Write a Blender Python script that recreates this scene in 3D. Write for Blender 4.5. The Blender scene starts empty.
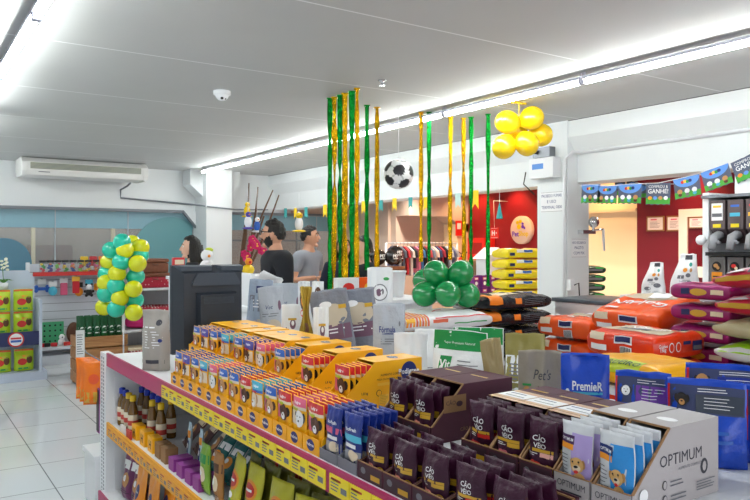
import bpy, bmesh, math, random
from mathutils import Vector, Matrix, noise
random.seed(7)
C = bpy.context.scene.collection
PI = math.pi
TH = math.radians(34.0); FPX = 712.0; CAM_H = 1.55; HOR = 245.0
FW = Vector((math.sin(TH), math.cos(TH), 0)); RT = Vector((math.cos(TH), -math.sin(TH), 0))
def ray(px, py=HOR):
    return FW + RT*((px-375)/FPX) + Vector((0, 0, (HOR-py)/FPX))
def on_x(px, py, X): d = ray(px, py); t = X/d.x; return Vector((X, d.y*t, CAM_H+d.z*t))
def on_y(px, py, Y): d = ray(px, py); t = Y/d.y; return Vector((d.x*t, Y, CAM_H+d.z*t))
def on_z(px, py, Z): d = ray(px, py); t = (Z-CAM_H)/d.z; return Vector((d.x*t, d.y*t, Z))
def on_d(px, py, D): d = ray(px, py); return Vector((d.x*D, d.y*D, CAM_H+d.z*D))

# ---------- materials ----------
MATS = {}
def srgb(r, g, b):
    f = lambda c: (c/255/12.92) if c/255 <= 0.04045 else ((c/255+0.055)/1.055)**2.4
    return (f(r), f(g), f(b), 1)
def mat(name, rgb, rough=0.5, metal=0.0, emit=None, strength=0, bump=0, bscale=30, mottle=0.0, mscale=8, trans=0, alpha=1, spec=0.5, coat=0):
    if name in MATS: return MATS[name]
    m = bpy.data.materials.new(name); m.use_nodes = True
    nt = m.node_tree; b = nt.nodes['Principled BSDF']
    col = srgb(*rgb)
    b.inputs['Base Color'].default_value = col
    b.inputs['Roughness'].default_value = rough
    b.inputs['Metallic'].default_value = metal
    b.inputs['Specular IOR Level'].default_value = spec
    if coat: b.inputs['Coat Weight'].default_value = coat; b.inputs['Coat Roughness'].default_value = 0.1
    if trans: b.inputs['Transmission Weight'].default_value = trans
    if alpha < 1: b.inputs['Alpha'].default_value = alpha
    if emit is not None:
        b.inputs['Emission Color'].default_value = srgb(*emit); b.inputs['Emission Strength'].default_value = strength
    if bump or mottle:
        tc = nt.nodes.new('ShaderNodeTexCoord')
    if bump:
        n = nt.nodes.new('ShaderNodeTexNoise'); n.inputs['Scale'].default_value = bscale; n.inputs['Detail'].default_value = 3
        nt.links.new(tc.outputs['Object'], n.inputs['Vector'])
        bp = nt.nodes.new('ShaderNodeBump'); bp.inputs['Strength'].default_value = bump; bp.inputs['Distance'].default_value = 0.01
        nt.links.new(n.outputs['Fac'], bp.inputs['Height']); nt.links.new(bp.outputs['Normal'], b.inputs['Normal'])
    if mottle:
        n = nt.nodes.new('ShaderNodeTexNoise'); n.inputs['Scale'].default_value = mscale; n.inputs['Detail'].default_value = 4
        nt.links.new(tc.outputs['Object'], n.inputs['Vector'])
        mx = nt.nodes.new('ShaderNodeMix'); mx.data_type = 'RGBA'
        mx.inputs[6].default_value = tuple(min(1, c*(1-mottle)) for c in col[:3])+(1,)
        mx.inputs[7].default_value = tuple(min(1, c*(1+mottle)) for c in col[:3])+(1,)
        nt.links.new(n.outputs['Fac'], mx.inputs[0]); nt.links.new(mx.outputs[2], b.inputs['Base Color'])
    MATS[name] = m
    return m
def wood(name, a, b_, scale=6, axis='X', rough=0.5):
    if name in MATS: return MATS[name]
    m = bpy.data.materials.new(name); m.use_nodes = True; nt = m.node_tree; b = nt.nodes['Principled BSDF']
    tc = nt.nodes.new('ShaderNodeTexCoord'); mp = nt.nodes.new('ShaderNodeMapping')
    s = {'X': (1, 9, 9), 'Y': (9, 1, 9), 'Z': (9, 9, 1)}[axis]; mp.inputs['Scale'].default_value = s
    n = nt.nodes.new('ShaderNodeTexNoise'); n.inputs['Scale'].default_value = scale; n.inputs['Detail'].default_value = 5; n.inputs['Distortion'].default_value = 1.2
    nt.links.new(tc.outputs['Object'], mp.inputs['Vector']); nt.links.new(mp.outputs['Vector'], n.inputs['Vector'])
    cr = nt.nodes.new('ShaderNodeValToRGB'); cr.color_ramp.elements[0].color = srgb(*a); cr.color_ramp.elements[1].color = srgb(*b_)
    cr.color_ramp.elements[0].position = 0.35; cr.color_ramp.elements[1].position = 0.65
    nt.links.new(n.outputs['Fac'], cr.inputs['Fac']); nt.links.new(cr.outputs['Color'], b.inputs['Base Color'])
    b.inputs['Roughness'].default_value = rough
    MATS[name] = m; return m
def gloss(name, rgb, **k):      # printed plastic film
    k.setdefault('rough', 0.3); k.setdefault('bump', 0.25); k.setdefault('bscale', 45)
    return mat(name, rgb, **k)
WHITE = mat('white_paint', (236, 238, 242), 0.5)
BLACK = mat('black_ink', (14, 14, 18), 0.45)

# ---------- mesh builder ----------
class MB:
    def __init__(s): s.v = []; s.f = []; s.mi = []; s.mats = []; s.sm = []; s.M = Matrix.Identity(4)
    def slot(s, m):
        if m not in s.mats: s.mats.append(m)
        return s.mats.index(m)
    def add(s, vs, fs, m, smooth=False):
        b = len(s.v); s.v += [s.M @ Vector(v) for v in vs]; k = s.slot(m)
        for f in fs: s.f.append([b+i for i in f]); s.mi.append(k); s.sm.append(smooth)
        return s
    def box(s, x0, x1, y0, y1, z0, z1, m):
        if x0 > x1: x0, x1 = x1, x0
        if y0 > y1: y0, y1 = y1, y0
        if z0 > z1: z0, z1 = z1, z0
        v = [(x0,y0,z0),(x1,y0,z0),(x1,y1,z0),(x0,y1,z0),(x0,y0,z1),(x1,y0,z1),(x1,y1,z1),(x0,y1,z1)]
        return s.add(v, [(0,3,2,1),(4,5,6,7),(0,1,5,4),(1,2,6,5),(2,3,7,6),(3,0,4,7)], m)
    def rbox(s, x0, x1, y0, y1, z0, z1, m, r=0.01, seg=3):   # box with rounded edges
        bm = bmesh.new(); bmesh.ops.create_cube(bm, size=1)
        for v in bm.verts: v.co = Vector(((x0+x1)/2+v.co.x*(x1-x0), (y0+y1)/2+v.co.y*(y1-y0), (z0+z1)/2+v.co.z*(z1-z0)))
        bmesh.ops.bevel(bm, geom=bm.edges[:], offset=r, segments=seg, profile=0.5, affect='EDGES')
        s.bm(bm, m, True); return s
    def bm(s, bm, m, smooth=False):
        bm.verts.index_update(); s.add([v.co[:] for v in bm.verts], [[v.index for v in f.verts] for f in bm.faces], m, smooth); bm.free()
    def prism(s, poly, a0, a1, m, axis='Y'):     # poly = 2D outline, extruded along axis
        n = len(poly)
        def P(p, a):
            return {'Y': (p[0], a, p[1]), 'X': (a, p[0], p[1]), 'Z': (p[0], p[1], a)}[axis]
        v = [P(p, a0) for p in poly]+[P(p, a1) for p in poly]
        fs = [tuple(range(n)), tuple(range(2*n-1, n-1, -1))]+[(i, i+n, (i+1) % n+n, (i+1) % n) for i in range(n)]
        return s.add(v, fs, m)
    def tube(s, pts, r, m, n=8, closed=False, smooth=True):
        pts = [Vector(p) for p in pts]; rs = r if isinstance(r, (list, tuple)) else [r]*len(pts)
        vs = []; up = None
        for i, p in enumerate(pts):
            t = (pts[min(i+1, len(pts)-1)]-pts[max(i-1, 0)]).normalized()
            if up is None: up = t.orthogonal().normalized()
            a = (up - t*up.dot(t)); a = a.normalized() if a.length > 1e-6 else t.orthogonal().normalized(); up = a; bb = t.cross(a)
            for k in range(n): q = 2*PI*k/n; vs.append(p+(a*math.cos(q)+bb*math.sin(q))*rs[i])
        fs = []
        for i in range(len(pts)-1):
            for k in range(n): fs.append((i*n+k, i*n+(k+1) % n, (i+1)*n+(k+1) % n, (i+1)*n+k))
        fs += [tuple(range(n-1, -1, -1)), tuple(range((len(pts)-1)*n, len(pts)*n))]
        return s.add(vs, fs, m, smooth)
    def lathe(s, prof, m, c=(0,0,0), n=20, smooth=True):    # prof: list of (r,z)
        vs = []; c = Vector(c)
        for r, z in prof:
            for k in range(n): q = 2*PI*k/n; vs.append(c+Vector((r*math.cos(q), r*math.sin(q), z)))
        fs = []
        for i in range(len(prof)-1):
            for k in range(n): fs.append((i*n+k, i*n+(k+1) % n, (i+1)*n+(k+1) % n, (i+1)*n+k))
        fs += [tuple(range(n-1, -1, -1)), tuple(range((len(prof)-1)*n, len(prof)*n))]
        return s.add(vs, fs, m, smooth)
    def ball(s, c, r, m, sc=(1,1,1), seg=16, rings=10):
        bm = bmesh.new(); bmesh.ops.create_uvsphere(bm, u_segments=seg, v_segments=rings, radius=r)
        for v in bm.verts: v.co = Vector((v.co.x*sc[0]+c[0], v.co.y*sc[1]+c[1], v.co.z*sc[2]+c[2]))
        s.bm(bm, m, True); return s
    def build(s, name, parent=None, loc=None, rotz=0):
        me = bpy.data.meshes.new(name); me.from_pydata([v[:] for v in s.v], [], s.f)
        for m in s.mats: me.materials.append(m)
        for p, k, q in zip(me.polygons, s.mi, s.sm): p.material_index = k; p.use_smooth = q
        me.update()
        return link(name, me, parent, loc, rotz)
def link(name, me, parent=None, loc=None, rotz=0):
    o = bpy.data.objects.new(name, me); C.objects.link(o)
    if parent is not None: o.parent = parent
    if loc is not None: o.location = loc
    o.rotation_euler.z = rotz
    return o
def tag(o, label, cat, group=None, kind=None):
    o['label'] = label; o['category'] = cat
    if group: o['group'] = group
    if kind: o['kind'] = kind
    return o
def thing(name, label, cat, loc=(0,0,0), rotz=0, group=None):
    o = bpy.data.objects.new(name, None); C.objects.link(o); o.empty_display_size = 0.1
    o.location = loc; o.rotation_euler.z = rotz
    return tag(o, label, cat, group)
def struct(mb, name, label=None):
    o = mb.build(name); o['kind'] = 'structure'
    if label: o['label'] = label
    return o
def dup(root, loc=None, rotz=None, label=None, group=None):
    r = root.copy(); C.objects.link(r)
    if loc is not None: r.location = loc
    if rotz is not None: r.rotation_euler.z = rotz
    if label: r['label'] = label
    if group: r['group'] = group
    for ch in list(root.children):
        c = ch.copy(); C.objects.link(c); c.parent = r
        for g in list(ch.children):
            d = g.copy(); C.objects.link(d); d.parent = c
    return r
ORD = ['first','second','third','fourth','fifth','sixth','seventh','eighth','ninth','tenth','eleventh','twelfth','thirteenth','fourteenth','fifteenth','sixteenth','seventeenth','eighteenth','nineteenth','twentieth']

# ---------- print on surfaces ----------
_TXT = {}
def text_geo(s, bold=0.0, shear=0, fine=False):
    k = (s, bold, shear, fine)
    if k in _TXT: return _TXT[k]
    cu = bpy.data.curves.new('t', 'FONT'); cu.body = s; cu.size = 1.0; cu.align_x = 'CENTER'; cu.resolution_u = 2; cu.offset = bold; cu.shear = shear
    o = bpy.data.objects.new('t', cu); C.objects.link(o)
    dg = bpy.context.evaluated_depsgraph_get(); dg.update()
    me = bpy.data.meshes.new_from_object(o.evaluated_get(dg))
    vs = [v.co.copy() for v in me.vertices]; fs = [list(p.vertices) for p in me.polygons]
    bpy.data.objects.remove(o); bpy.data.curves.remove(cu); bpy.data.meshes.remove(me)
    if vs and fine:
        bm = bmesh.new()
        bv = [bm.verts.new(v) for v in vs]
        for f in fs:
            try: bm.faces.new([bv[i] for i in f])
            except ValueError: pass
        bmesh.ops.triangulate(bm, faces=bm.faces[:])
        for _ in range(5):
            es = [e for e in bm.edges if e.calc_length() > 0.14]
            if not es: break
            bmesh.ops.subdivide_edges(bm, edges=es, cuts=1); bmesh.ops.triangulate(bm, faces=bm.faces[:])
        bm.verts.index_update(); vs = [v.co.copy() for v in bm.verts]; fs = [[v.index for v in f.verts] for f in bm.faces]; bm.free()
    if vs:
        x0 = min(v.x for v in vs); x1 = max(v.x for v in vs); y0 = min(v.y for v in vs); y1 = max(v.y for v in vs)
        h = (y1-y0) or 1; vs = [((v.x-(x0+x1)/2)/h, (v.y-(y0+y1)/2)/h) for v in vs]
    _TXT[k] = (vs, fs); return _TXT[k]
class Print:
    """draws flat shapes in (x, z) of a face and lays them on surface fn(x,z)->Vector, normal step fn2"""
    def __init__(s, mb, fn, eps=0.0006): s.mb = mb; s.fn = fn; s.eps = eps; s.layer = 1; s.fine = eps > 0.001
    def put(s, vs, fs, m):
        e = s.eps*s.layer
        s.mb.add([s.fn(x, z, e) for x, z in vs], fs, m, True); return s
    def rect(s, x0, x1, z0, z1, m, nx=6, nz=6, sk=0):
        vs = [(x0+(x1-x0)*i/nx+sk*(j/nz-0.5), z0+(z1-z0)*j/nz) for j in range(nz+1) for i in range(nx+1)]
        fs = [(j*(nx+1)+i, j*(nx+1)+i+1, (j+1)*(nx+1)+i+1, (j+1)*(nx+1)+i) for j in range(nz) for i in range(nx)]
        return s.put(vs, fs, m)
    def oval(s, x, z, rx, rz, m, n=18, rings=3, rot=0):
        vs = [(x, z)]; ca, sa = math.cos(rot), math.sin(rot)
        for r in range(1, rings+1):
            for k in range(n):
                q = 2*PI*k/n; a, b = rx*r/rings*math.cos(q), rz*r/rings*math.sin(q); vs.append((x+a*ca-b*sa, z+a*sa+b*ca))
        fs = [(0, 1+k, 1+(k+1) % n) for k in range(n)]
        for r in range(1, rings):
            for k in range(n): a = 1+(r-1)*n; b = 1+r*n; fs.append((a+k, b+k, b+(k+1) % n, a+(k+1) % n))
        return s.put(vs, fs, m)
    def poly(s, pts, m): return s.put(pts, [tuple(range(len(pts)))], m)
    def text(s, t, x, z, h, m, maxw=None, bold=0.0, flip=False, shear=0):
        vs, fs = text_geo(t, bold, shear, s.fine)
        if not vs: return s
        w = (max(v[0] for v in vs)-min(v[0] for v in vs))*h; k = min(1, maxw/w) if maxw else 1
        sg = -1 if flip else 1
        return s.put([(x+sg*a*h*k, z+sg*b*h) for a, b in vs], fs, m)
    def lines(s, x0, x1, z0, z1, n, m, th=0.35, rnd=random.Random(1)):
        st = (z1-z0)/n
        for i in range(n):
            z = z1-st*(i+0.5); s.rect(x0, x0+(x1-x0)*rnd.uniform(0.6, 1), z-st*th/2, z+st*th/2, m, 3, 1)
        return s
    def up(s, k=1): s.layer += k; return s
# ---------- camera ----------
cam = bpy.data.cameras.new('camera'); co = bpy.data.objects.new('camera', cam); C.objects.link(co)
co.location = (0, 0, CAM_H); co.rotation_euler = (PI/2, 0, -TH); cam.sensor_width = 36; cam.lens = FPX*36/750; cam.shift_y = -(250-HOR)/750
cam.clip_start = 0.05; bpy.context.scene.camera = co
vs_ = bpy.context.scene.view_settings
vs_.view_transform = 'Standard'; vs_.look = 'None'; vs_.gamma = 1; vs_.exposure = 0.9
bpy.context.scene.cycles.use_denoising = True
bpy.context.scene.cycles.max_bounces = 8
# world: soft overcast daylight outside the shop
w = bpy.data.worlds.new('world'); bpy.context.scene.world = w; w.use_nodes = True
w.node_tree.nodes['Background'].inputs['Color'].default_value = (0.90, 0.95, 1.0, 1); w.node_tree.nodes['Background'].inputs['Strength'].default_value = 0.35

CEIL = 2.73; BY = 11.1      # ceiling height, back wall plane
def grid_floor():
    m = bpy.data.materials.new('white_floor_tile'); m.use_nodes = True; nt = m.node_tree; b = nt.nodes['Principled BSDF']
    g = nt.nodes.new('ShaderNodeNewGeometry'); mp = nt.nodes.new('ShaderNodeMapping'); mp.inputs['Location'].default_value = (-0.85+0.6, -5.5+0.6, 0)
    br = nt.nodes.new('ShaderNodeTexBrick'); br.offset = 0; br.inputs['Scale'].default_value = 1; br.inputs['Brick Width'].default_value = 0.6; br.inputs['Row Height'].default_value = 0.6
    br.inputs['Mortar Size'].default_value = 0.004; br.inputs['Mortar Smooth'].default_value = 0.2
    br.inputs['Color1'].default_value = srgb(218, 222, 226); br.inputs['Color2'].default_value = srgb(224, 227, 230); br.inputs['Mortar'].default_value = srgb(120, 124, 130)
    nt.links.new(g.outputs['Position'], mp.inputs['Vector']); nt.links.new(mp.outputs['Vector'], br.inputs['Vector']); nt.links.new(br.outputs['Color'], b.inputs['Base Color'])
    b.inputs['Roughness'].default_value = 0.08
    return m
def ceil_mat():
    m = bpy.data.materials.new('ceiling_panel'); m.use_nodes = True; nt = m.node_tree; b = nt.nodes['Principled BSDF']
    g = nt.nodes.new('ShaderNodeNewGeometry'); sp = nt.nodes.new('ShaderNodeSeparateXYZ'); nt.links.new(g.outputs['Position'], sp.inputs[0])
    def mth(op, a, v=None, v2=None):
        n = nt.nodes.new('ShaderNodeMath'); n.operation = op
        nt.links.new(a, n.inputs[0])
        if v is not None: n.inputs[1].default_value = v
        if v2 is not None: n.inputs[2].default_value = v2
        return n.outputs[0]
    a = mth('ADD', sp.outputs['Y'], 1.4*10-1.65); a = mth('MODULO', a, 1.4); a = mth('SUBTRACT', a, 0.7); a = mth('ABSOLUTE', a); line = mth('GREATER_THAN', a, 0.7-0.007)
    ns = nt.nodes.new('ShaderNodeTexNoise'); ns.inputs['Scale'].default_value = 1.7; nt.links.new(g.outputs['Position'], ns.inputs['Vector'])
    m1 = nt.nodes.new('ShaderNodeMix'); m1.data_type = 'RGBA'; m1.inputs[6].default_value = srgb(190, 192, 193); m1.inputs[7].default_value = srgb(198, 200, 200); nt.links.new(ns.outputs['Fac'], m1.inputs[0])
    m2 = nt.nodes.new('ShaderNodeMix'); m2.data_type = 'RGBA'; nt.links.new(line, m2.inputs[0]); nt.links.new(m1.outputs[2], m2.inputs[6]); m2.inputs[7].default_value = srgb(236, 238, 240)
    nt.links.new(m2.outputs[2], b.inputs['Base Color']); b.inputs['Roughness'].default_value = 0.6
    return m
PAINT = mat('wall_paint_white', (230, 234, 236), 0.55, mottle=0.02, mscale=2)
TRIMG = mat('trim_grey', (120, 126, 134), 0.5)
b = MB(); b.box(-2.2, 12, -4, 13.6, -0.1, 0, grid_floor()); struct(b, 'floor')
b = MB(); b.box(-2.2, 5.6, -4, BY+0.3, CEIL, CEIL+0.1, ceil_mat()); struct(b, 'ceiling')
b = MB(); b.box(-2.3, -2.2, -4, BY+0.3, 0, CEIL, PAINT); struct(b, 'wall_left')
# back wall: white band over the windows, low wall below, pillar
HEAD = 2.09
PINKW = mat('annex_beige', (206, 186, 172), 0.6, mottle=0.04, mscale=3)
CREAM = mat('annex_cream', (250, 224, 184), 0.6)
REDW = mat('annex_red', (146, 14, 24), 0.5); REDW2 = mat('annex_burgundy', (120, 12, 36), 0.5)
b = MB()
b.box(-2.2, 7.2, BY, BY+0.25, HEAD, CEIL, PAINT)
b.box(-2.2, 7.2, BY, BY+0.25, 0, 0.55, PAINT)
b.prism([(3.80, HEAD), (4.0, HEAD), (4.0, HEAD-0.24)], BY-0.03, BY+0.2, PAINT)   # clipped upper corner of the window
b.box(5.72, 7.2, BY-0.01, BY, HEAD, 2.62, PINKW)
struct(b, 'wall_back')
b = MB()
b.box(4.0, 4.42, 10.6, BY+0.25, 0, CEIL, PAINT)
b.prism([(3.80, CEIL-0.0), (4.0, CEIL), (4.0, CEIL-0.42), (3.80, CEIL-0.24)], 10.75, BY, PAINT)
b.prism([(4.42, CEIL), (4.62, CEIL), (4.62, CEIL-0.24), (4.42, CEIL-0.42)], 10.75, BY, PAINT)
struct(b, 'pillar_left')
b = MB(); b.box(-2.2, 3.8, BY-0.05, BY+0.02, HEAD-0.03, HEAD+0.01, TRIMG)
b.prism([(3.78, HEAD+0.01), (3.80, HEAD+0.01), (4.0, HEAD-0.23), (4.0, HEAD-0.27), (3.79, HEAD-0.03)], BY-0.05, BY+0.02, TRIMG); b.box(4.42, 7.2, BY-0.04, BY+0.02, HEAD-0.03, HEAD+0.01, TRIMG); struct(b, 'trim_1')
# windows: clear glass with a pale blue film along the top
GLASS = mat('window_glass', (225, 240, 245), 0.03, alpha=0.16, spec=0.6)
mat('frame_alu', (168, 176, 182), 0.4)
FILM = mat('blue_window_film', (150, 196, 212), 0.3, alpha=0.72)
TEAL = mat('teal_window_vinyl', (100, 152, 158), 0.4)
TEAL2 = mat('dark_teal_vinyl', (84, 130, 152), 0.4)
def glass_win(n, x0, x1):
    t = bpy.data.objects.new('window_%d' % n, None); C.objects.link(t); t['kind'] = 'structure'
    g = MB(); g.box(x0, x1, BY+0.09, BY+0.10, 0.55, HEAD-0.03, GLASS); g.build('pane', t)
    f = MB(); f.box(x0, x1, BY+0.075, BY+0.085, 1.80, HEAD-0.03, FILM); f.build('window_film', t)
    fr = MB()
    k = x0
    while k < x1+0.01: fr.box(k-0.007, k+0.007, BY+0.07, BY+0.12, 0.55, HEAD-0.03, MATS['frame_alu']); k += (x1-x0)/max(1, round((x1-x0)/1.0))
    fr.build('window_frame', t)
    return t
w1 = glass_win(1, -2.2, 4.0); w2 = glass_win(2, 4.42, 7.2)
def half_disc(n, cx, r, zc, m, x0, x1, z0=0.56):
    arc = [(cx+r*math.cos(a), zc+r*math.sin(a)) for a in [PI*k/40 for k in range(41)] if x0 <= cx+r*math.cos(a) <= x1]
    pts = [(arc[0][0], z0)]+arc+[(arc[-1][0], z0)]
    q = MB(); q.prism(pts, BY+0.055, BY+0.07, m); return q.build('window_vinyl', n)
c0 = on_y(172, 216, BY); c1 = on_y(128, 300, BY)
half_disc(w1, 3.62, 0.60, on_y(172, 217, BY).z-0.60, TEAL, 1.5, 3.99)
half_disc(w1, on_y(4, 240, BY).x, 0.36, on_y(4, 238, BY).z-0.36, TEAL2, -1, 3)
# world outside the back windows
OUT1 = mat('outside_stone', (128, 112, 98), 0.8, mottle=0.3, mscale=1.5)
OUT2 = mat('outside_brown', (156, 118, 92), 0.7, mottle=0.2, mscale=5)
b = MB(); b.box(-3, 4.2, 13.2, 13.4, 0, 2.8, OUT1); b.box(1.85, 2.55, 13.14, 13.2, 1.25, 1.55, mat('outside_dark_brown', (92, 56, 36), 0.7, mottle=0.4, mscale=20)); b.box(6.7, 6.75, 9.55, 12.6, 0, 2.62, PINKW)
for i in range(5): b.box(-2+i*1.3, -1.94+i*1.3, 13.12, 13.2, 0, 2.2, mat('outside_post', (196, 180, 140), 0.6))
b.box(4.2, 8, 12.6, 12.8, 0, 2.8, OUT2)
for i in range(7): b.box(4.4+i*0.55, 4.42+i*0.55, 12.57, 12.6, 0, 2.8, mat('outside_seam', (88, 66, 52), 0.7))
b.box(4.2, 8, 12.57, 12.6, 1.62, 1.65, MATS['outside_seam']); b.box(4.2, 8, 12.57, 12.6, 1.0, 1.02, MATS['outside_seam'])
struct(b, 'wall_outside')
# beam along the right side of the shop, with pillar and the annex behind it
BX = 5.29
b = MB(); b.prism([(BX, CEIL), (BX, 2.57), (5.42, 2.41), (5.42, 2.148), (5.72, 2.148), (5.72, CEIL)], -4, BY, PAINT); struct(b, 'beam_right')
b = MB(); b.box(BX-0.003, BX, -4, BY, CEIL-0.007, CEIL-0.001, mat('shadow_gap', (60, 62, 66), 0.8)); struct(b, 'gap_shade_strip')  # dark strip drawn in place of the shaded gap under the ceiling
PX0, PX1, PY0, PY1 = BX-0.01, 5.586, 4.57, 4.95
b = MB(); b.box(PX0, PX1, PY0, PY1, 0, 2.2, PAINT)
b.prism([(PY0, 2.2), (PY0, CEIL), (PY1+0.1, CEIL), (PY1+0.1, 2.55), (PY1, 2.3), (PY1, 2.2)], PX0, 5.45, PAINT, 'X')
b.prism([(PY1, 2.148), (PY1+0.12, 2.148), (PY1, 2.0)], 5.42, 5.586, PAINT, 'X')
struct(b, 'pillar_right')
b = MB(); b.box(5.72, 9.0, -4, BY, 2.62, 2.7, PINKW); struct(b, 'ceiling_annex')
AX = 8.0
b = MB()
b.box(AX, AX+0.1, 6.62, 9.4, 0, 2.62, REDW); struct(b, 'wall_annex_red')
b = MB(); b.box(AX, AX+0.1, 5.77, 6.62, 0, 2.62, CREAM); b.box(AX-0.03, AX, 5.77, 6.62, 1.99, 2.03, CREAM); struct(b, 'wall_annex_cream')
b = MB(); b.box(AX, AX+0.1, -4, 5.77, 0, 2.62, REDW2); struct(b, 'wall_annex_right')
b = MB(); b.box(6.75, AX+0.1, 9.4, 9.55, 0, 2.62, PINKW)
b.prism([(6.75, 2.62), (AX, 2.62), (AX, 1.75), (7.75, 1.92), (7.55, 2.02), (6.75, 2.02)], 9.05, 9.4, PINKW)
b.box(7.75, AX, 9.05, 9.4, 0, 1.9, CREAM)
struct(b, 'wall_annex_back')
# skirting along the left back wall
b = MB(); b.box(-2.2, 3.8, BY-0.015, BY, 0, 0.09, PAINT); struct(b, 'baseboard_back')

# ---------- lights of the place ----------
TUBE = mat('lamp_tube_glow', (255, 255, 255), emit=(250, 255, 250), strength=32)
HOUS = mat('lamp_channel', (196, 196, 214), 0.4)
def tube_lamp(x, y0, y1, label, zc=CEIL-0.065):
    t = thing('ceiling_lamp', label, 'ceiling lamp', (x, (y0+y1)/2, zc), 0, 'white tube lamps under the ceiling')
    L = (y1-y0)/2
    a = MB(); a.box(-0.026, 0.026, -L, L, 0.014, 0.034, HOUS); a.build('lamp_channel', t)
    a = MB(); a.tube([(0, -L+0.02, 0), (0, L-0.02, 0)], 0.018, TUBE, 10); a.build('lamp_tube', t)
    for q in (-L+0.012, L-0.012):
        a = MB(); a.box(-0.02, 0.02, q-0.011, q+0.011, -0.018, 0.036, HOUS); a.box(-0.006, 0.006, q-0.006, q+0.006, 0.036, CEIL-zc, HOUS); a.build('lamp_bracket', t)
    return t
LX = 3.9
names = ['tube lamp of the long right-hand row, cut by the right photo edge', 'tube lamp of the long row, just above the yellow balloon bunch',
         'tube lamp of the long row, above the hanging soccer ball', 'tube lamp of the long row, crossing the streamer cluster',
         'tube lamp of the long row, next after the streamer cluster towards the back wall', 'tube lamp at the far end of the long row, near the white pillar']
ys = [1.80, 3.24, 4.72, 6.20, 7.68, 9.16, 10.5]
for i in range(6): tube_lamp(LX, ys[i]+0.001, ys[i+1]-0.001, names[i])
tube_lamp(LX, 0.36, 1.78, 'tube lamp of the long row, beyond the right photo edge')
tube_lamp(0.575, 3.82, 5.28, 'single tube lamp in the upper left corner of the photo')
tube_lamp(0.575, 2.36, 3.80, 'tube lamp above the upper left photo edge')
tube_lamp(0.575, 0.9, 2.34, 'tube lamp nearest the camera in the left row')
for i, y in enumerate((5.32, 7.2, 9.1)): tube_lamp(0.575, y, y+1.46, 'unseen tube lamp added to light the left back wall, %s past the corner' % ORD[i])  # unseen lamps added past the left row to brighten the back wall
def area(name, loc, rot, sx, sy, power, col=(1,1,1)):
    l = bpy.data.lights.new(name, 'AREA'); l.shape = 'RECTANGLE'; l.size = sx; l.size_y = sy; l.energy = power; l.color = col
    o = bpy.data.objects.new(name, l); C.objects.link(o); o.location = loc; o.rotation_euler = rot; return o
# added fill lamp behind the camera for an unseen shopfront, warm downlights of the annex
area('front_fill', (1.5, -3.8, 1.5), (PI/2, 0, 0), 6, 2.4, 55, (0.97, 0.99, 1))
def spot(name, loc, power, col, size=1.9, rot=(0,0,0)):
    l = bpy.data.lights.new(name, 'SPOT'); l.energy = power; l.color = col; l.spot_size = size; l.spot_blend = 0.6; l.shadow_soft_size = 0.05
    o = bpy.data.objects.new(name, l); C.objects.link(o); o.location = loc; o.rotation_euler = rot
for i, y in enumerate((4.9, 6.2, 7.1, 7.9, 8.7)): spot('annex_downlight', (7.75, y, 2.58), 22, (1, 0.62, 0.30))
for i, (x, y) in enumerate(((6.5, 8.6), (6.5, 6.6), (6.9, 4.6))): spot('annex_downlight', (x, y, 2.58), 70, (1, 0.84, 0.68), 2.4)
area('street_daylight', (1.5, 12.3, 2.9), (0.5, 0, 0), 6, 0.8, 25, (0.9, 0.95, 1))
# ---------- bags and sachets ----------
def sm(a, b, x):
    t = min(1, max(0, (x-a)/(b-a))); return t*t*(3-2*t)
def surf(w, h, t, style='sachet', lean=0.0, wob=0.003, seed=0):
    rs = random.Random(seed); o1, o2 = rs.uniform(0, 9), rs.uniform(0, 9)
    def k(u, v):
        u = max(-1, min(1, u)); v = max(0, min(1, v))
        if style == 'sachet': return (1-abs(u)**2.4)*sm(0, 0.16, v)*sm(1, 0.80, v)
        if style == 'stand':  return (1-abs(u)**3.2)*(0.55+0.45*sm(0, 0.15, v))*(1-sm(0.25, 0.93, v)*0.97)
        if style == 'full':   return (1-abs(u)**5)*(0.75+0.25*sm(0, 0.1, v))*(1-sm(0.62, 0.95, v)*0.95)
        return 0
    def fn(x, z, e=0.0, back=False):
        u, v = 2*x/w, z/h
        if style in ('stand', 'full'): x *= 1-0.03*sm(0.72, 1, v)-0.03*math.sin(PI*v)+0.02*noise.noise((o1, z*9/h, o2)); z -= h*0.012*sm(0.8, 1, v)*max(0, abs(u)-0.6)/0.4+h*0.012*noise.noise((x*30, o1, 0))*sm(0.9, 1, v)
        n = noise.noise((x*22/(w*10)*2+o1, z*14/(h*10)*2, o2))*wob*(1 if 0.03 < v else 0)
        b = t/2*k(u, v)+0.0008
        y = (b if back else -b)+n*2+lean*v*v*(-1)+(e if back else -e)
        return (x, y, z)
    return fn
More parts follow.
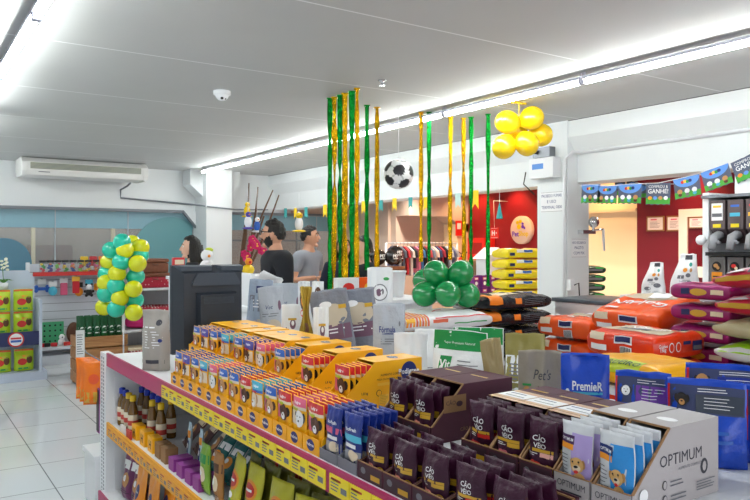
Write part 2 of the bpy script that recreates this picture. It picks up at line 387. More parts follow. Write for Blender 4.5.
def pouch(name, w, h, t, base, draw=None, style='sachet', lean=0.0, wob=0.003, seed=0, nx=None, nz=None, side=None, zig=True, notch=0):
    nx = nx or (12 if style == 'sachet' else 18); nz = nz or (18 if style == 'sachet' else 26)
    mb = MB(); fn = surf(w, h, t, style, lean, wob, seed)
    vs = []; n = (nx+1)*(nz+1)
    for bk in (False, True):
        for j in range(nz+1):
            for i in range(nx+1):
                x = w*(i/nx-0.5); v = j/nz
                x *= 1-0.03*math.sin(PI*v)*(1 if style == 'sachet' else 0)
                vs.append(fn(x, h*v, 0, bk))
    fs = []
    for j in range(nz):
        for i in range(nx):
            a = j*(nx+1)+i; fs.append((a, a+1, a+nx+2, a+nx+1)); fs.append((n+a, n+a+nx+1, n+a+nx+2, n+a+1))
    rim = [i for i in range(nx+1)]+[(j+1)*(nx+1)+nx for j in range(nz)]+[nz*(nx+1)+nx-1-i for i in range(nx)]+[(nz-1-j)*(nx+1) for j in range(nz-1)]
    for a, b_ in zip(rim, rim[1:]+rim[:1]): fs.append((b_, a, n+a, n+b_))
    mb.add(vs, fs, base, True)
    if draw: draw(Print(mb, fn, 0.0011), w, h)
    me_o = mb.build(name); me = me_o.data; bpy.data.objects.remove(me_o)
    return me
# big sack lying flat. s runs up over the front side (s=0 mid front) and across the top
class Sack:
    def __init__(q, L, W, T, p=6, n=0.42, seed=0, wob=0.008, end=0.16, flat=True):
        q.L, q.W, q.T, q.p, q.n, q.wob, q.end = L, W, T, p, n, wob, end
        r = random.Random(seed); q.o = (r.uniform(0, 50), r.uniform(0, 50)); q.p, q.end, q.n = (max(p, 12), max(end, 0.58), min(n, 0.36)) if flat else (p, end, n)
        q.tab = [(0.0, 0.0)]; pr = q.cs(0, 1, 1); s = 0
        N = 60; half = sorted({math.acos((k/N)**(1/q.n)) for k in range(N+1)} | {math.asin((k/N)**(1/q.n)) for k in range(N+1)})
        for a in half[1:]+[PI-a for a in half[-2::-1]]:
            c = q.cs(a, 1, 1); s += math.hypot(c[0]-pr[0], c[1]-pr[1]); q.tab.append((s, a)); pr = c
        q.half = s; q.top = s/2
    def cs(q, a, tk, wk):
        ca, sa = math.cos(a), math.sin(a)
        f = lambda c: math.copysign(abs(c)**q.n, c)
        return (-q.W/2*wk*f(ca), q.T/2*tk*f(sa))
    def phi(q, s):
        sg = 1 if s >= 0 else -1; s = abs(s); t = q.tab
        lo, hi = 0, len(t)-1
        while hi-lo > 1:
            m = (lo+hi)//2
            if t[m][0] <= s: lo = m
            else: hi = m
        d = t[hi][0]-t[lo][0]; k = (s-t[lo][0])/d if d > 0 else 0
        return sg*(t[lo][1]+(t[hi][1]-t[lo][1])*min(1, k))
    def at(q, x, a, e=0.0):
        u = min(1, abs(2*x/q.L)); tk = q.end+(1-q.end)*(1-u**q.p)**0.6; wk = 1-0.05*u**6
        y, z = q.cs(a, tk, wk)
        nz = (noise.noise((x*6+q.o[0], y*7+q.o[1], z*6))+0.7*noise.noise((x*17+q.o[0], y*15+q.o[1], z*16)))*q.wob
        r = math.hypot(y/(q.W/2), z/(q.T/2)) or 1
        ca, sa = math.cos(a), math.sin(a)
        # keep the resting side flat enough: crinkles on the upper side only
        k = nz*(0.5+0.5*sa)
        return (x, y-ca*(e+nz*0.6), q.T/2+z+(e if sa > 0.2 else e*sa)+k)
    def fn(q, x, s, e=0.0): return q.at(x, q.phi(s), e)
    def mesh(q, name, base, draw=None, nx=36, na=56):
        mb = MB(); vs = []
        for i in range(nx+1):
            x = q.L*(i/nx-0.5)
            x = math.copysign(abs(2*x/q.L)**0.75, x)*q.L/2
            for k in range(na): vs.append(q.at(x, q.phi(q.half*(2*k/na-1))))
        fs = []
        for i in range(nx):
            for k in range(na): fs.append((i*na+k, (i+1)*na+k, (i+1)*na+(k+1) % na, i*na+(k+1) % na))
        fs += [tuple(range(na)), tuple(range((nx+1)*na-1, nx*na-1, -1))]
        mb.add(vs, fs, base, True)
        if draw: draw(Print(mb, q.fn, 0.0028), q)
        o = mb.build(name); me = o.data; bpy.data.objects.remove(o); return me
def dog_face(P, x, z, r, coat, snout, dark, up=True):
    P.oval(x-r*0.8, z+r*0.15, r*0.32, r*0.6, dark, 10, 1); P.oval(x+r*0.8, z+r*0.15, r*0.32, r*0.6, dark, 10, 1)
    P.up().oval(x, z, r*0.85, r, coat, 14, 2).up().oval(x, z-r*0.4, r*0.45, r*0.45, snout, 10, 1).up()
    P.oval(x, z-r*0.25, r*0.17, r*0.13, dark, 8, 1); P.oval(x-r*0.33, z+r*0.25, r*0.1, r*0.1, dark, 6, 1); P.oval(x+r*0.33, z+r*0.25, r*0.1, r*0.1, dark, 6, 1)
YEL = gloss('pack_yellow', (252, 184, 12), rough=0.35); YEL2 = mat('carton_yellow', (252, 182, 12), 0.38); YELD = mat('carton_yellow_light', (252, 196, 60), 0.4)
LOGOB = mat('logo_blue', (24, 44, 120), 0.35); WH = mat('ink_white', (240, 240, 242), 0.4); GOLDI = mat('ink_gold', (206, 160, 40), 0.35)
PKB = {'blue': gloss('pack_blue', (40, 96, 190)), 'cyan': gloss('pack_cyan', (70, 176, 206)), 'violet': gloss('pack_violet', (70, 60, 160)), 'red': gloss('pack_red', (206, 36, 48)), 'pink': gloss('pack_pink', (222, 92, 130))}
TAN = mat('ink_tan', (196, 142, 84), 0.5); BRN = mat('ink_brown', (92, 54, 34), 0.5); CRM = mat('ink_cream', (232, 214, 186), 0.5); RED = mat('ink_red', (206, 40, 36), 0.4); GRY = mat('ink_grey', (110, 112, 120), 0.5); LIME = mat('ink_lime', (190, 206, 40), 0.4)
SILV = mat('foil_silver', (190, 194, 200), 0.3, metal=0.5, bump=0.3)
def ped_draw(col, coat, dark, flip):
    def d(P, w, h):
        P.rect(-w*0.49, w*0.49, h*0.80, h*0.985, PKB[col]); P.rect(-w*0.49, w*0.49, h*0.735, h*0.80, CRM if flip else PKB['violet' if col == 'blue' else 'blue' if col == 'cyan' else col])
        P.up().text('Pedigree', 0, h*0.875, h*0.075, WH, w*0.8, 0.02)
        P.rect(-w*0.45, w*0.05, h*0.71, h*0.765, LIME if flip else PKB['red'], 3, 1)
        P.rect(w*(-0.46 if flip else 0.1), w*(-0.1 if flip else 0.46), h*0.40, h*0.70, PKB['pink'] if col in ('blue', 'red') else CRM, 3, 3)
        dog_face(P, w*0.12*(1 if flip else -1), h*0.545, w*0.29, coat, WH, dark)
        P.oval(-w*0.2*(1 if flip else -1), h*0.2, w*0.24, h*0.09, BRN); P.up().oval(-w*0.2, h*0.2, w*0.1, h*0.05, RED)
    return d
DKF = mat('ink_dark_fur', (40, 34, 34), 0.5)
SACH = {c: pouch('sachet', 0.091, 0.142, 0.015, YEL, ped_draw(c, co_, dk, fl), seed=i, wob=0.002) for i, (c, co_, dk, fl) in enumerate([
    ('blue', TAN, BRN, True), ('cyan', CRM, TAN, False), ('violet', BRN, DKF, False), ('red', BRN, DKF, True), ('pink', WH, DKF, True)])}
BANDN = {'blue': 'blue', 'cyan': 'pale blue', 'violet': 'violet', 'red': 'red', 'pink': 'pink'}
def tray_box(w, d, h, lip, cut, m, top=True, draw_lip=None, draw_side=None, draw_top=None, inner=None):
    """open-fronted carton; origin at front bottom centre, depth towards +Y"""
    inner = inner or m; e = 0.0025; mb = MB()
    mb.box(-w/2, w/2, 0, d, 0, e, m); mb.box(-w/2, w/2, 0, e, e, lip, m); mb.box(-w/2, w/2, d-e, d, e, h, m)
    side = [(e, e), (d-e, e), (d-e, h-e), (cut, h-e), (e*3, lip)]
    for sx in (-1, 1): mb.prism([(sx*0, 0)]*0 or side, sx*w/2, sx*(w/2-e), m, 'X')
    if top: mb.box(-w/2, w/2, cut, d-e, h-e, h, m)
    if inner is not m:
        mb.box(-w/2, w/2, -0.0008, e+0.0008, lip-0.001, lip+0.0012, inner)
        for sx in (-1, 1):
            x0, x1 = sorted((sx*(w/2+0.0008), sx*(w/2-e-0.0008)))
            mb.prism([(e*2, lip-0.002), (cut-0.002, h-e*0.5), (cut+0.003, h-e*0.5), (e*5, lip-0.002)], x0, x1, inner, 'X')
        mb.box(-w/2, w/2, cut-0.001, cut+0.002, h-e-0.0008, h+0.0008, inner)
    if draw_lip: draw_lip(Print(mb, lambda x, z, q: (x, -q, z)), w, lip)
    if draw_side: draw_side(Print(mb, lambda y, z, q: (w/2+q, y, z)), d, h)
    if draw_top: draw_top(Print(mb, lambda x, y, q: (x, y, h+q)), w, d)
    o = mb.build('t'); me = o.data; bpy.data.objects.remove(o); return me
# ---------- long gondola in front ----------
GW = mat('gondola_white', (232, 234, 238), 0.4); PINKS = mat('price_rail_magenta', (172, 12, 88), 0.4); YLAB = mat('price_label_yellow', (238, 214, 30), 0.5); OLAB = mat('price_label_orange', (236, 164, 24), 0.5)
GF = 1.0; GT = 0.93; GM = 0.54; GB = 0.16; GE = 4.19; GN = -0.2
gon = thing('store_gondola', 'long white gondola shelf with magenta price rails filling the front of the shop', 'shelf', (0, 0, 0))
b = MB(); b.box(GF, 2.1, GN, GE, GT-0.03, GT, GW); b.build('top_shelf', gon)
b = MB(); b.box(GF, 1.52, GN, GE-0.02, GM-0.025, GM, GW); b.build('middle_shelf', gon)
b = MB(); b.box(GF-0.04, 1.52, GN, GE+0.02, 0, GB, GW); b.build('base_deck', gon)
b = MB(); b.box(1.52, 1.56, GN, GE, 0, GT-0.03, mat('gondola_back_shade', (70, 72, 78), 0.6)); b.build('back_panel', gon)  # panel coloured dark to imitate the shade under the shelves
b = MB(); b.box(GF+0.03, 1.52, GE-0.025, GE, GB, GT-0.03, GW); b.build('end_panel', gon)
b = MB(); b.box(GF-0.015, GF+0.03, GE-0.02, GE+0.11, 0, GT+0.005, GW)
P_ = Print(b, lambda y, z, q: (GF-0.015-q, y, z))
for k in range(42):
    for yy in (GE+0.02, GE+0.06): P_.rect(yy, yy+0.02, 0.03+k*0.0212, 0.043+k*0.0212, TRIMG, 1, 1)
b.build('upright', gon)
b = MB(); b.box(GF+0.21, 1.62, 0.35, 3.45, GT, 1.005, GW); b.build('riser', gon)
b = MB(); b.box(1.62, 2.1, 0.35, 4.15, GT, 1.005, GW); b.build('riser', gon)
b = MB(); b.box(GF-0.04, 1.7, GE+0.12, GE+0.40, 0.02, 0.30, GW); b.box(GF-0.05, 1.7, GE+0.11, GE+0.41, 0.30, 0.33, GW); b.build('end_base', gon)
def rail(z, y0, y1, m):
    q = MB(); q.box(GF-0.012, GF, y0, y1, z-0.06, z+0.012, m); return q.build('price_rail', gon)
rail(GT, GN, GE-0.02, PINKS); rail(GM, GN, 2.55, PINKS); rail(GM, 2.55, GE-0.02, OLAB); 
q = MB(); q.box(GF-0.052, GF-0.04, GN, GE, GB-0.05, GB+0.01, PINKS); q.build('price_rail', gon)
rl = random.Random(3)
def price_label(y, w, z, m):
    q = MB(); q.box(GF-0.016, GF-0.0125, y-w/2, y+w/2, z-0.056, z-0.002, m)
    P = Print(q, lambda yy, zz, e: (GF-0.016-e, y-yy, z-0.03+zz))
    P.lines(-w*0.42, w*0.0, -0.016, 0.02, 4, GRY, 0.4, rl); P.rect(w*0.1, w*0.4, -0.012, 0.004, GRY, 1, 1); P.rect(-w*0.4, w*0.1, 0.014, 0.02, mat('label_red', (190, 60, 30), 0.5), 1, 1)
    return q.build('price_label', gon)
y = 3.16
while y > 1.2:
    price_label(y-0.052, 0.1, GT, YLAB); y -= 0.104
    if abs(y-1.74) < 0.05: y -= 0.02
y = 4.12
while y > 2.6: price_label(y-0.052, 0.1, GM, OLAB); y -= 0.104

# --- yellow dog food cartons ---
def ped_lip(P, w, lip):
    P.rect(-w*0.49, w*0.49, 0.002, lip*0.98, YEL2, 2, 2); P.up().oval(0, lip*0.52, w*0.24, lip*0.36, LOGOB, 20, 2); P.up().text('Pedigree', 0, lip*0.52, lip*0.26, WH, w*0.5, 0.03)
def ped_side(P, d, h):
    P.oval(d*0.82, h*0.72, 0.033, 0.035, LOGOB, 24, 2); P.up().text('Pedigree', d*0.82, h*0.72, 0.024, WH, 0.088, 0.025)
    P.text('1,8 kg', d*0.24, h*0.36, 0.011, BRN, None, 0.02); P.text('18x100 g', d*0.23, h*0.24, 0.006, BRN); P.oval(d*0.42, h*0.34, 0.011, 0.011, BRN, 14, 1).up().oval(d*0.42, h*0.34, 0.009, 0.009, YEL2, 14, 1)
    P.text('ALIMENTO COMPLETO', d*0.60, h*0.71, 0.007, BRN, 0.1); P.text('PARA CACHORROS ADULTOS', d*0.58, h*0.62, 0.006, BRN, 0.12)
    P.rect(d*0.40, d*0.70, h*0.49, h*0.55, YELD, 2, 1); P.rect(d*0.42, d*0.55, h*0.1, h*0.3, YELD, 2, 1); P.up().lines(d*0.43, d*0.54, h*0.1, h*0.3, 6, GOLDI)
def ped_top(P, w, d):
    P.rect(-w*0.42, w*0.42, d*0.36, d*0.40, YELD, 2, 1); P.oval(0, d*0.72, w*0.22, d*0.06, LOGOB, 16, 1).up().text('Pedigree', 0, d*0.72, 0.014, WH, w*0.4)
ub = tray_box(0.109, 0.31, 0.157, 0.058, 0.115, YEL2, True, ped_lip, ped_side, ped_top)
lb = tray_box(0.1, 0.165, 0.125, 0.048, 0.16, YEL2, False, ped_lip)
R90 = -PI/2
upc = ['blue', 'violet', 'blue', 'cyan', 'blue', 'violet', 'red', 'cyan', 'pink', 'blue', 'pink', 'red', 'red']   # far to near
loc_ = ['blue', 'violet', 'blue', 'cyan', 'pink', 'blue', 'blue', 'red', 'cyan', 'blue', 'red', 'pink', 'red']
US = 1.2; LS = 1.025
rs = random.Random(11)
def fill(me, name, x0, yc, z0, n, step, tilt, labels, cat, group):
    for k in range(n):
        o = link(name, me, None, (x0+k*step, yc+rs.uniform(-0.0006, 0.0006), z0), R90+rs.uniform(-0.004, 0.004))
        o.rotation_euler = (-tilt, 0, o.rotation_euler.z)
        tag(o, labels(k), cat, group)
UPY = [3.363, 3.252, 3.142, 3.0, 2.858, 2.743, 2.632, 2.462, 2.24, 2.004]; UPC = ['blue', 'violet', 'blue', 'cyan', 'blue', 'violet', 'pink', 'blue', 'red', 'red']; upc = UPC
for i, yc in enumerate(UPY):
    o = link('dog_food_carton', ub, None, (US, yc, 1.006), R90)
    w_ = ORD[i]+' upper-row' if i < 5 else ORD[9-i]+' upper-row'
    e_ = 'from the monitor' if i < 5 else 'from the near end'
    tag(o, 'yellow open-fronted dog food carton, %s one %s' % (w_, e_), 'carton', 'yellow cartons in the upper row')
    fill(SACH[upc[i]], 'dog_food_sachet', US+0.022, yc, 1.012, 5, 0.0215, 0.0,
         lambda k: 'yellow sachet with %s top, %s in %s carton %s' % (BANDN[upc[i]], ORD[k], w_, e_), 'sachet', 'sachets in the upper cartons')
for i in range(13):
    yc = 3.155-0.1035*(i+0.5); o = link('dog_food_carton', lb, None, (LS, yc, GT+0.001), R90)
    w_ = ORD[i]+' lower-row' if i < 7 else ORD[12-i]+' lower-row'
    e_ = 'from the monitor' if i < 7 else 'from the near end'
    tag(o, 'low yellow dog food tray, %s one %s' % (w_, e_), 'carton', 'yellow trays in the lower row')
    fill(SACH[loc_[i]], 'dog_food_sachet', LS+0.02, yc, GT+0.006, 6, 0.0225, 0.0,
         lambda k: 'yellow sachet with %s top, %s in %s tray %s' % (BANDN[loc_[i]], ORD[k], w_, e_), 'sachet', 'sachets in the lower trays')
# --- blue sachets ---
NAVY = gloss('pack_navy', (22, 44, 130)); GRYF = gloss('pack_grey', (150, 152, 160)); KRAFT = mat('kraft_board', (150, 112, 74), 0.7)
def blue_draw(sub):
    def d(P, w, h):
        P.rect(-w*0.49, w*0.49, 0.003, h*0.34, GRYF); P.rect(-w*0.49, w*0.49, h*0.50, h*0.62, sub, 4, 2)
        P.up().text('Biofresh', 0, h*0.72, h*0.07, WH, w*0.8, 0.02); P.rect(-w*0.3, w*0.3, h*0.39, h*0.46, WH, 3, 1); P.oval(w*0.12, h*0.26, w*0.26, h*0.1, CRM); P.lines(-w*0.4, w*0.2, h*0.06, h*0.16, 3, NAVY)
    return d
bs = [pouch('s', 0.088, 0.15, 0.018, NAVY, blue_draw(PKB['pink']), seed=21), pouch('s', 0.088, 0.15, 0.018, NAVY, blue_draw(PKB['cyan']), seed=22)]
gb = tray_box(0.098, 0.165, 0.1, 0.03, 0.16, mat('carton_grey', (120, 122, 132), 0.6), False)
for i in range(2):
    yc = 1.81-0.1015*(i+0.5); o = link('sachet_tray', gb, None, (LS, yc, GT+0.001), R90)
    tag(o, 'grey tray of blue sachets, %s' % ('next to the yellow trays' if i == 0 else 'next to the dark purple trays'), 'carton', 'grey trays of blue sachets')
    fill(bs[i], 'pet_food_sachet', LS+0.022, yc, GT+0.006, 6, 0.0232, 0.0, lambda k: 'navy blue sachet with %s stripe, %s from the front of its tray' % (['pink', 'pale blue'][i], ORD[k]), 'sachet', 'blue sachets in grey trays')
# --- dark purple pouches ---
AUB = gloss('pack_aubergine', (58, 18, 44), rough=0.36, bump=0.4, spec=0.35); AUBC = mat('carton_aubergine', (84, 46, 60), 0.65, mottle=0.06, spec=0.3); AUBT = mat('carton_aubergine_print', (60, 34, 46), 0.55)
def veio_draw(meat, chip, sw):
    def d(P, w, h):
        P.text('CÃO', 0, h*0.70, h*0.11, WH, w*0.46, 0.012); P.text('VÉIO', 0, h*0.585, h*0.10, WH, w*0.46, 0.012)
        P.rect(-w*0.36, w*0.40, h*0.475, h*0.525, GOLDI, 5, 1); P.rect(w*0.02, w*0.40, h*0.40, h*0.47, chip, 3, 1)
        P.lines(-w*0.34, -w*0.04, h*0.40, h*0.46, 2, WH); P.oval(-w*0.12, h*0.25, w*0.2, h*0.075, meat, 14, 2, 0.2); P.oval(-w*0.2, h*0.29, w*0.1, h*0.045, meat, 10, 1)
        P.oval(w*0.28, h*0.22, w*0.13, h*0.085, GOLDI, 14, 1); P.up().oval(w*0.28, h*0.22, w*0.1, h*0.065, AUBT, 14, 1); P.up().text('85g', w*0.28, h*0.22, h*0.04, GOLDI)
        P.rect(-w*0.40, w*0.40, h*0.075, h*0.105, GRY, 5, 1)
    return d
MEATS = [(mat('ink_salmon', (226, 140, 120), 0.5), GOLDI, 'salmon'), (mat('ink_meat_red', (190, 40, 34), 0.5), RED, 'red'), (mat('ink_meat_pink', (222, 120, 130), 0.5), GOLDI, 'pink'), (mat('ink_tomato', (222, 70, 56), 0.5), mat('ink_rose', (230, 170, 160), 0.5), 'tomato')]
AP = [pouch('p', 0.088, 0.142, 0.024, AUB, veio_draw(m_, c_, n_), style='sachet', seed=31+i, wob=0.004) for i, (m_, c_, n_) in enumerate(MEATS)]
def aub_lip(P, w, lip): P.rect(-w*0.46, w*0.46, lip*0.1, lip*0.86, AUBT, 3, 1); P.up().rect(w*0.05, w*0.40, lip*0.2, lip*0.5, GOLDI, 2, 1); P.oval(-w*0.25, lip*0.55, w*0.1, lip*0.2, GRY, 10, 1)
def aub_side(P, d, h):
    P.rect(d*0.16, d*0.42, h*0.52, h*0.82, KRAFT, 3, 2); P.up().text('CÃO', d*0.24, h*0.70, 0.014, AUBT); P.oval(d*0.34, h*0.66, 0.012, 0.008, AUBT, 10, 1); P.text('CÃO VÉIO', d*0.45, h*0.2, 0.012, KRAFT)
def aub_top(P, w, d): P.rect(-w*0.3, w*0.3, d*0.74, d*0.77, GOLDI, 2, 1)
def aub_top2(P, w, d):
    P.rect(-w*0.5, w*0.5, d*0.30, d*0.66, mat('packing_tape', (196, 150, 110), 0.35), 3, 3); P.up().rect(-w*0.48, w*0.48, d*0.40, d*0.58, WH, 3, 2)
    P.up().rect(-w*0.3, w*0.36, d*0.44, d*0.455, GRY, 2, 1); P.rect(-w*0.36, w*0.2, d*0.52, d*0.54, LOGOB, 2, 1); aub_top(P, w, d)
ab1 = tray_box(0.118, 0.31, 0.155, 0.05, 0.12, AUBC, True, aub_lip, aub_side, aub_top, KRAFT)
ab2 = tray_box(0.098, 0.31, 0.150, 0.05, 0.11, AUBC, True, aub_lip, aub_side, aub_top2, KRAFT)
ab3 = tray_box(0.118, 0.165, 0.09, 0.045, 0.15, AUBC, False, aub_lip, None, None, KRAFT)
AP3 = [pouch('p', 0.098, 0.128, 0.03, AUB, veio_draw(m_, c_, n_), style='sachet', seed=131+i, wob=0.004) for i, (m_, c_, n_) in enumerate(MEATS)]
EDGEK = MB
def aub(me, y, x0, z0, n, k, wh, deep):
    o = link('pouch_carton', me, None, (x0, y, z0), R90); tag(o, 'dark purple carton of dog food pouches, '+wh, 'carton', 'dark purple cartons')
    sh = {'h': 1}
    fill((AP if deep else AP3)[k], 'purple_pouch', x0+0.026, y, z0+0.006, n, 0.030 if deep else 0.042, 0.0, lambda q: '%s dark purple pouch in carton %s' % (ORD[q], wh), 'pouch', 'dark purple pouches')
aub(ab1, 1.695, US, 1.006, 3, 0, 'upper row beside the yellow cartons', 1)
aub(ab1, 1.574, US, 1.006, 3, 0, 'upper row with plain brown-purple lid', 1)
aub(ab2, 1.336, US, 1.006, 3, 1, 'upper row, first of three with white lid labels', 1)
aub(ab2, 1.236, US, 1.006, 3, 2, 'upper row, middle of three with white lid labels', 1)
aub(ab2, 1.132, US, 1.006, 3, 3, 'upper row beside the white cartons', 1)
for i, (y, k, wh) in enumerate([(1.545, 0, 'lower row next to the blue sachets'), (1.424, 0, 'lower row, second from blue sachets'), (1.303, 0, 'lower row, third from blue sachets'), (1.18, 1, 'lower row, cut by the lower photo edge'), (1.057, 2, 'lower row, below the white carton')]):
    aub(ab3, y, LS, GT+0.001, 3, k, wh, 0)
# --- white and grey cartons with puppies ---
OPTC = mat('carton_pearl', (176, 170, 172), 0.5, mottle=0.03); LAV = gloss('pack_lavender', (176, 156, 214)); SKY = gloss('pack_sky_blue', (40, 140, 214)); PEARL = gloss('pack_pearl', (206, 208, 214)); PUP = mat('ink_golden_coat', (222, 176, 110), 0.5); PUPD = mat('ink_golden_ear', (186, 134, 74), 0.5); CHAR = mat('ink_charcoal', (60, 60, 70), 0.5); OPTP = mat('ink_optimum_plum', (70, 30, 90), 0.5); OPTN = mat('ink_optimum_navy', (24, 44, 110), 0.5); ORG = mat('ink_orange', (240, 150, 30), 0.45)
def opt_draw(side, strip):
    def d(P, w, h):
        P.rect(-w*0.1, w*0.485, h*0.06, h*0.86, side, 5, 6); P.rect(-w*0.485, 0.0, h*0.70, h*0.82, strip, 4, 2); P.rect(-w*0.485, -w*0.02, h*0.62, h*0.70, ORG, 4, 1)
        P.up().text('OPTIMUM', -w*0.24, h*0.76, h*0.045, WH, w*0.42, 0.02); P.lines(-w*0.46, -w*0.15, h*0.2, h*0.56, 7, GRY, 0.25)
        P.oval(w*0.14, h*0.16, w*0.2, h*0.17, PUP, 14, 2); P.up(); dog_face(P, w*0.12, h*0.44, w*0.2, PUP, CRM, PUPD); P.up(); P.oval(w*0.12, h*0.42, w*0.05, h*0.02, BLACK, 8, 1); P.oval(w*0.05, h*0.49, w*0.025, h*0.015, BLACK, 8, 1); P.oval(w*0.19, h*0.49, w*0.025, h*0.015, BLACK, 8, 1); P.oval(w*0.12, h*0.35, w*0.05, h*0.025, RED, 8, 1)
    return d
OP = [pouch('p', 0.084, 0.155, 0.020, PEARL, opt_draw(LAV, OPTP), seed=41), pouch('p', 0.084, 0.155, 0.020, PEARL, opt_draw(SKY, OPTN), seed=42)]
def opt_lip(P, w, lip): P.text('OPTIMUM', 0, lip*0.6, lip*0.28, CHAR, w*0.8); P.rect(-w*0.3, w*0.3, lip*0.22, lip*0.3, CHAR, 2, 1)
def opt_side(P, d, h):
    P.text('OPTIMUM', d*0.55, h*0.60, 0.024, CHAR, 0.15); P.text('ALIMENTO COMPLETO', d*0.66, h*0.46, 0.006, GRY, 0.1); P.oval(d*0.82, h*0.40, 0.014, 0.017, CHAR, 16, 1); P.up().oval(d*0.82, h*0.40, 0.007, 0.011, OPTC, 8, 1)
    for z in (0.30, 0.12): P.oval(d*0.36, h*z, 0.008, 0.010, CHAR, 14, 1); P.up().oval(d*0.36, h*z, 0.006, 0.008, OPTC, 14, 1); P.lines(d*0.42, d*0.62, h*(z-0.05), h*(z+0.05), 2, GRY)
    P.lines(d*0.72, d*0.95, h*0.1, h*0.24, 4, GRY); P.oval(d*0.13, h*0.25, 0.014, 0.014, WH, 14, 1)
def opt_top(P, w, d): P.oval(0, d*0.62, w*0.26, d*0.05, WH, 14, 1); P.text('Optimum', 0, d*0.3, 0.01, GRY)
ob = tray_box(0.094, 0.31, 0.165, 0.05, 0.13, OPTC, True, opt_lip, opt_side, opt_top, KRAFT)
for i, (y, wh, cl) in enumerate([(1.029, 'first pearl grey carton of puppy food beside the purple cartons', 'lavender'), (0.928, 'pearl grey carton of puppy food nearest the camera', 'sky blue')]):
    o = link('puppy_food_carton', ob, None, (US, y, 1.006), R90); tag(o, wh, 'carton', 'pearl grey puppy food cartons')
    fill(OP[i], 'puppy_food_pouch', US+0.022, y, 1.012, 4, 0.029, 0.0, lambda k: '%s puppy food pouch, %s from the front of its pearl grey carton' % (cl, ORD[k]), 'pouch', 'puppy food pouches')
# ---------- monitor and grey bag at the far end of the gondola ----------
def fY(px, X): return (FPX*X/(math.cos(TH)*(px+105.2))-math.sin(TH)*X)/math.cos(TH)
def depth(X, Y): return X*math.sin(TH)+Y*math.cos(TH)
MONB = mat('monitor_plastic', (40, 46, 56), 0.42); MONL = mat('monitor_plastic_light', (58, 66, 78), 0.45); SCREEN = mat('screen_glass', (10, 12, 16), 0.15)
mo = thing('monitor', 'black monitor seen from behind at the far end of the yellow cartons', 'monitor', (1.405, 3.70, GT+0.001), 0.03)
def frustum(mb, x0, x1, z0, z1, ya, yb, ix, iz, m):
    v = [(x0, ya, z0), (x1, ya, z0), (x1, ya, z1), (x0, ya, z1), (x0+ix, yb, z0+iz), (x1-ix, yb, z0+iz), (x1-ix, yb, z1-iz), (x0+ix, yb, z1-iz)]
    mb.add(v, [(0,1,2,3), (7,6,5,4), (0,4,5,1), (1,5,6,2), (2,6,7,3), (3,7,4,0)], m)
b = MB(); b.rbox(-0.20, 0.20, 0.0, 0.04, 0.04, 0.51, MONB, 0.008); b.build('bezel', mo)
b = MB(); frustum(b, -0.198, 0.198, 0.045, 0.505, 0.0, -0.075, 0.035, 0.035, MONB)
frustum(b, -0.20, 0.03, 0.475, 0.512, 0.03, -0.055, 0.03, 0.006, MONL); frustum(b, 0.034, 0.20, 0.475, 0.512, 0.03, -0.055, 0.02, 0.006, MONL); b.build('back_shell', mo)
b = MB(); b.prism([(-0.12, 0.42), (-0.09, 0.47), (0.12, 0.47), (0.15, 0.42), (0.15, 0.405), (-0.12, 0.405)], -0.088, -0.073, MONL); b.build('handle_ledge', mo)
b = MB(); frustum(b, -0.10, 0.13, 0.15, 0.37, -0.07, -0.115, 0.015, 0.012, MONB)
for i in range(6): b.box(-0.07, 0.10, -0.118, -0.114, 0.31+i*0.006, 0.313+i*0.006, MONL)
b.build('mount_cover', mo)
b = MB(); b.rbox(-0.11, 0.11, -0.07, 0.11, 0, 0.018, MONB, 0.006); b.box(-0.04, 0.04, -0.02, 0.03, 0.018, 0.10, MONB); b.build('foot', mo)
b = MB(); b.box(-0.185, 0.185, 0.04, 0.042, 0.06, 0.495, SCREEN); b.build('screen', mo)

TAUPE = gloss('pack_taupe', (160, 154, 148), rough=0.4); TAUPEL = gloss('pack_taupe_light', (172, 168, 164), rough=0.45)
def taupe_draw(P, w, h):
    P.lines(-w*0.42, w*0.42, h*0.36, h*0.66, 7, WH, 0.3); P.rect(-w*0.42, w*0.42, h*0.12, h*0.18, CHAR, 4, 1); P.rect(-w*0.42, w*0.1, h*0.70, h*0.72, WH, 3, 1); P.oval(w*0.22, h*0.79, w*0.12, h*0.05, CHAR, 12, 1); P.oval(w*0.3, h*0.5, w*0.07, h*0.03, LOGOB, 10, 1)
gm = pouch('b', 0.15, 0.30, 0.08, TAUPE, taupe_draw, 'full', wob=0.006, seed=51)
o = link('dog_food_bag', gm, None, (1.075, fY(156, 1.075), GT+0.001), R90+0.75); tag(o, 'taupe bag with white small print standing on the white shelf end left of the monitor', 'bag')

# ---------- middle shelf ----------
AMB = mat('amber_liquid', (120, 84, 30), 0.2, spec=0.6); CAPB = mat('cap_blue', (30, 60, 190), 0.4); CAPY = mat('cap_yellow', (236, 196, 30), 0.4); BLAB = mat('bottle_label', (226, 214, 190), 0.5); BLR = mat('bottle_label_red', (196, 60, 50), 0.5)
def bottle(loc, cap, label):
    t = thing('shampoo_bottle', label, 'bottle', loc, rs.uniform(0, 6), 'amber bottles at the far end of the middle shelf')
    q = MB(); q.lathe([(0.004, 0), (0.024, 0.001), (0.026, 0.008), (0.026, 0.115), (0.022, 0.14), (0.014, 0.165), (0.013, 0.178)], AMB, n=14); q.build('bottle_body', t)
    q = MB(); q.lathe([(0.0265, 0.03), (0.0268, 0.031), (0.0268, 0.104), (0.0265, 0.105)], BLAB, n=14); q.lathe([(0.0269, 0.05), (0.0271, 0.051), (0.0271, 0.075), (0.0269, 0.076)], BLR, n=14); q.build('bottle_label', t)
    q = MB(); q.lathe([(0.016, 0.176), (0.017, 0.178), (0.0165, 0.205), (0.012, 0.208)], cap, n=12); q.build('cap', t)
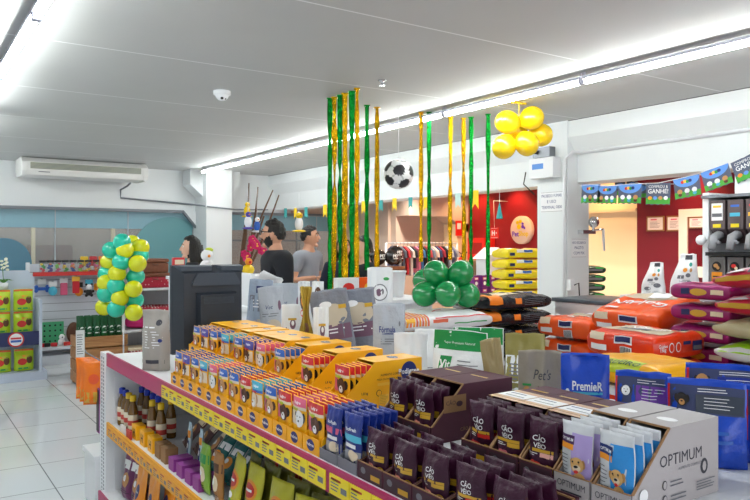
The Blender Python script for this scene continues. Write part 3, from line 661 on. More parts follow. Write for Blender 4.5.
bo = [(1.06, 4.11, 'b', 'front row, beside the white end panel'), (1.06, 4.035, 'b', 'front row, second from the end panel'), (1.055, 3.955, 'y', 'front row, third from the end panel'), (1.055, 3.875, 'y', 'front row, fourth from the end panel'), (1.105, 3.70, 'y', 'front row, fifth from the end panel'), (1.12, 3.60, 'y', 'standing alone nearer the camera'),
      (1.16, 4.08, 'b', 'back row, beside the white end panel'), (1.16, 3.98, 'b', 'back row, second from the end panel'), (1.16, 3.87, 'b', 'back row, third from the end panel'), (1.16, 3.78, 'b', 'back row, fourth from the end panel'), (1.2, 3.69, 'y', 'back row, nearest the camera')]
for x, y, c, l in bo: bottle((x, y, GM+0.001), CAPB if c == 'b' else CAPY, 'amber bottle with %s cap, %s' % ('blue' if c == 'b' else 'yellow', l))
PK_OR = gloss('pack_orange_yellow', (240, 150, 24)); PK_BR = gloss('pack_brown_plum', (96, 62, 62)); PK_TE = gloss('pack_teal', (36, 112, 112)); PK_LI = gloss('pack_lime_yellow', (196, 190, 40)); PK_OL = gloss('pack_olive', (112, 112, 34)); PK_GR = gloss('pack_fresh_green', (130, 176, 50)); PK_KR = gloss('pack_kraft', (172, 118, 58)); PK_PU = gloss('pack_purple', (110, 34, 90)); CLEAR = gloss('pack_clear_grey', (150, 148, 140), rough=0.25)
MAG = mat('carton_magenta_purple', (150, 60, 150), 0.5)
def plain(stripe, blob):
    def d(P, w, h):
        P.rect(-w*0.47, w*0.47, h*0.62, h*0.80, stripe, 5, 2); P.up().oval(0, h*0.40, w*0.28, h*0.16, blob, 14, 2).up().oval(-w*0.08, h*0.43, w*0.12, h*0.07, WH, 10, 1); P.lines(-w*0.35, w*0.35, h*0.12, h*0.2, 2, BLACK)
    return d
def fruit(P, w, h):
    P.oval(0, h*0.60, w*0.36, h*0.17, ORG, 16, 2).up().oval(0, h*0.60, w*0.28, h*0.12, RED, 14, 2); P.up().rect(-w*0.18, w*0.18, h*0.58, h*0.62, WH, 4, 1)
    P.oval(-w*0.1, h*0.25, w*0.2, h*0.1, GREENI, 12, 1); P.oval(w*0.22, h*0.2, w*0.15, h*0.08, PKB['cyan'], 12, 1); P.oval(w*0.0, h*0.35, w*0.12, h*0.06, WH, 10, 1)
GREENI = mat('ink_green', (40, 150, 70), 0.45)
M_stick = pouch('p', 0.035, 0.19, 0.012, PK_OR, plain(PKB['cyan'], LOGOB), seed=61); M_stickw = pouch('p', 0.035, 0.19, 0.012, gloss('pack_pale_blue', (190, 214, 226)), plain(PK_OR, LOGOB), seed=62)
M_br = pouch('p', 0.12, 0.2, 0.03, PK_BR, plain(CRM, TAN), seed=63); M_te = pouch('p', 0.11, 0.17, 0.03, PK_TE, plain(WH, ORG), seed=64)
M_li = pouch('p', 0.13, 0.22, 0.035, PK_LI, fruit, seed=65); M_lib = pouch('p', 0.13, 0.22, 0.03, PK_OL, None, seed=66); M_gr = pouch('p', 0.09, 0.2, 0.03, PK_GR, plain(GREENI, CRM), seed=67); M_kr = pouch('p', 0.09, 0.2, 0.03, PK_KR, plain(BRN, CRM), seed=68)
M_or = pouch('p', 0.09, 0.19, 0.02, PK_OR, plain(RED, BRN), seed=69); M_cl = pouch('p', 0.15, 0.2, 0.045, CLEAR, plain(WH, GRY), seed=70)
M_pb = pouch('p', 0.13, 0.25, 0.06, PK_PU, plain(WH, TAN), 'stand', seed=71); M_ob = pouch('p', 0.15, 0.24, 0.05, PK_OR, lambda P, w, h: (P.oval(0, h*0.5, w*0.2, h*0.16, LOGOB, 14, 2).up().text('Pedigree', 0, h*0.5, h*0.05, WH, w*0.36, 0.02), P.rect(-w*0.4, w*0.4, h*0.16, h*0.3, GOLDI, 4, 2)), 'stand', seed=72)
def put(name, me, loc, rz, label, cat, group=None, rx=0, ry=0):
    o = link(name, me, None, loc); o.rotation_euler = (rx, ry, rz); return tag(o, label, cat, group)
# small boxes on the shelf lip
def small_box(loc, w, d, h, m, label, letter=None, name='snack_box'):
    q = MB(); q.box(0, d, -w/2, w/2, 0, h, m)
    if letter: Print(q, lambda y, z, e: (-e, -y, z)).text(letter, 0, h*0.5, h*0.55, BRN, None, 0.03)
    o = q.build(name, None, loc); return tag(o, label, 'box', 'small boxes on the middle shelf')
for i, px in enumerate((134, 142, 150)): small_box((1.03, fY(px, 1.03), GM+0.001), 0.08, 0.05, 0.075, YEL2, 'small yellow snack box with brown letter, %s from the bottles' % ORD[i], 'H')
for i, px in enumerate((122, 128)): small_box((1.006, fY(px, 1.006), GM+0.001), 0.07, 0.012, 0.045, BLR if i else WH, 'small %s card before the amber bottles' % ('red' if i else 'white'), None, 'display_card')
for i, px in enumerate((157, 163)): small_box((1.03, fY(px, 1.03), GM+0.001), 0.07, 0.06, 0.07, KRAFT, 'small kraft brown box, %s from the yellow snack boxes' % ORD[i])
for i, px in enumerate((171, 179, 187.5, 195.5)): small_box((1.025, fY(px, 1.025), GM+0.001), 0.07, 0.09, 0.055, MAG, 'magenta purple snack box, %s from the kraft boxes' % ORD[i])
put('snack_packet', M_or, (1.27, 3.52, GM+0.06), R90, 'orange yellow packet lying slanted behind the snack boxes, nearer the bottles', 'packet', None, -0.9)
put('snack_packet', M_or, (1.26, 3.36, GM+0.06), R90, 'orange yellow packet lying slanted behind the kraft boxes', 'packet', None, -0.9)
for i, (y, z) in enumerate(((3.42, 0.0), (3.27, 0.0), (3.12, 0.0))): put('treat_pouch', M_br, (1.175, y, GM+0.03), R90-0.2, 'brown plum treat pouch leaning back behind the small boxes, %s from the bottles' % ORD[i], 'pouch', 'brown plum treat pouches', -0.75)
for i, y in enumerate((2.96, 2.83, 2.70)): put('treat_pouch', M_te, (1.13, y, GM+0.03), R90+0.1, 'teal treat pouch leaning back, %s one behind the magenta boxes' % ORD[i], 'pouch', 'teal treat pouches', -0.7)
for i, (px, me, c) in enumerate(((185, M_stickw, 'pale blue and orange'), (196, M_stickw, 'pale blue'))): put('chew_stick_packet', me, (1.125, fY(px, 1.125)-0.05, GM+0.002), R90, 'upright %s chew stick packet behind the magenta boxes' % c, 'packet', None, -0.05)
for i in range(5): put('treat_pouch', M_or, (1.26, 2.56-0.066*i, GM+0.005), R90+0.5, 'orange treat pouch standing sideways, %s from the chew stick packets' % ORD[i], 'pouch', 'orange treat pouches on the middle shelf', -0.12)
for i, (x, y) in enumerate(((1.28, 2.12), (1.30, 1.95), (1.32, 1.78))): put('treat_bag', M_cl, (x, y, GM+0.05), R90, 'grey clear treat bag leaning back on the middle shelf, %s from orange pouches' % ORD[i], 'bag', 'grey clear treat bags', -0.35)
put('treat_pouch', M_gr, (1.05, fY(206, 1.05), GM+0.002), R90, 'fresh green treat pouch in front of the orange pouches', 'pouch')
put('treat_pouch', M_kr, (1.05, fY(219, 1.05), GM+0.002), R90, 'kraft brown treat pouch between green and lime pouches', 'pouch')
for i, px in enumerate((234, 250, 276, 304)):
    for k in range(3):
        put('fruit_snack_pouch', M_li if k == 0 else M_lib, (1.045+0.045*k, fY(px, 1.05)-0.02*k, GM+0.004), R90+0.15*(i-1), '%s lime snack pouch, %s in the row, from the kraft pouch towards the camera' % (ORD[i], 'front' if k == 0 else ORD[k]+' behind'), 'pouch', 'lime yellow snack pouches', -0.16-0.02*k)
for i in range(11): put('treat_bag', M_pb if i % 3 else M_te, (1.455, 3.5-0.185*i, GM+0.004), R90, 'dark treat bag at the back of the middle shelf, %s from the bottles' % ORD[i], 'bag', 'dark treat bags at the back of the middle shelf', -0.03)
# ---------- base deck ----------
for i, (x, px) in enumerate(((1.06, 121), (1.17, 124), (1.08, 133))): put('treat_bag', M_pb, (x, min(fY(px, x)-0.04, 3.98-0.13*(i == 2)-0.04*(i == 1)), GB+0.008), R90+0.2, 'purple treat bag on the bottom deck, %s from the white end panel' % ORD[i], 'bag', 'purple treat bags on the bottom deck', -0.08)
for i, (x, px) in enumerate(((1.03, 138), (1.04, 150), (1.10, 166), (1.12, 184), (1.12, 204), (1.13, 224))): put('treat_bag', M_ob, (x, fY(px, x), GB+0.008), R90, 'orange treat bag on the bottom deck, %s from the purple bags' % ORD[i], 'bag', 'orange treat bags on the bottom deck', -0.12)
for i, (x, y) in enumerate(((1.3, 3.75), (1.3, 3.55), (1.3, 3.3))): put('treat_bag', M_pb, (x, y, GB+0.008), R90, 'dark purple treat bag at the back of the bottom deck, %s from end panel' % ORD[i], 'bag', 'purple treat bags at the back', -0.1)
# dangling strip on the upright and small sign
q = MB(); q.box(-0.004, 0.0, -0.03, 0.03, -0.26, 0, MAG); q.box(-0.006, -0.004, -0.026, 0.026, -0.25, -0.01, BLACK); o = q.build('hanging_price_strip', None, (GF-0.018, GE+0.14, 0.72)); tag(o, 'narrow dark strip hanging on the outer side of the perforated upright', 'strip')
# ---------- taller bags standing behind the cartons ----------
RZ = 1.006
def face_cam(X, Y, off=0): return math.atan2(-X, Y)+off
def stand(px, ytop, X, wpx, t, base, draw, name, label, cat='bag', off=0.0, style='stand', lean=0.0, seed=0, z0=RZ, group=None, rx=0.0, roll=0.0):
    Y = fY(px, X); D = depth(X, Y); zt = CAM_H-(ytop-HOR)*D/FPX; w = wpx*D/FPX/math.cos(off)
    me = pouch('b', w, zt-z0, t, base, draw, style, lean, 0.006, seed)
    if name == 'treat_bag':
        for v in me.vertices: v.co.x *= 1.25-0.75*sm(0.3, 0.66, v.co.z/(zt-z0))+0.45*sm(0.7, 1, v.co.z/(zt-z0))
    return put(name, me, (X, Y, z0+abs(math.sin(roll))*w/2), face_cam(X, Y, off), label, cat, group, rx, roll)
SILB = gloss('pack_silver_blue', (150, 164, 184), rough=0.28, bump=0.6); SILG = gloss('pack_silver', (176, 182, 192), rough=0.26, bump=0.6); WHF = gloss('pack_white', (232, 234, 236), rough=0.35); GOLDF = gloss('pack_gold', (164, 136, 50), rough=0.25, metal=0.6); STEEL = gloss('pack_steel', (124, 128, 140), rough=0.26, bump=0.6); PLUM = mat('ink_plum_grey', (112, 78, 100), 0.45); GRN = gloss('pack_green', (12, 138, 66)); OLV = gloss('pack_olive_gold', (142, 132, 70)); KRF = gloss('pack_kraft_side', (170, 150, 104)); STONE = gloss('pack_stone', (150, 140, 126), rough=0.4); BLU = gloss('pack_royal_blue', (16, 70, 190)); BLUD = gloss('pack_deep_blue', (10, 40, 140))
NAVI = mat('ink_navy', (24, 36, 96), 0.45); RICE = mat('ink_rice', (196, 182, 160), 0.5)
def d_silver1(P, w, h): P.rect(-w*0.44, w*0.44, h*0.45, h*0.72, STEEL, 5, 4); P.up().rect(-w*0.2, w*0.1, h*0.76, h*0.88, NAVI, 2, 1); P.lines(-w*0.3, w*0.35, h*0.5, h*0.66, 3, WH); P.oval(0, h*0.22, w*0.32, h*0.1, RICE, 14, 2)
def d_vet(P, w, h): P.text('Vet', -w*0.1, h*0.62, h*0.07, NAVI, w*0.4, 0.0, False, 0.3); P.oval(w*0.3, h*0.64, w*0.06, h*0.09, PLUM, 10, 1); P.oval(0, h*0.28, w*0.3, h*0.12, RICE, 14, 2); P.lines(-w*0.4, w*0.4, h*0.44, h*0.52, 2, GRY)
def d_crest(P, w, h): P.oval(w*0.1, h*0.60, w*0.16, h*0.10, PLUM, 12, 2); P.up().oval(w*0.1, h*0.62, w*0.08, h*0.05, WH, 10, 1); P.oval(-w*0.25, h*0.5, w*0.05, h*0.04, NAVI, 8, 1); P.oval(w*0.3, h*0.25, w*0.05, h*0.04, NAVI, 8, 1); P.rect(-w*0.15, w*0.3, h*0.68, h*0.72, GOLDI, 3, 1)
def d_rice(P, w, h): P.oval(0, h*0.62, w*0.43, h*0.17, RICE, 16, 3); P.rect(-w*0.46, w*0.46, h*0.26, h*0.48, PLUM, 8, 5); P.up().lines(-w*0.36, w*0.36, h*0.34, h*0.44, 2, WH); P.up().oval(-w*0.1, h*0.78, w*0.16, h*0.05, WH, 12, 1); P.rect(w*0.22, w*0.42, h*0.70, h*0.76, GOLDI, 2, 1)
def d_round(P, w, h): P.oval(0, h*0.70, w*0.30, h*0.10, GRY, 20, 2); P.up().oval(0, h*0.70, w*0.26, h*0.087, WH, 20, 2); P.up().oval(-w*0.04, h*0.70, w*0.1, h*0.045, PLUM, 12, 1); P.oval(w*0.1, h*0.71, w*0.06, h*0.035, GRY, 10, 1); P.oval(w*0.25, h*0.86, w*0.12, h*0.02, GREENI, 10, 1); P.lines(-w*0.3, w*0.3, h*0.48, h*0.56, 3, GRY)
def d_formula(P, w, h): P.text('Fórmula', -w*0.05, h*0.62, h*0.09, LOGOB, w*0.5, 0.02); P.rect(-w*0.2, w*0.25, h*0.55, h*0.565, LOGOB, 3, 1); P.oval(w*0.33, h*0.7, w*0.03, h*0.04, GRY, 8, 1); P.lines(-w*0.25, w*0.3, h*0.4, h*0.5, 3, GRY); P.rect(-w*0.4, w*0.2, h*0.1, h*0.16, RED, 4, 1)
def d_plain(P, w, h): P.lines(-w*0.1, w*0.2, h*0.15, h*0.3, 4, GRY, 0.3)
def d_green(P, w, h):
    P.rect(-w*0.485, w*0.485, h*0.68, h*0.99, GRN, 8, 5); P.up().text('Super Premium Natural', 0, h*0.79, h*0.05, WH, w*0.8)
    P.rect(-w*0.34, -w*0.12, h*0.34, h*0.58, GRN, 2, 2, w*0.03); P.up().text('Vit', -w*0.23, h*0.46, h*0.13, WH, w*0.2, 0.03); P.oval(-w*0.25, h*0.26, w*0.1, h*0.06, ORG, 10, 1); P.lines(w*0.0, w*0.4, h*0.2, h*0.55, 6, GRY, 0.25)
def d_olive(P, w, h): P.rect(-w*0.485, w*0.485, 0.004, h*0.62, WHF, 6, 4); P.up().oval(w*0.1, h*0.3, w*0.2, h*0.12, TAN, 12, 1); P.lines(-w*0.4, -w*0.1, h*0.2, h*0.5, 5, GRY)
def d_pets(P, w, h): P.text('Pet\'s', w*0.05, h*0.66, h*0.14, CHAR, w*0.4, 0.0, False, 0.3); P.rect(-w*0.05, w*0.2, h*0.24, h*0.5, BRN, 3, 2); P.up().oval(w*0.08, h*0.38, w*0.08, h*0.09, RED, 10, 1); P.rect(w*0.2, w*0.48, h*0.3, h*0.44, GREENI, 3, 2); P.oval(-w*0.3, h*0.4, w*0.09, h*0.1, TAN, 10, 1); P.rect(-w*0.4, -w*0.2, h*0.5, h*0.53, GREENI, 2, 1)
def d_prem(P, w, h): P.text('PremieR', w*0.05, h*0.60, h*0.11, WH, w*0.62, 0.02); P.rect(-w*0.25, w*0.36, h*0.50, h*0.53, PKB['cyan'], 4, 1); P.rect(-w*0.15, w*0.25, h*0.44, h*0.46, WH, 3, 1); P.oval(-w*0.36, h*0.5, w*0.05, h*0.06, WH, 10, 1); P.rect(-w*0.3, -w*0.02, h*0.2, h*0.3, WH, 3, 1); P.oval(w*0.1, h*0.2, w*0.17, h*0.13, CHAR, 12, 1); P.oval(w*0.15, h*0.16, w*0.09, h*0.08, CRM, 10, 1); P.rect(-w*0.48, w*0.48, h*0.955, h*0.965, BLUD, 4, 1)
def d_breed(face, coat, panel):
    def d(P, w, h):
        P.rect(-w*0.46, w*0.48, h*0.60, h*0.92, mat('ink_slate_blue', (58, 66, 104), 0.4), 8, 3); P.up().rect(-w*0.12, w*0.46, h*0.62, h*0.82, panel, 6, 3); P.up().lines(-w*0.02, w*0.42, h*0.65, h*0.80, 4, WH, 0.2); P.lines(-w*0.1, w*0.45, h*0.84, h*0.9, 2, WH, 0.3)
        dog_face(P, -w*0.3, h*0.75, w*0.09, face, coat, DKF); P.rect(-w*0.485, -w*0.455, h*0.3, h*0.93, RED, 1, 6); P.rect(-w*0.3, w*0.3, h*0.40, h*0.44, PKB['blue'], 4, 1); P.rect(-w*0.2, w*0.35, h*0.3, h*0.34, PKB['blue'], 4, 1)
    return d
stand(257, 280, 1.76, 24, 0.10, SILB, d_silver1, 'pet_food_bag', 'silver blue bag at the monitor end of the tall bags, below the papers', seed=1, off=0.1, roll=0.08)
stand(275, 287, 1.78, 26, 0.09, SILG, d_vet, 'pet_food_bag', 'silver bag with dark blue word, second from the monitor', seed=2, roll=-0.09)
stand(288, 283, 2.0, 36, 0.09, SILG, d_vet, 'pet_food_bag', 'large silver bag rising behind the small white bag near the gold bag', seed=3, off=-0.1)
stand(291, 304, 1.64, 19, 0.05, WHF, d_crest, 'pet_food_bag', 'small white bag with tiny crests left of the gold bag', seed=4)
stand(306, 286, 1.585, 13, 0.04, GOLDF, lambda P, w, h: (P.oval(0, h*0.45, w*0.25, h*0.07, BRN, 12, 1), P.oval(0, h*0.25, w*0.3, h*0.12, YELD, 12, 1)), 'treat_bag', 'slim shiny gold bag standing among the white bags', seed=5)
stand(321, 307, 1.585, 16, 0.04, WHF, d_crest, 'pet_food_bag', 'white bag with plum crest right of the gold bag', seed=6)
stand(338, 292, 1.74, 40, 0.07, STEEL, d_rice, 'pet_food_bag', 'left one of the two steel grey bags with rice picture and plum band', seed=7, off=-0.2, roll=-0.16)
stand(363, 291, 1.905, 40, 0.06, STEEL, d_rice, 'pet_food_bag', 'right one of the two steel grey bags with rice picture and plum band', seed=8, off=-0.2, roll=-0.14)
for i, px in enumerate((304, 318)):
    def d_rwy(P, w, h): P.rect(-w*0.48, w*0.48, h*0.04, h*0.24, RED, 4, 2); P.up().rect(-w*0.48, w*0.48, h*0.04, h*0.1, ORG, 4, 1); P.oval(0, h*0.68, w*0.36, h*0.22, BRN, 14, 2).up().oval(0, h*0.66, w*0.24, h*0.14, ORG, 12, 1); P.oval(0, h*0.42, w*0.3, h*0.08, RED, 12, 1).up().oval(0, h*0.42, w*0.2, h*0.04, WH, 10, 1)
    stand(px, 281, 2.04, 12, 0.05, WHF, d_rwy, 'pet_food_bag', ['white and red bag behind the gold bag', 'white and red bag between gold bag and streamers'][i], seed=9+i)
stand(380, 267, 2.067, 26, 0.05, WHF, d_round, 'pet_food_bag', 'tall white bag with round grey emblem left of the white bucket', seed=11, style='full')
stand(389, 303, 1.76, 33, 0.06, SILG, d_formula, 'pet_food_bag', 'pale silver bag with blue word in front of the tall white bag', seed=12)
stand(411, 332, 1.65, 34, 0.10, WHF, d_plain, 'pet_food_bag', 'plain white bag right behind the last yellow carton', seed=13, off=0.15)
stand(432, 329, 1.80, 36, 0.10, WHF, d_plain, 'pet_food_bag', 'plain white bag beside the green topped bag', seed=14, off=-0.1)
stand(458, 331, 1.72, 54, 0.09, WHF, d_green, 'pet_food_bag', 'front white bag with green top and leaning green emblem', seed=15, off=-0.25, roll=0.04)
stand(478, 327, 1.95, 52, 0.09, WHF, d_green, 'pet_food_bag', 'white bag with green top, standing behind its twin', seed=16, off=-0.1)
stand(499, 339, 1.64, 20, 0.05, KRF, d_plain, 'pet_food_bag', 'narrow kraft gold bag turned edgewise beside the green topped bags', seed=17, off=0.5, roll=-0.14)
stand(525, 333, 1.95, 40, 0.07, OLV, d_olive, 'pet_food_bag', 'bag with olive gold top behind the stone grey bag', seed=18)
stand(540, 350, 1.66, 44, 0.06, STONE, d_pets, 'pet_food_bag', 'stone grey bag with dark script and green tab left of the blue bag', seed=19)
stand(585, 353, 1.66, 48, 0.06, BLU, d_prem, 'pet_food_bag', 'royal blue bag with white lettering, leftmost of the blue bags', seed=20)
VIO = mat('ink_violet', (110, 50, 160), 0.45); GRPN = mat('ink_dark_slate', (54, 62, 78), 0.45)
stand(643, 371, 1.64, 54, 0.07, BLU, d_breed(WH, WH, VIO), 'pet_food_bag', 'blue bag with grey white dog and violet panel', seed=21, off=-0.1)
stand(706, 379, 1.67, 74, 0.07, BLU, d_breed(DKF, TAN, GRPN), 'pet_food_bag', 'large blue bag with small dark dog, behind the pearl cartons', seed=22, off=-0.1)
stand(728, 364, 1.97, 80, 0.08, BLU, d_breed(TAN, WH, BLUD), 'pet_food_bag', 'blue bag standing behind the large blue bag with dark dog', seed=23)
stand(778, 385, 1.80, 60, 0.07, BLU, d_breed(TAN, WH, GOLDI), 'pet_food_bag', 'blue bag cut by the right photo edge', seed=24)
tm = pouch('b', 0.13, 0.16, 0.025, GOLDF, lambda P, w, h: (P.rect(-w*0.44, w*0.44, h*0.1, h*0.9, BLACK, 5, 6), P.up().lines(-w*0.3, w*0.3, h*0.3, h*0.7, 4, GOLDI)), seed=25)
put('gold_black_pouch', tm, (1.60, 0.75, RZ+0.016), R90, 'gold rimmed black pouch lying in the lower right corner, lower one', 'pouch', None, -1.45)
put('gold_black_pouch', tm, (1.63, 0.74, RZ+0.05), R90+0.1, 'gold rimmed black pouch lying in the lower right corner, upper one', 'pouch', None, -1.4)
# ---------- stacks of big sacks on low tables ----------
TABM = mat('table_white', (214, 216, 220), 0.5)
def table(x0, x1, y0, y1, z, label, name='display_table'):
    t = thing(name, label, 'table', ((x0+x1)/2, (y0+y1)/2, 0)); a, b_ = (x1-x0)/2, (y1-y0)/2
    q = MB(); q.box(-a, a, -b_, b_, z-0.03, z, TABM); q.build('table_top', t)
    for sx in (-1, 1):
        for sy in (-1, 1): q = MB(); q.box(sx*a-sx*0.05, sx*a, sy*b_-sy*0.05, sy*b_, 0, z-0.03, TABM); q.build('leg', t)
    return t
def stack(name, mes, x, y, z0, dz, rz, labels, cat, group, jit=0.008, tilt=None):
    r = random.Random(name+str(x)); out = []
    for i, (me, l) in enumerate(zip(mes, labels)):
        out.append(put(name, me, (x+r.uniform(-jit, jit), y+r.uniform(-jit, jit), z0+i*dz), rz+r.uniform(-0.03, 0.03), l, cat, group))
    return out
ORS = gloss('sack_orange', (240, 88, 20), rough=0.28, bscale=18); ORD_ = gloss('sack_orange_red', (226, 58, 20), rough=0.28, bscale=18); BEIGE = mat('sack_beige_print', (206, 190, 166), 0.4); TEALI = mat('sack_teal_print', (40, 150, 140), 0.4)
def golden(top_txt=True, base_side=0):
    def d(P, S):
        T2 = S.T/2; top = S.top
        if top_txt:
            P.rect(-S.L*0.40, S.L*0.32, top+S.W*0.16, top+S.W*0.44, BEIGE, 10, 8); P.up().text('GoldeN', -S.L*0.02, top-S.W*0.08, S.W*0.2, WH, S.L*0.8, 0.02, True)
            P.up().rect(-S.L*0.1, S.L*0.2, top+S.W*0.22, top+S.W*0.4, WH, 5, 5); P.rect(-S.L*0.36, -S.L*0.16, top-S.W*0.36, top-S.W*0.30, WH, 3, 2)
        else:
            P.rect(-S.L*0.44, S.L*0.44, top-S.W*0.30, top+S.W*0.3, BEIGE, 10, 8); P.up().rect(-S.L*0.25, S.L*0.18, top-S.W*0.20, top-S.W*0.06, GRY, 5, 3); P.text('GoldeN', 0, top+S.W*0.1, S.W*0.15, WH, S.L*0.6, 0.02, True)
        P.rect(-S.L*0.05, S.L*0.22, T2*0.15, T2*0.7, WH, 5, 3); P.up().rect(-S.L*0.03, S.L*0.2, T2*0.3, T2*0.6, NAVI, 4, 2)
        P.rect(-S.L*0.40, -S.L*0.16, -T2*0.5, -T2*0.05, WH, 4, 2); P.rect(S.L*0.05, S.L*0.22, -T2*0.75, -T2*0.05, WH, 8, 2); P.up()
        for k in range(7): P.rect(S.L*(0.065+0.021*k), S.L*(0.065+0.021*k)+0.004, -T2*0.7, -T2*0.1, BLACK, 1, 2)
        P.rect(-S.L*0.42, -S.L*0.2, T2*0.3, T2*0.8, CRM, 4, 2)
    return d
# the side the front stack shows towards the camera's right is its end face: print it with a label plate
def end_face(me_owner): pass
SO1 = Sack(0.42, 0.46, 0.135, p=14, n=0.34, seed=1, end=0.55, wob=0.012); SO2 = Sack(0.48, 0.46, 0.135, p=10, n=0.34, seed=2, end=0.45, wob=0.014)
def endprint(S, P):   # marks on the end (local +x) of a sack
    mb = P.mb
    def efn(y, z, e): return (S.L/2+0.0+e+0.001, y, S.T/2+z)
    return Print(mb, efn, 0.0015)
def gold_end(d0):
    def d(P, S):
        d0(P, S); E = endprint(S, P); k = S.T*S.end
        E.rect(S.W*0.24, S.W*0.42, -k*0.36, k*0.30, NAVI, 2, 2); E.up().rect(S.W*0.25, S.W*0.41, -k*0.3, -k*0.02, GRY, 2, 1); E.rect(S.W*0.06, S.W*0.2, k*0.1, k*0.34, NAVI, 2, 1)
        for y in (-0.16, -0.04): E.oval(S.W*y, k*0.0, 0.022, 0.026, WH, 14, 1); E.up().oval(S.W*y, 0, 0.017, 0.021, ORD_, 14, 1)
        E.text('15kg', -S.W*0.32, -k*0.12, 0.026, WH, None, 0.02); E.text('Golden', -S.W*0.32, k*0.16, 0.018, WH, None, 0.01)
    return d
m1 = SO1.mesh('s', ORD_, gold_end(golden(False))); m1b = SO1.mesh('s', ORD_, gold_end(golden(True))); m2 = SO2.mesh('s', ORS, golden(True))
SY = Sack(0.42, 0.38, 0.11, p=10, n=0.4, seed=3, end=0.5)
def yellow_d(P, S): T2 = S.T/2; P.rect(-S.L*0.42, S.L*0.3, T2*0.1, T2*1.9, LIME, 10, 6); P.up().text('CORDEIRO', -S.L*0.02, T2*1.1, T2*0.7, mat('ink_moss', (70, 96, 40), 0.5), S.L*0.6, 0.02); P.oval(S.L*0.36, 0, 0.02, 0.02, GREENI, 12, 1)
my = SY.mesh('s', gloss('sack_amber', (246, 176, 20)), yellow_d)
table(3.17, 3.66, 2.14, 2.64, 0.64, 'white low table under the front orange sacks')
table(2.70, 3.13, 1.84, 2.32, 0.90, 'white low table under the amber sack')
put('dog_food_sack', my, (2.915, 2.08, 0.908), R90, 'amber yellow sack lying before the front orange stack, behind the royal blue bag', 'sack', None)
stack('dog_food_sack', [m1b, m1b, m1], 3.415, 2.40, 0.646, 0.152, R90, ['orange red sack lowest in the front orange stack', 'orange red sack in the middle of the front orange stack', 'orange red sack with beige panel on top of the front stack'], 'sack', 'front orange stack')
table(3.72, 4.14, 2.50, 3.03, 0.70, 'white low table under the tilted rear orange sacks')
table(3.72, 4.14, 3.05, 3.52, 0.755, 'white low table under the left rear orange pair')
stack('dog_food_sack', [m2, m2], 3.94, 2.76, 0.706, 0.152, R90, ['orange sack in the middle of the tilted rear stack', 'orange sack under the tilted top sack'], 'sack', 'rear orange sacks', 0.004)
o = put('dog_food_sack', m2, (3.93, 2.76, 1.06), R90, 'orange sack lying tilted on top of the rear stack, lettering upside down', 'sack', 'rear orange sacks', 0.24, 0.0)
SO3 = Sack(0.44, 0.42, 0.135, p=8, n=0.36, seed=5, end=0.4, wob=0.014); m3 = SO3.mesh('s', ORS, golden(True))
stack('dog_food_sack', [m3, m3], 3.94, 3.285, 0.761, 0.158, R90, ['orange sack below, left rear pair beside the black sacks', 'orange sack on top of the left rear pair beside the black sacks'], 'sack', 'left rear orange sacks', 0.003)
# magenta stack
SM = Sack(0.35, 0.36, 0.09, p=8, n=0.4, seed=6, end=0.4); MGS = gloss('sack_magenta', (150, 20, 100), rough=0.3, bscale=20)
mm = SM.mesh('s', MGS, lambda P, S: (P.oval(S.L*0.0, 0.0, 0.05, 0.02, GOLDI, 14, 2), P.rect(-S.L*0.3, -S.L*0.15, -0.012, 0.02, NAVI, 3, 2), P.rect(S.L*0.2, S.L*0.4, -0.01, 0.016, CRM, 3, 2), P.rect(-S.L*0.3, S.L*0.3, S.top-0.1, S.top+0.1, PKB['pink'], 5, 4)))
table(3.69, 4.07, 2.08, 2.47, 0.765, 'white low table under the magenta sacks')
stack('cat_food_sack', [mm]*5, 3.88, 2.275, 0.771, 0.118, R90, ['magenta sack, %s in the magenta stack' % k for k in ('lowest', 'second from the bottom', 'middle one', 'second from the top', 'topmost')], 'sack', 'magenta sacks', 0.003)
def d_white_tri(P, w, h): P.oval(-w*0.05, h*0.62, w*0.1, h*0.05, ORG, 10, 1); P.oval(w*0.1, h*0.5, w*0.1, h*0.05, GRY, 10, 1); P.rect(-w*0.3, -w*0.05, h*0.42, h*0.5, GRY, 3, 1); P.oval(w*0.18, h*0.75, w*0.08, h*0.05, TEALI, 10, 1); P.lines(-w*0.2, w*0.2, h*0.3, h*0.4, 3, GRY); P.oval(w*0.15, h*0.3, w*0.16, h*0.07, GRY, 10, 1); P.oval(-w*0.25, h*0.2, w*0.14, h*0.06, GRY, 10, 1); P.oval(w*0.2, h*0.62, w*0.06, h*0.05, TAN, 10, 1); P.rect(-w*0.16, w*0.26, h*0.86, h*0.97, CHAR, 4, 2); P.lines(-w*0.3, w*0.3, h*0.08, h*0.14, 2, GRY)
def tri(w, h, t, seed):
    me = pouch('b', w, h, t, WHF, d_white_tri, 'full', 0, 0.008, seed)
    for v in me.vertices: k = 1-0.45*sm(0.2, 1.0, v.co.z/h); v.co.x = v.co.x*k+0.022*sm(0.3, 1, v.co.z/h)
    return me
table(4.24, 4.66, 2.74, 3.20, 1.20, 'white high table behind the tilted orange sack')
put('pet_food_bag', tri(0.19, 0.29, 0.10, 1), (4.46, 2.84, 1.201), face_cam(4.46, 2.84), 'larger white printed bag narrowing upwards, standing behind the tilted orange sack', 'bag')
put('pet_food_bag', tri(0.16, 0.23, 0.09, 2), (4.40, 3.04, 1.201), face_cam(4.36, 3.01), 'smaller white printed bag left of its larger twin', 'bag')
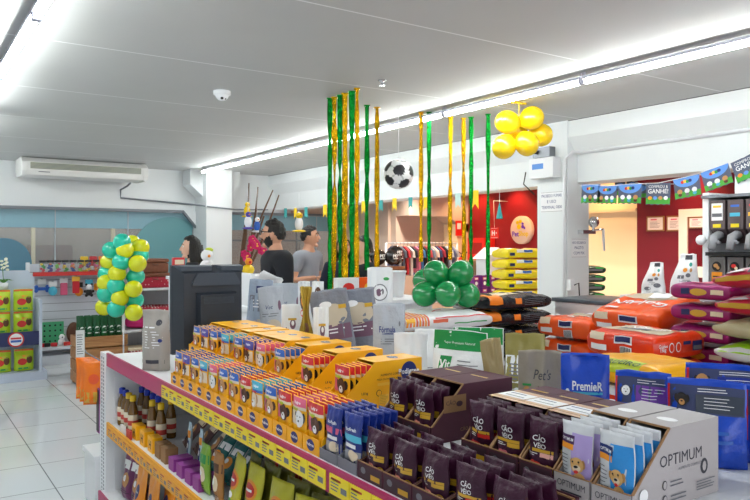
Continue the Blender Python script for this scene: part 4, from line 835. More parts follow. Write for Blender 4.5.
# right stack
RGS = gloss('sack_red', (176, 20, 50), rough=0.3, bscale=20); GGS = gloss('sack_gold', (180, 140, 30), rough=0.3, metal=0.3, bscale=20); WGS = gloss('sack_white_grey', (206, 206, 206), rough=0.35, bscale=20); LGS = gloss('sack_lime', (150, 200, 30), bscale=20); PGS = gloss('sack_plum', (90, 20, 62), rough=0.3, bscale=20); BGS = gloss('sack_black', (22, 22, 28), rough=0.28, bscale=20); KGS = gloss('sack_khaki', (176, 166, 130), bscale=20)
SR = Sack(0.60, 0.72, 0.105, p=4, n=0.45, seed=7, end=0.3, wob=0.016, flat=False)
def red_d(P, S):
    T2 = S.T/2
    P.rect(-S.L*0.47, S.L*0.47, -T2*0.2, T2*0.35, GGS, 14, 2); P.rect(-S.L*0.30, S.L*0.47, T2*1.1, S.top+0.1, WGS, 10, 8); P.rect(-S.L*0.42, -S.L*0.18, T2*0.9, S.top*0.7, PKB['pink'], 4, 5); P.up(); P.rect(-S.L*0.18, S.L*0.05, T2*0.5, T2*1.6, CHAR, 4, 3); P.rect(-S.L*0.1, S.L*0.47, S.top*0.55, S.top*0.62, RED, 8, 1); P.text('Adultos', S.L*0.16, T2*0.08, T2*0.35, RED, S.L*0.3); P.oval(-S.L*0.3, T2*1.0, 0.05, 0.02, WH, 12, 1)
mr = SR.mesh('s', RGS, red_d); mk = SR.mesh('s', KGS, None)
ml = SR.mesh('s', WGS, lambda P, S: P.rect(-S.L*0.47, S.L*0.47, S.T*0.05, S.top, LGS, 12, 8)); mp_ = SR.mesh('s', PGS, lambda P, S: P.rect(-S.L*0.2, S.L*0.4, -0.01, 0.02, GOLDI, 6, 1)); mb_ = SR.mesh('s', BGS, lambda P, S: (P.rect(-S.L*0.4, S.L*0.3, -0.02, 0.012, GRY, 6, 2, 0.06), P.rect(-S.L*0.1, S.L*0.47, 0.02, 0.035, WH, 6, 1)))
table(3.44, 4.2, 1.48, 2.05, 0.59, 'white low table under the stack at the right photo edge')
sk_ = stack('dog_food_sack', [mb_, mb_, mp_, ml, mk, mr, mr], 3.83, 1.765, 0.596, 0.119, R90,
      ['black sack lowest in the right edge stack', 'black sack second from below in the right edge stack', 'plum sack below the lime and white sack', 'lime and white sack in the right edge stack', 'khaki sack under the red and gold sacks', 'red and gold sack under the topmost sack', 'red, gold and white sack topmost in the right edge stack'], 'sack', 'sacks stacked at the right photo edge', 0.006)
sk_[-1].rotation_euler.y = -0.10; sk_[-1].location.z += 0.035
# white stack
SW = Sack(0.70, 0.45, 0.092, p=8, n=0.42, seed=8, end=0.3, wob=0.015); WSK = gloss('sack_white', (228, 230, 232), rough=0.35, bscale=18)
def white_d(P, S):
    T2 = S.T/2
    for i in range(9): P.rect(-S.L*(0.47-0.03*i), -S.L*(0.45-0.03*i), -T2*0.3, S.top*0.8, ORG if i % 2 else mat('ink_coral', (226, 110, 80), 0.45), 1, 8, 0.02)
    P.rect(-S.L*0.15, S.L*0.46, T2*0.62, T2*0.8, RED, 10, 1); P.rect(-S.L*0.18, -S.L*0.02, T2*0.1, T2*0.55, mat('ink_coral', (226, 110, 80), 0.45), 3, 2); P.rect(S.L*0.05, S.L*0.42, -T2*0.2, -T2*0.05, GREENI, 8, 1); P.rect(-S.L*0.45, -S.L*0.37, T2*0.2, T2*0.9, YELD, 2, 2); P.rect(S.L*0.0, S.L*0.1, S.top*0.8, S.top*0.86, RED, 3, 1)
mw = SW.mesh('s', WSK, white_d)
table(2.36, 3.16, 3.24, 3.78, 0.715, 'white low table under the white sacks')
stack('dog_food_sack', [mw]*4, 2.76, 3.51, 0.721, 0.107, 0, ['white sack with orange end, %s in the white stack' % k for k in ('lowest', 'second from below', 'second from the top', 'topmost')], 'sack', 'white sacks with orange ends', 0.006)
# black stack
SB = Sack(0.60, 0.42, 0.096, p=8, n=0.42, seed=9, end=0.35, wob=0.015); ORSK = gloss('sack_orange_end', (240, 130, 30), bscale=20)
def black_d(P, S):
    T2 = S.T/2; P.rect(-S.L*0.485, -S.L*0.30, -T2*0.2, S.top*0.9, ORSK, 4, 10); P.rect(-S.L*0.1, S.L*0.0, -T2*0.2, T2*0.7, ORSK, 2, 3); P.lines(S.L*0.05, S.L*0.4, -T2*0.4, T2*0.6, 4, GRY, 0.2); P.rect(-S.L*0.2, S.L*0.2, S.top-0.06, S.top+0.06, CRM, 5, 4)
mbk = SB.mesh('s', gloss('sack_black_film', (30, 30, 38), rough=0.25, bscale=22, bump=0.9), black_d)
table(3.36, 4.02, 3.57, 4.03, 0.75, 'white low table under the black sacks')
stack('dog_food_sack', [mbk]*4, 3.68, 3.80, 0.756, 0.113, -0.05, ['black sack with orange end, %s in the black stack' % k for k in ('lowest', 'second from below', 'second from the top', 'topmost')], 'sack', 'black sacks with orange ends', 0.004)
# yellow stack behind the right pillar
SYW = Sack(0.42, 0.34, 0.098, p=8, n=0.42, seed=10, end=0.3, wob=0.018); YSK = gloss('sack_yellow', (246, 222, 24), rough=0.3, bscale=18)
myw = SYW.mesh('s', YSK, lambda P, S: (P.rect(-S.L*0.25, S.L*0.2, S.T*0.1, S.T*0.4, WH, 6, 3), P.up().rect(-S.L*0.05, S.L*0.2, S.T*0.15, S.T*0.34, PKB['blue'], 4, 2), P.rect(-S.L*0.44, -S.L*0.3, -S.T*0.2, S.T*0.1, NAVI, 3, 2)))
table(5.30, 5.74, 5.25, 5.66, 0.86, 'low table under the yellow sacks behind the right pillar')
stack('cat_litter_sack', [myw]*6, 5.50, 5.455, 0.866, 0.109, -0.25, ['yellow sack, %s in the stack left of the pillar' % k for k in ('lowest', 'second from below', 'third from below', 'third from the top', 'second from the top', 'topmost')], 'sack', 'yellow sacks beside the pillar', 0.006)
# dark green sacks seen through the right opening
SG = Sack(0.46, 0.34, 0.085, p=8, n=0.42, seed=12, end=0.3, wob=0.012)
mg = SG.mesh('s', gloss('sack_dark_green', (20, 52, 36), rough=0.3, bscale=20), lambda P, S: (P.rect(-S.L*0.2, S.L*0.4, -0.012, 0.012, GRY, 5, 1), P.rect(S.L*0.2, S.L*0.45, 0.015, 0.03, GREENI, 3, 1)))
table(6.16, 6.64, 5.15, 5.6, 0.93, 'low table under the dark green sacks in the right opening')
stack('dog_food_sack', [mg]*4, 6.40, 5.37, 0.936, 0.098, -0.3, ['dark green sack, %s in the small stack beside the cream wall' % k for k in ('lowest', 'second from below', 'second from the top', 'topmost')], 'sack', 'dark green sacks', 0.005)
# flat grey tray on a white cabinet behind the orange sacks
t = thing('white_cabinet', 'white cabinet with dark flat lid behind the left orange sacks', 'cabinet', (4.42, 3.50, 0))
q = MB(); q.box(-0.24, 0.24, -0.24, 0.24, 0, 1.12, WHITE); q.build('cabinet_body', t)
q = MB(); q.rbox(-0.26, 0.26, -0.26, 0.26, 1.12, 1.15, mat('lid_slate', (72, 80, 90), 0.4), 0.006); q.build('lid', t)
# ---------- people ----------
SKIN = mat('skin', (214, 158, 128), 0.5, mottle=0.04, mscale=20); SKIN2 = mat('skin_pale', (226, 178, 152), 0.5); HAIRD = mat('hair_dark', (22, 17, 16), 0.5, bump=0.6, bscale=120); EYEW = mat('eye_white', (235, 232, 228), 0.3); EYED = mat('eye_dark', (20, 16, 14), 0.2); LIPS = mat('lip', (176, 96, 88), 0.5)
def skinned(verts, edges, radii, root, levels=1):
    me = bpy.data.meshes.new('sk'); me.from_pydata(verts, edges, []); o = bpy.data.objects.new('sk', me); C.objects.link(o)
    o.modifiers.new('s', 'SKIN'); 
    for i, r in enumerate(radii):
        r = r if isinstance(r, tuple) else (r, r); me.skin_vertices[0].data[i].radius = r
    me.skin_vertices[0].data[root].use_root = True
    sd = o.modifiers.new('d', 'SUBSURF'); sd.levels = levels; sd.render_levels = levels
    dg = bpy.context.evaluated_depsgraph_get(); dg.update()
    out = bpy.data.meshes.new_from_object(o.evaluated_get(dg)); bpy.data.objects.remove(o)
    bm = bmesh.new(); bm.from_mesh(out); bmesh.ops.holes_fill(bm, edges=bm.edges[:]); bmesh.ops.recalc_face_normals(bm, faces=bm.faces[:]); bm.to_mesh(out); bm.free()
    return [v.co.copy() for v in out.vertices], [list(p.vertices) for p in out.polygons]
def chain(groups, root, levels=1):
    """groups: list of polylines [(name,(x,y,z),r),...]; equal names are shared joints"""
    idx, vs, rs_, es = {}, [], [], []
    for g in groups:
        prev = None
        for nme, p, r in g:
            if nme not in idx: idx[nme] = len(vs); vs.append(p); rs_.append(r)
            if prev is not None: es.append((prev, idx[nme]))
            prev = idx[nme]
    return skinned(vs, es, rs_, idx[root], levels)
def head_shape(p):
    x, y, z = p   # unit sphere; y = forward
    X, Y, Z = x*0.074, y*0.094, z*0.118
    if z < 0: k = -z; X *= 1-0.30*k**1.5; Y = Y*(1-0.18*k) + 0.016*k*(1 if y > 0 else 0.35)
    if y > 0.35: X *= 1-0.08*(y-0.35)
    if z > 0.3 and y > 0: Y -= 0.010*(z-0.3)
    return Vector((X, Y, Z))
def head_mesh(mb, m):
    bm = bmesh.new(); bmesh.ops.create_uvsphere(bm, u_segments=28, v_segments=20, radius=1)
    for v in bm.verts: v.co = head_shape(v.co)
    mb.bm(bm, m, True)
    mb.tube([(0, 0.085, 0.025), (0, 0.102, -0.002), (0, 0.110, -0.022), (0, 0.092, -0.034)], [0.008, 0.011, 0.015, 0.008], m, 8)     # nose
    mb.ball((0, 0.086, -0.055), 0.018, m, (1.2, 0.6, 0.6)); mb.ball((0, 0.074, -0.098), 0.026, m, (1.1, 0.8, 0.8))
    for s in (-1, 1): mb.ball((s*0.076, -0.006, -0.008), 0.03, m, (0.35, 0.7, 1.1)); mb.ball((s*0.03, 0.083, 0.034), 0.016, m, (1.5, 0.6, 0.5))
def shell(cond, off, m, nz=0.0, seg=36, rings=26):
    bm = bmesh.new(); bmesh.ops.create_uvsphere(bm, u_segments=seg, v_segments=rings, radius=1)
    dele = [v for v in bm.verts if not cond(v.co)]
    bmesh.ops.delete(bm, geom=dele, context='VERTS')
    for v in bm.verts:
        p = head_shape(v.co); n = v.co.normalized(); k = noise.noise(n*6)*nz; v.co = p+Vector((n.x, n.y, n.z))*(off+k)
    mb = MB(); inner = bm.copy()
    mb.bm(bm, m, True)
    for v in inner.verts: v.co *= 0.93
    bmesh.ops.reverse_faces(inner, faces=inner.faces[:]); mb.bm(inner, m, True)
    return mb
def hand(side, wrist, direction, palm_n, m_, mb, curl=0.5):
    d = Vector(direction).normalized(); n = Vector(palm_n).normalized(); a = d.cross(n).normalized()*side
    w_ = Vector(wrist)
    g = [[('w', w_[:], (0.022, 0.02)), ('p', (w_+d*0.045)[:], (0.034, 0.018)), ('k', (w_+d*0.085)[:], (0.036, 0.015))]]
    v, f = chain(g, 'w'); mb.add(v, f, m_, True)
    for i, (off, L) in enumerate(((-0.027, 0.062), (-0.009, 0.074), (0.009, 0.07), (0.027, 0.055))):
        b0 = w_+d*0.075+a*off; pts = [b0]; q = d.copy()
        for s_ in (0.42, 0.33, 0.25): q = (q*math.cos(curl*0.7)+n*math.sin(curl*0.7)).normalized(); pts.append(pts[-1]+q*L*s_*1.2)
        mb.tube(pts, [0.0095, 0.009, 0.008, 0.006], m_, 8)
    t0 = w_+d*0.03-a*0.028; t1 = t0+(d*0.6-a*0.7+n*0.3).normalized()*0.035; t2 = t1+(d*0.9-a*0.1+n*0.4).normalized()*0.03
    mb.tube([w_+d*0.02-a*0.01, t0, t1, t2], [0.014, 0.012, 0.0105, 0.007], m_, 8)
def mesh_obj(name, mb, parent, remesh=None, smooth=True):
    o = mb.build(name, parent)
    if remesh:
        r = o.modifiers.new('r', 'REMESH'); r.mode = 'VOXEL'; r.voxel_size = remesh; r.use_smooth_shade = True
        s = o.modifiers.new('s', 'SMOOTH'); s.iterations = 2 if remesh < 0.01 else 6; s.factor = 0.4 if remesh < 0.01 else 0.6
    return o
def lerp_tab(t, x):
    for (a, p), (b_, q) in zip(t, t[1:]):
        if x <= b_: return p+(q-p)*max(0, (x-a))/(b_-a)
    return t[-1][1]
hl = lambda y: lerp_tab([(-1, -0.42), (-0.55, -0.40), (-0.25, -0.1), (-0.08, 0.1), (0.1, 0.0), (0.28, 0.02), (0.34, 0.42), (0.6, 0.56), (1, 0.66)], y)
bl = lambda y: lerp_tab([(-0.12, 0.12), (0.12, 0.05), (0.3, -0.14), (0.6, -0.28), (0.8, -0.44), (1, -0.50)], y)
def person(label, loc, facing, H, skin, shirt, pants, sleeve, arms, hair='short', beard=False, glasses=False, belly=1.0, shirtm=None, headturn=0.0, wom=False, bulk=1.0):
    """facing: angle of +Y local. arms: {side: (elbow, wrist, handdir, palm normal)} in metres, for a 1.75 m body"""
    t = thing('person', label, 'person', loc, facing)
    S = H/1.75
    sw = (0.165 if wom else 0.195)*bulk; kb = bulk
    sh = {s: (s*sw, -0.005, 1.425) for s in (-1, 1)}
    body = [[('pel', (0, 0, 0.95), (0.15, 0.105)), ('wst', (0, 0, 1.10), (0.115*belly, 0.085*belly)), ('chs', (0, 0, 1.28), (0.125, 0.09)), ('upc', (0, -0.005, 1.42), (0.075, 0.06)), ('nk', (0, 0.0, 1.51), (0.055, 0.058)), ('hd', (0, 0.01, 1.60), (0.05, 0.055))]]
    for s in (-1, 1):
        el, wr, hdir, pn = arms[s]
        body.append([('upc', None, None), ('sh%d' % s, sh[s], 0.046), ('el%d' % s, el, 0.040), ('wr%d' % s, wr, 0.027)])
        body.append([('pel', None, None), ('hp%d' % s, (s*0.095, 0, 0.88), 0.088), ('kn%d' % s, (s*0.10, 0.02, 0.49), 0.058), ('an%d' % s, (s*0.10, -0.01, 0.09), 0.042), ('to%d' % s, (s*0.105, 0.14, 0.03), 0.035)])
    v, f = chain(body, 'pel', 2)
    mb = MB(); mb.M = Matrix.Scale(S, 4); mb.add(v, f, skin, True)
    for s in (-1, 1): el, wr, hdir, pn = arms[s]; hand(s, wr, hdir, pn, skin, mb)
    HM = Matrix.Translation((0, 0.02, 1.635)) @ Matrix.Rotation(headturn, 4, 'Z')
    mb.M = Matrix.Scale(S, 4) @ HM; head_mesh(mb, skin)
    mesh_obj('body', mb, t, 0.006)
    # clothes
    off = 0.016
    top = [[('a', (0, 0, 0.90), (0.172, 0.128)), ('wst', (0, 0, 1.10), (0.150*belly+off*0.5, 0.115*belly)), ('chs', (0, 0, 1.28), (0.172*kb, 0.126*kb)), ('upc', (0, -0.005, 1.42), (0.125*kb, 0.10)), ('nb', (0, 0, 1.485), (0.074, 0.074))]]
    for s in (-1, 1):
        el, wr, hdir, pn = arms[s]; E = Vector(el); W = Vector(wr); Sx = Vector(sh[s])
        g = [('upc', None, None), ('sh%d' % s, sh[s], 0.080*kb)]
        if sleeve == 'short': g.append(('el%d' % s, (Sx.lerp(E, 0.72))[:], 0.064))
        else: g += [('el%d' % s, el, 0.056*kb), ('wr%d' % s, (E.lerp(W, 0.9))[:], 0.041)]
        top.append(g)
    v, f = chain(top, 'a', 2); mb = MB(); mb.M = Matrix.Scale(S, 4); mb.add(v, f, shirt, True); mesh_obj('shirt', mb, t, 0.012)
    leg = [[('a', (0, 0, 0.97), (0.168, 0.122)), ('b', (0, 0, 0.93), (0.165, 0.12))]]
    for s in (-1, 1): leg.append([('b', None, None), ('hp%d' % s, (s*0.098, 0, 0.86), 0.102), ('kn%d' % s, (s*0.10, 0.02, 0.49), 0.076), ('an%d' % s, (s*0.10, -0.01, 0.10), 0.062)])
    v, f = chain(leg, 'a', 2); mb = MB(); mb.M = Matrix.Scale(S, 4); mb.add(v, f, pants, True); mb.build('trousers', t)
    for s in (-1, 1): mb = MB(); mb.M = Matrix.Scale(S, 4); mb.rbox(s*0.105-0.05, s*0.105+0.05, -0.09, 0.20, 0.0, 0.085, BLACK, 0.03, 3); mb.build('shoe', t)
    HMS = Matrix.Scale(S, 4) @ HM
    # hair
    if hair == 'short': mb = shell(lambda c: c.z > hl(c.y), 0.012, HAIRD, 0.012, 48, 40)
    else: mb = shell(lambda c: (c.z > 0.50 or (c.y < 0.30 and c.z > -0.9)) and not (c.y > 0.5 and c.z < 0.66), 0.016, HAIRD, 0.008)
    mb.M = Matrix.Identity(4)
    h_ = MB(); h_.M = HMS; h_.add([v[:] for v in mb.v], mb.f, HAIRD, True)
    if hair == 'long':
        for k in range(15):
            a = PI*(1.0+(k-7)/7*0.78)+PI/2*0; ang = -PI/2+(k-7)/7*1.55
            p = Vector((math.cos(ang)*0.085, math.sin(ang)*0.10, 0.03)); q = Vector((math.cos(ang)*0.095, math.sin(ang)*0.105-0.01, -0.12)); r_ = Vector((math.cos(ang)*0.09, math.sin(ang)*0.10-0.02, -0.30))
            h_.tube([p, q, r_], [0.022, 0.028, 0.012], HAIRD, 8)
    h_.build('hair', t)
    if beard:
        mb = shell(lambda c: c.z < bl(c.y) and c.y > -0.12, 0.006, HAIRD, 0.003, 48, 40)
        h_ = MB(); h_.M = HMS; h_.add([v[:] for v in mb.v], mb.f, HAIRD, True); h_.tube([(-0.028, 0.084, -0.052), (0, 0.1, -0.042), (0.028, 0.084, -0.052)], 0.006, HAIRD, 6); h_.build('beard', t)
    for s in (-1, 1):
        e = MB(); e.M = HMS; e.ball((s*0.031, 0.079, 0.014), 0.0115, EYEW, (1.2, 0.8, 0.8), 10, 8); e.ball((s*0.031, 0.088, 0.014), 0.005, EYED, (1, 0.6, 1), 8, 6); e.build('eye', t)
        e = MB(); e.M = HMS; e.tube([(s*0.014, 0.093, 0.036), (s*0.033, 0.092, 0.042), (s*0.052, 0.078, 0.036)], 0.004, HAIRD, 6); e.build('eyebrow', t)
    e = MB(); e.M = HMS; e.tube([(-0.024, 0.084, -0.058), (0, 0.096, -0.055), (0.024, 0.084, -0.058)], [0.003, 0.006, 0.003], LIPS, 6); e.build('lips', t)
    if glasses:
        e = MB(); e.M = HMS
        for s in (-1, 1):
            e.tube([(s*0.034+0.026*math.cos(a), 0.104, 0.012+0.021*math.sin(a)) for a in [PI*2*k/16 for k in range(17)]], 0.0042, BLACK, 6)
            e.tube([(s*0.06, 0.104, 0.02), (s*0.078, 0.06, 0.018), (s*0.083, -0.005, 0.012)], 0.004, BLACK, 6)
        e.tube([(-0.009, 0.104, 0.016), (0.009, 0.104, 0.016)], 0.0028, BLACK, 6); e.build('glasses', t)
    return t
SH_BLK = mat('cloth_black', (24, 26, 34), 0.85, bump=0.2, bscale=40); SH_GRY = mat('cloth_grey', (150, 154, 164), 0.9, bump=0.2, bscale=40); JEAN = mat('cloth_jeans', (48, 58, 84), 0.9); SH_NAV = mat('cloth_navy', (28, 34, 56), 0.85)
LEFT = math.atan2(-(-RT.x), (-RT.y))   # facing the photo's left: local +Y -> -RT
RIGHT = math.atan2(-RT.x, RT.y)
down = lambda s: ((s*0.235, -0.02, 1.14), (s*0.245, 0.03, 0.90), (0, 0.1, -1), (-s, 0, 0))
fwd = lambda s, z=1.08, x=0.17: ((s*0.24, -0.03, 1.15), (s*x, 0.24, z), (0, 1, -0.05), (-s*0.6, 0, -0.8))
person('bearded person with glasses and black shirt holding white papers', (2.69, 5.50, 0), LEFT+0.40, 1.76, SKIN, SH_BLK, JEAN, 'long', {-1: fwd(-1, 1.18, 0.10), 1: fwd(1, 1.17, 0.13)}, 'short', True, True, 1.4, None, -0.5, False, 1.17)
person('person in grey t-shirt looking right behind the bearded person', (3.88, 7.10, 0), RIGHT-0.5, 1.76, SKIN, SH_GRY, JEAN, 'short', {-1: fwd(-1, 1.16, 0.2), 1: fwd(1, 1.19, 0.2)}, 'short', False, False, 1.1, None, 0.45)
person('person with long dark hair behind the black monitor', (2.44, 6.83, 0), LEFT+0.25, 1.63, SKIN2, SH_BLK, JEAN, 'long', {-1: down(-1), 1: down(1)}, 'long', False, False, 0.9, None, 0, True)
person('person in navy top half hidden behind the streamer cluster', on_d(343, 245, 7.6)[:2]+(0,) if False else (on_d(343, 245, 7.6).x, on_d(343, 245, 7.6).y, 0), PI-TH+0.3, 1.62, SKIN, SH_NAV, JEAN, 'long', {-1: down(-1), 1: fwd(1)}, 'long', False, False, 1.0, None, 0, True)
person('person in black top standing right of the streamer cluster', (on_d(365, 245, 7.0).x, on_d(365, 245, 7.0).y, 0), LEFT+0.5, 1.63, SKIN2, SH_BLK, JEAN, 'long', {-1: down(-1), 1: down(1)}, 'short', False, False, 1.0)
# papers held by the bearded person
hp = Vector((2.72, 5.44, 0)); fd = -RT
pc = on_d(269, 282, 5.25)
q = MB()
for k in range(3): q.M = Matrix.Translation((0, 0, 0.004*k)) @ Matrix.Rotation(0.12*k, 4, 'Y'); q.add([(-0.085, -0.001, -0.06), (0.085, -0.001, -0.06), (0.085, -0.001, 0.06), (-0.085, -0.001, 0.06), (-0.085, 0.001, -0.06), (0.085, 0.001, -0.06), (0.085, 0.001, 0.06), (-0.085, 0.001, 0.06)], [(0,1,2,3), (7,6,5,4), (0,4,5,1), (1,5,6,2), (2,6,7,3), (3,7,4,0)], WH)
o = q.build('paper_sheets', None, pc); o.rotation_euler = (-0.6, 0.25, -TH); tag(o, 'white paper sheets held in the hands of the bearded person', 'papers')
# ---------- checkout counter ----------
t = thing('checkout_counter', 'white checkout counter in front of the bearded person', 'counter', (2.72, 4.62, 0))
q = MB(); q.box(-0.76, 0.76, -0.26, 0.26, 0.0, 1.10, WHITE); q.build('counter_body', t)
q = MB(); q.rbox(-0.79, 0.79, -0.29, 0.29, 1.10, 1.14, WHITE, 0.006); q.build('counter_top', t)
q = MB(); q.box(-0.76, -0.74, -0.26, 0.26, 1.14, 1.36, WHITE); q.build('side_ledge', t)
t = thing('bucket', 'white plastic bucket beside the green balloon bunch', 'bucket', (3.28, 4.60, 1.141))
q = MB(); q.lathe([(0.075, 0), (0.08, 0.004), (0.098, 0.19), (0.104, 0.192), (0.104, 0.205), (0.096, 0.205), (0.09, 0.19), (0.07, 0.02)], WHITE, n=24); q.build('bucket_body', t)
q = MB(); q.tube([(0.10*math.cos(a), -0.02-0.09*math.sin(a)*0.2, 0.165-0.10*math.sin(a)) for a in [PI*k/12 for k in range(13)]], 0.003, TRIMG, 6); q.build('bail_handle', t)
for i, (px, c) in enumerate(((331, WHF), (352, ORS))):
    p = on_y(px, 270, 4.62); put('pet_food_box', (lambda: (lambda mb: (mb.box(-0.09, 0.09, -0.03, 0.03, 0, 0.17, c), Print(mb, lambda x, z, e: (x, -0.03-e, z)).rect(-0.07, 0.07, 0.02, 0.06, PKB['pink'], 2, 1).oval(0, 0.1, 0.05, 0.035, RED if i == 0 else YELD, 12, 1), mb.build('t').data)[-1])(MB()))(), (p.x, 4.40, 1.142), 0, ['white and pink box on the counter behind the streamers', 'orange and yellow box on the counter, right of the streamer cluster'][i], 'box')
for o in [o for o in C.objects if o.name == 't' or o.name.startswith('t.')]: bpy.data.objects.remove(o)
# ---------- left back area ----------
SLAT = mat('slat_board', (206, 210, 218), 0.5); SHW = mat('shelf_white', (226, 229, 234), 0.45); REDS = mat('shelf_red', (206, 50, 44), 0.4)
t = thing('wall_shelf_unit', 'white slatted shelf unit with red top shelf under the windows', 'shelf', (2.02, 10.05, 0))
q = MB(); q.box(-0.56, 0.56, 0.20, 0.23, 0.08, 1.30, SLAT)
for k in range(11): q.box(-0.56, 0.56, 0.195, 0.20, 0.14+k*0.105, 0.146+k*0.105, TRIMG)
q.build('back_board', t)
q = MB(); q.box(-0.56, 0.56, -0.08, 0.20, 1.17, 1.185, SHW); q.build('upper_shelf', t)
q = MB(); q.box(-0.56, 0.56, -0.095, -0.08, 1.15, 1.20, REDS); q.build('shelf_edge', t)
q = MB(); q.box(-0.56, 0.56, -0.16, 0.20, 0.20, 0.24, SHW); q.build('lower_shelf', t)
q = MB(); q.box(-0.56, 0.56, -0.10, 0.20, 0.0, 0.12, SHW); q.build('base_panel', t)
for sx in (-1, 1): q = MB(); q.box(sx*0.56, sx*0.60, 0.16, 0.24, 0, 1.32, SHW); q.build('upright', t)
JARG = mat('jar_plastic', (206, 214, 214), 0.2, alpha=0.14); cols = [(206, 50, 60), (60, 150, 70), (230, 190, 40), (90, 60, 140), (40, 90, 170), (230, 120, 40), (220, 90, 140), (120, 190, 60)]
CANDY = [mat('candy_%d' % i, c, 0.4) for i, c in enumerate(cols)]
jr = random.Random(5)
for i in range(9):
    px = 43+i*7.6; p = on_y(px, 268, 10.04)
    j = thing('treat_jar', 'clear jar with dark lid on the red shelf, %s from the left' % ORD[i], 'jar', (p.x, 10.06, 1.186), 0, 'treat jars on the red shelf')
    q = MB(); q.lathe([(0.040, 0), (0.046, 0.003), (0.046, 0.13), (0.040, 0.14)], JARG, n=14); q.build('jar_body', j)
    q = MB()
    for k in range(9): q.ball((jr.uniform(-0.018, 0.018), jr.uniform(-0.018, 0.018), 0.020+k*0.0118), 0.020, CANDY[(i*3+k//4) % 8], (1, 1, 0.8), 7, 5)
    o = q.build('candy_filling', j); o['kind'] = 'stuff'
    q = MB(); q.lathe([(0.044, 0.138), (0.045, 0.14), (0.045, 0.162), (0.040, 0.165)], BLACK, n=14); q.build('lid', j)
for i in range(3):
    p = on_y(84+i*9, 259, 10.2); q = MB(); q.rbox(-0.05, 0.05, -0.02, 0.02, 0, 0.21, CANDY[(2, 0, 5)[i]], 0.01); q.box(-0.04, 0.04, -0.0215, -0.02, 0.03, 0.08, WH)
    o = q.build('treat_carton', None, (p.x, 10.185, 1.186)); tag(o, 'bright upright treat carton behind the jars, %s from the left' % ORD[i], 'carton', 'treat cartons behind the jars')
# toys on hooks
def toy(px, py, cs, label, kind):
    p = on_y(px, py, 10.12); t = thing('pet_toy', label, 'toy', (p.x, 10.12, p.z), 0, 'pet toys hanging on hooks'); t.scale = (1.12, 0.8, 1.2); t.location.y = 10.13-0.07*(px in (52, 75, 88))
    q = MB(); q.tube([(0, 0.12, 0.085), (0, -0.02, 0.085), (0, -0.025, 0.095)], 0.003, TRIMG, 6); q.build('hook', t)
    q = MB(); q.box(-0.045, 0.045, -0.004, 0.0, 0.03, 0.085, cs[1]); q.build('header_card', t)
    q = MB()
    if kind == 'ball': q.ball((0, 0, -0.02), 0.05, cs[0])
    elif kind == 'bone': q.tube([(-0.05, 0, -0.02), (0.05, 0, -0.02)], 0.018, cs[0]); [q.ball((s*0.06, 0, -0.02+k*0.018), 0.024, cs[0]) for s in (-1, 1) for k in (-1, 1)]
    elif kind == 'bear':
        q.ball((0, 0, 0.0), 0.036, cs[0]); q.ball((0, 0, -0.055), 0.04, cs[2])
        for s in (-1, 1): q.ball((s*0.03, 0, 0.03), 0.014, cs[2]); q.ball((s*0.045, 0, -0.045), 0.016, cs[2]); q.ball((s*0.03, 0, -0.09), 0.018, cs[2])
    else: q.rbox(-0.04, 0.04, -0.02, 0.02, -0.1, 0.035, cs[0], 0.012)
    q.build('toy_body', t)
toy(42, 287, (PKB['blue'], WH), 'blue bone toy on a hook, leftmost hanging toy', 'bone'); toy(52, 289, (PKB['cyan'], WH), 'pale blue ball toy second from left on the hooks', 'ball'); toy(64, 286, (PKB['pink'], WH), 'pink packet hanging third from left on the hooks', 'pack')
toy(75, 284, (PKB['red'], YELD), 'red packet with yellow card under the red shelf', 'pack'); toy(79, 290, (ORG, BLACK), 'orange ball with black card under the red shelf', 'ball'); toy(88, 287, (WH, PKB['cyan'], BLACK), 'black and white bear toy on a hook', 'bear'); toy(101, 285, (ORG, YELD), 'orange bone toy beside the balloon column', 'bone')
# lower shelf goods
GPEG = mat('dotted_green', (66, 160, 110), 0.5)
q = MB(); q.box(-0.17, 0.17, -0.012, 0.012, 0, 0.30, GPEG); P_ = Print(q, lambda x, z, e: (x, -0.012-e, z), 0.001)
for a in range(5):
    for c in range(4): P_.oval(-0.13+a*0.065, 0.05+c*0.068, 0.013, 0.013, BLACK, 10, 1)
p = on_y(50, 330, 10.1); o = q.build('dotted_board', None, (p.x, 10.12, 0.241)); tag(o, 'green board with black dots on the lower shelf', 'board')
p = on_y(72, 330, 10.0); t = thing('pet_mirror_toy', 'brown oval scratching toy on the lower shelf beside the green board', 'toy', (p.x+0.03, 10.05, 0.241))
q = MB(); q.M = Matrix.Translation((0, 0, 0.15)) @ Matrix.Rotation(PI/2, 4, 'X'); q.lathe([(0.05, -0.02), (0.085, -0.02), (0.09, 0), (0.085, 0.02), (0.05, 0.02)], BRN, n=24); 
for v in q.v: v.z = (v.z-0.15)*1.6+0.146
q.build('oval_rim', t)
q = MB(); q.ball((0, 0, 0.145), 0.05, REDS, (1, 0.3, 1.7)); q.build('centre_pad', t)
p = on_y(62, 335, 9.95); t = thing('plush_dog', 'white plush toy sitting before the green board', 'toy', (p.x, 9.98, 0.241))
q = MB(); q.ball((0, 0, 0.045), 0.045, WH, (1, 0.9, 1)); q.build('toy_body', t)
q = MB(); q.ball((0, -0.02, 0.115), 0.036, WH); [q.ball((s*0.03, -0.015, 0.13), 0.015, GREENI, (0.7, 0.7, 1.5)) for s in (-1, 1)]; q.ball((0, -0.054, 0.112), 0.009, BLACK); q.build('toy_head', t)
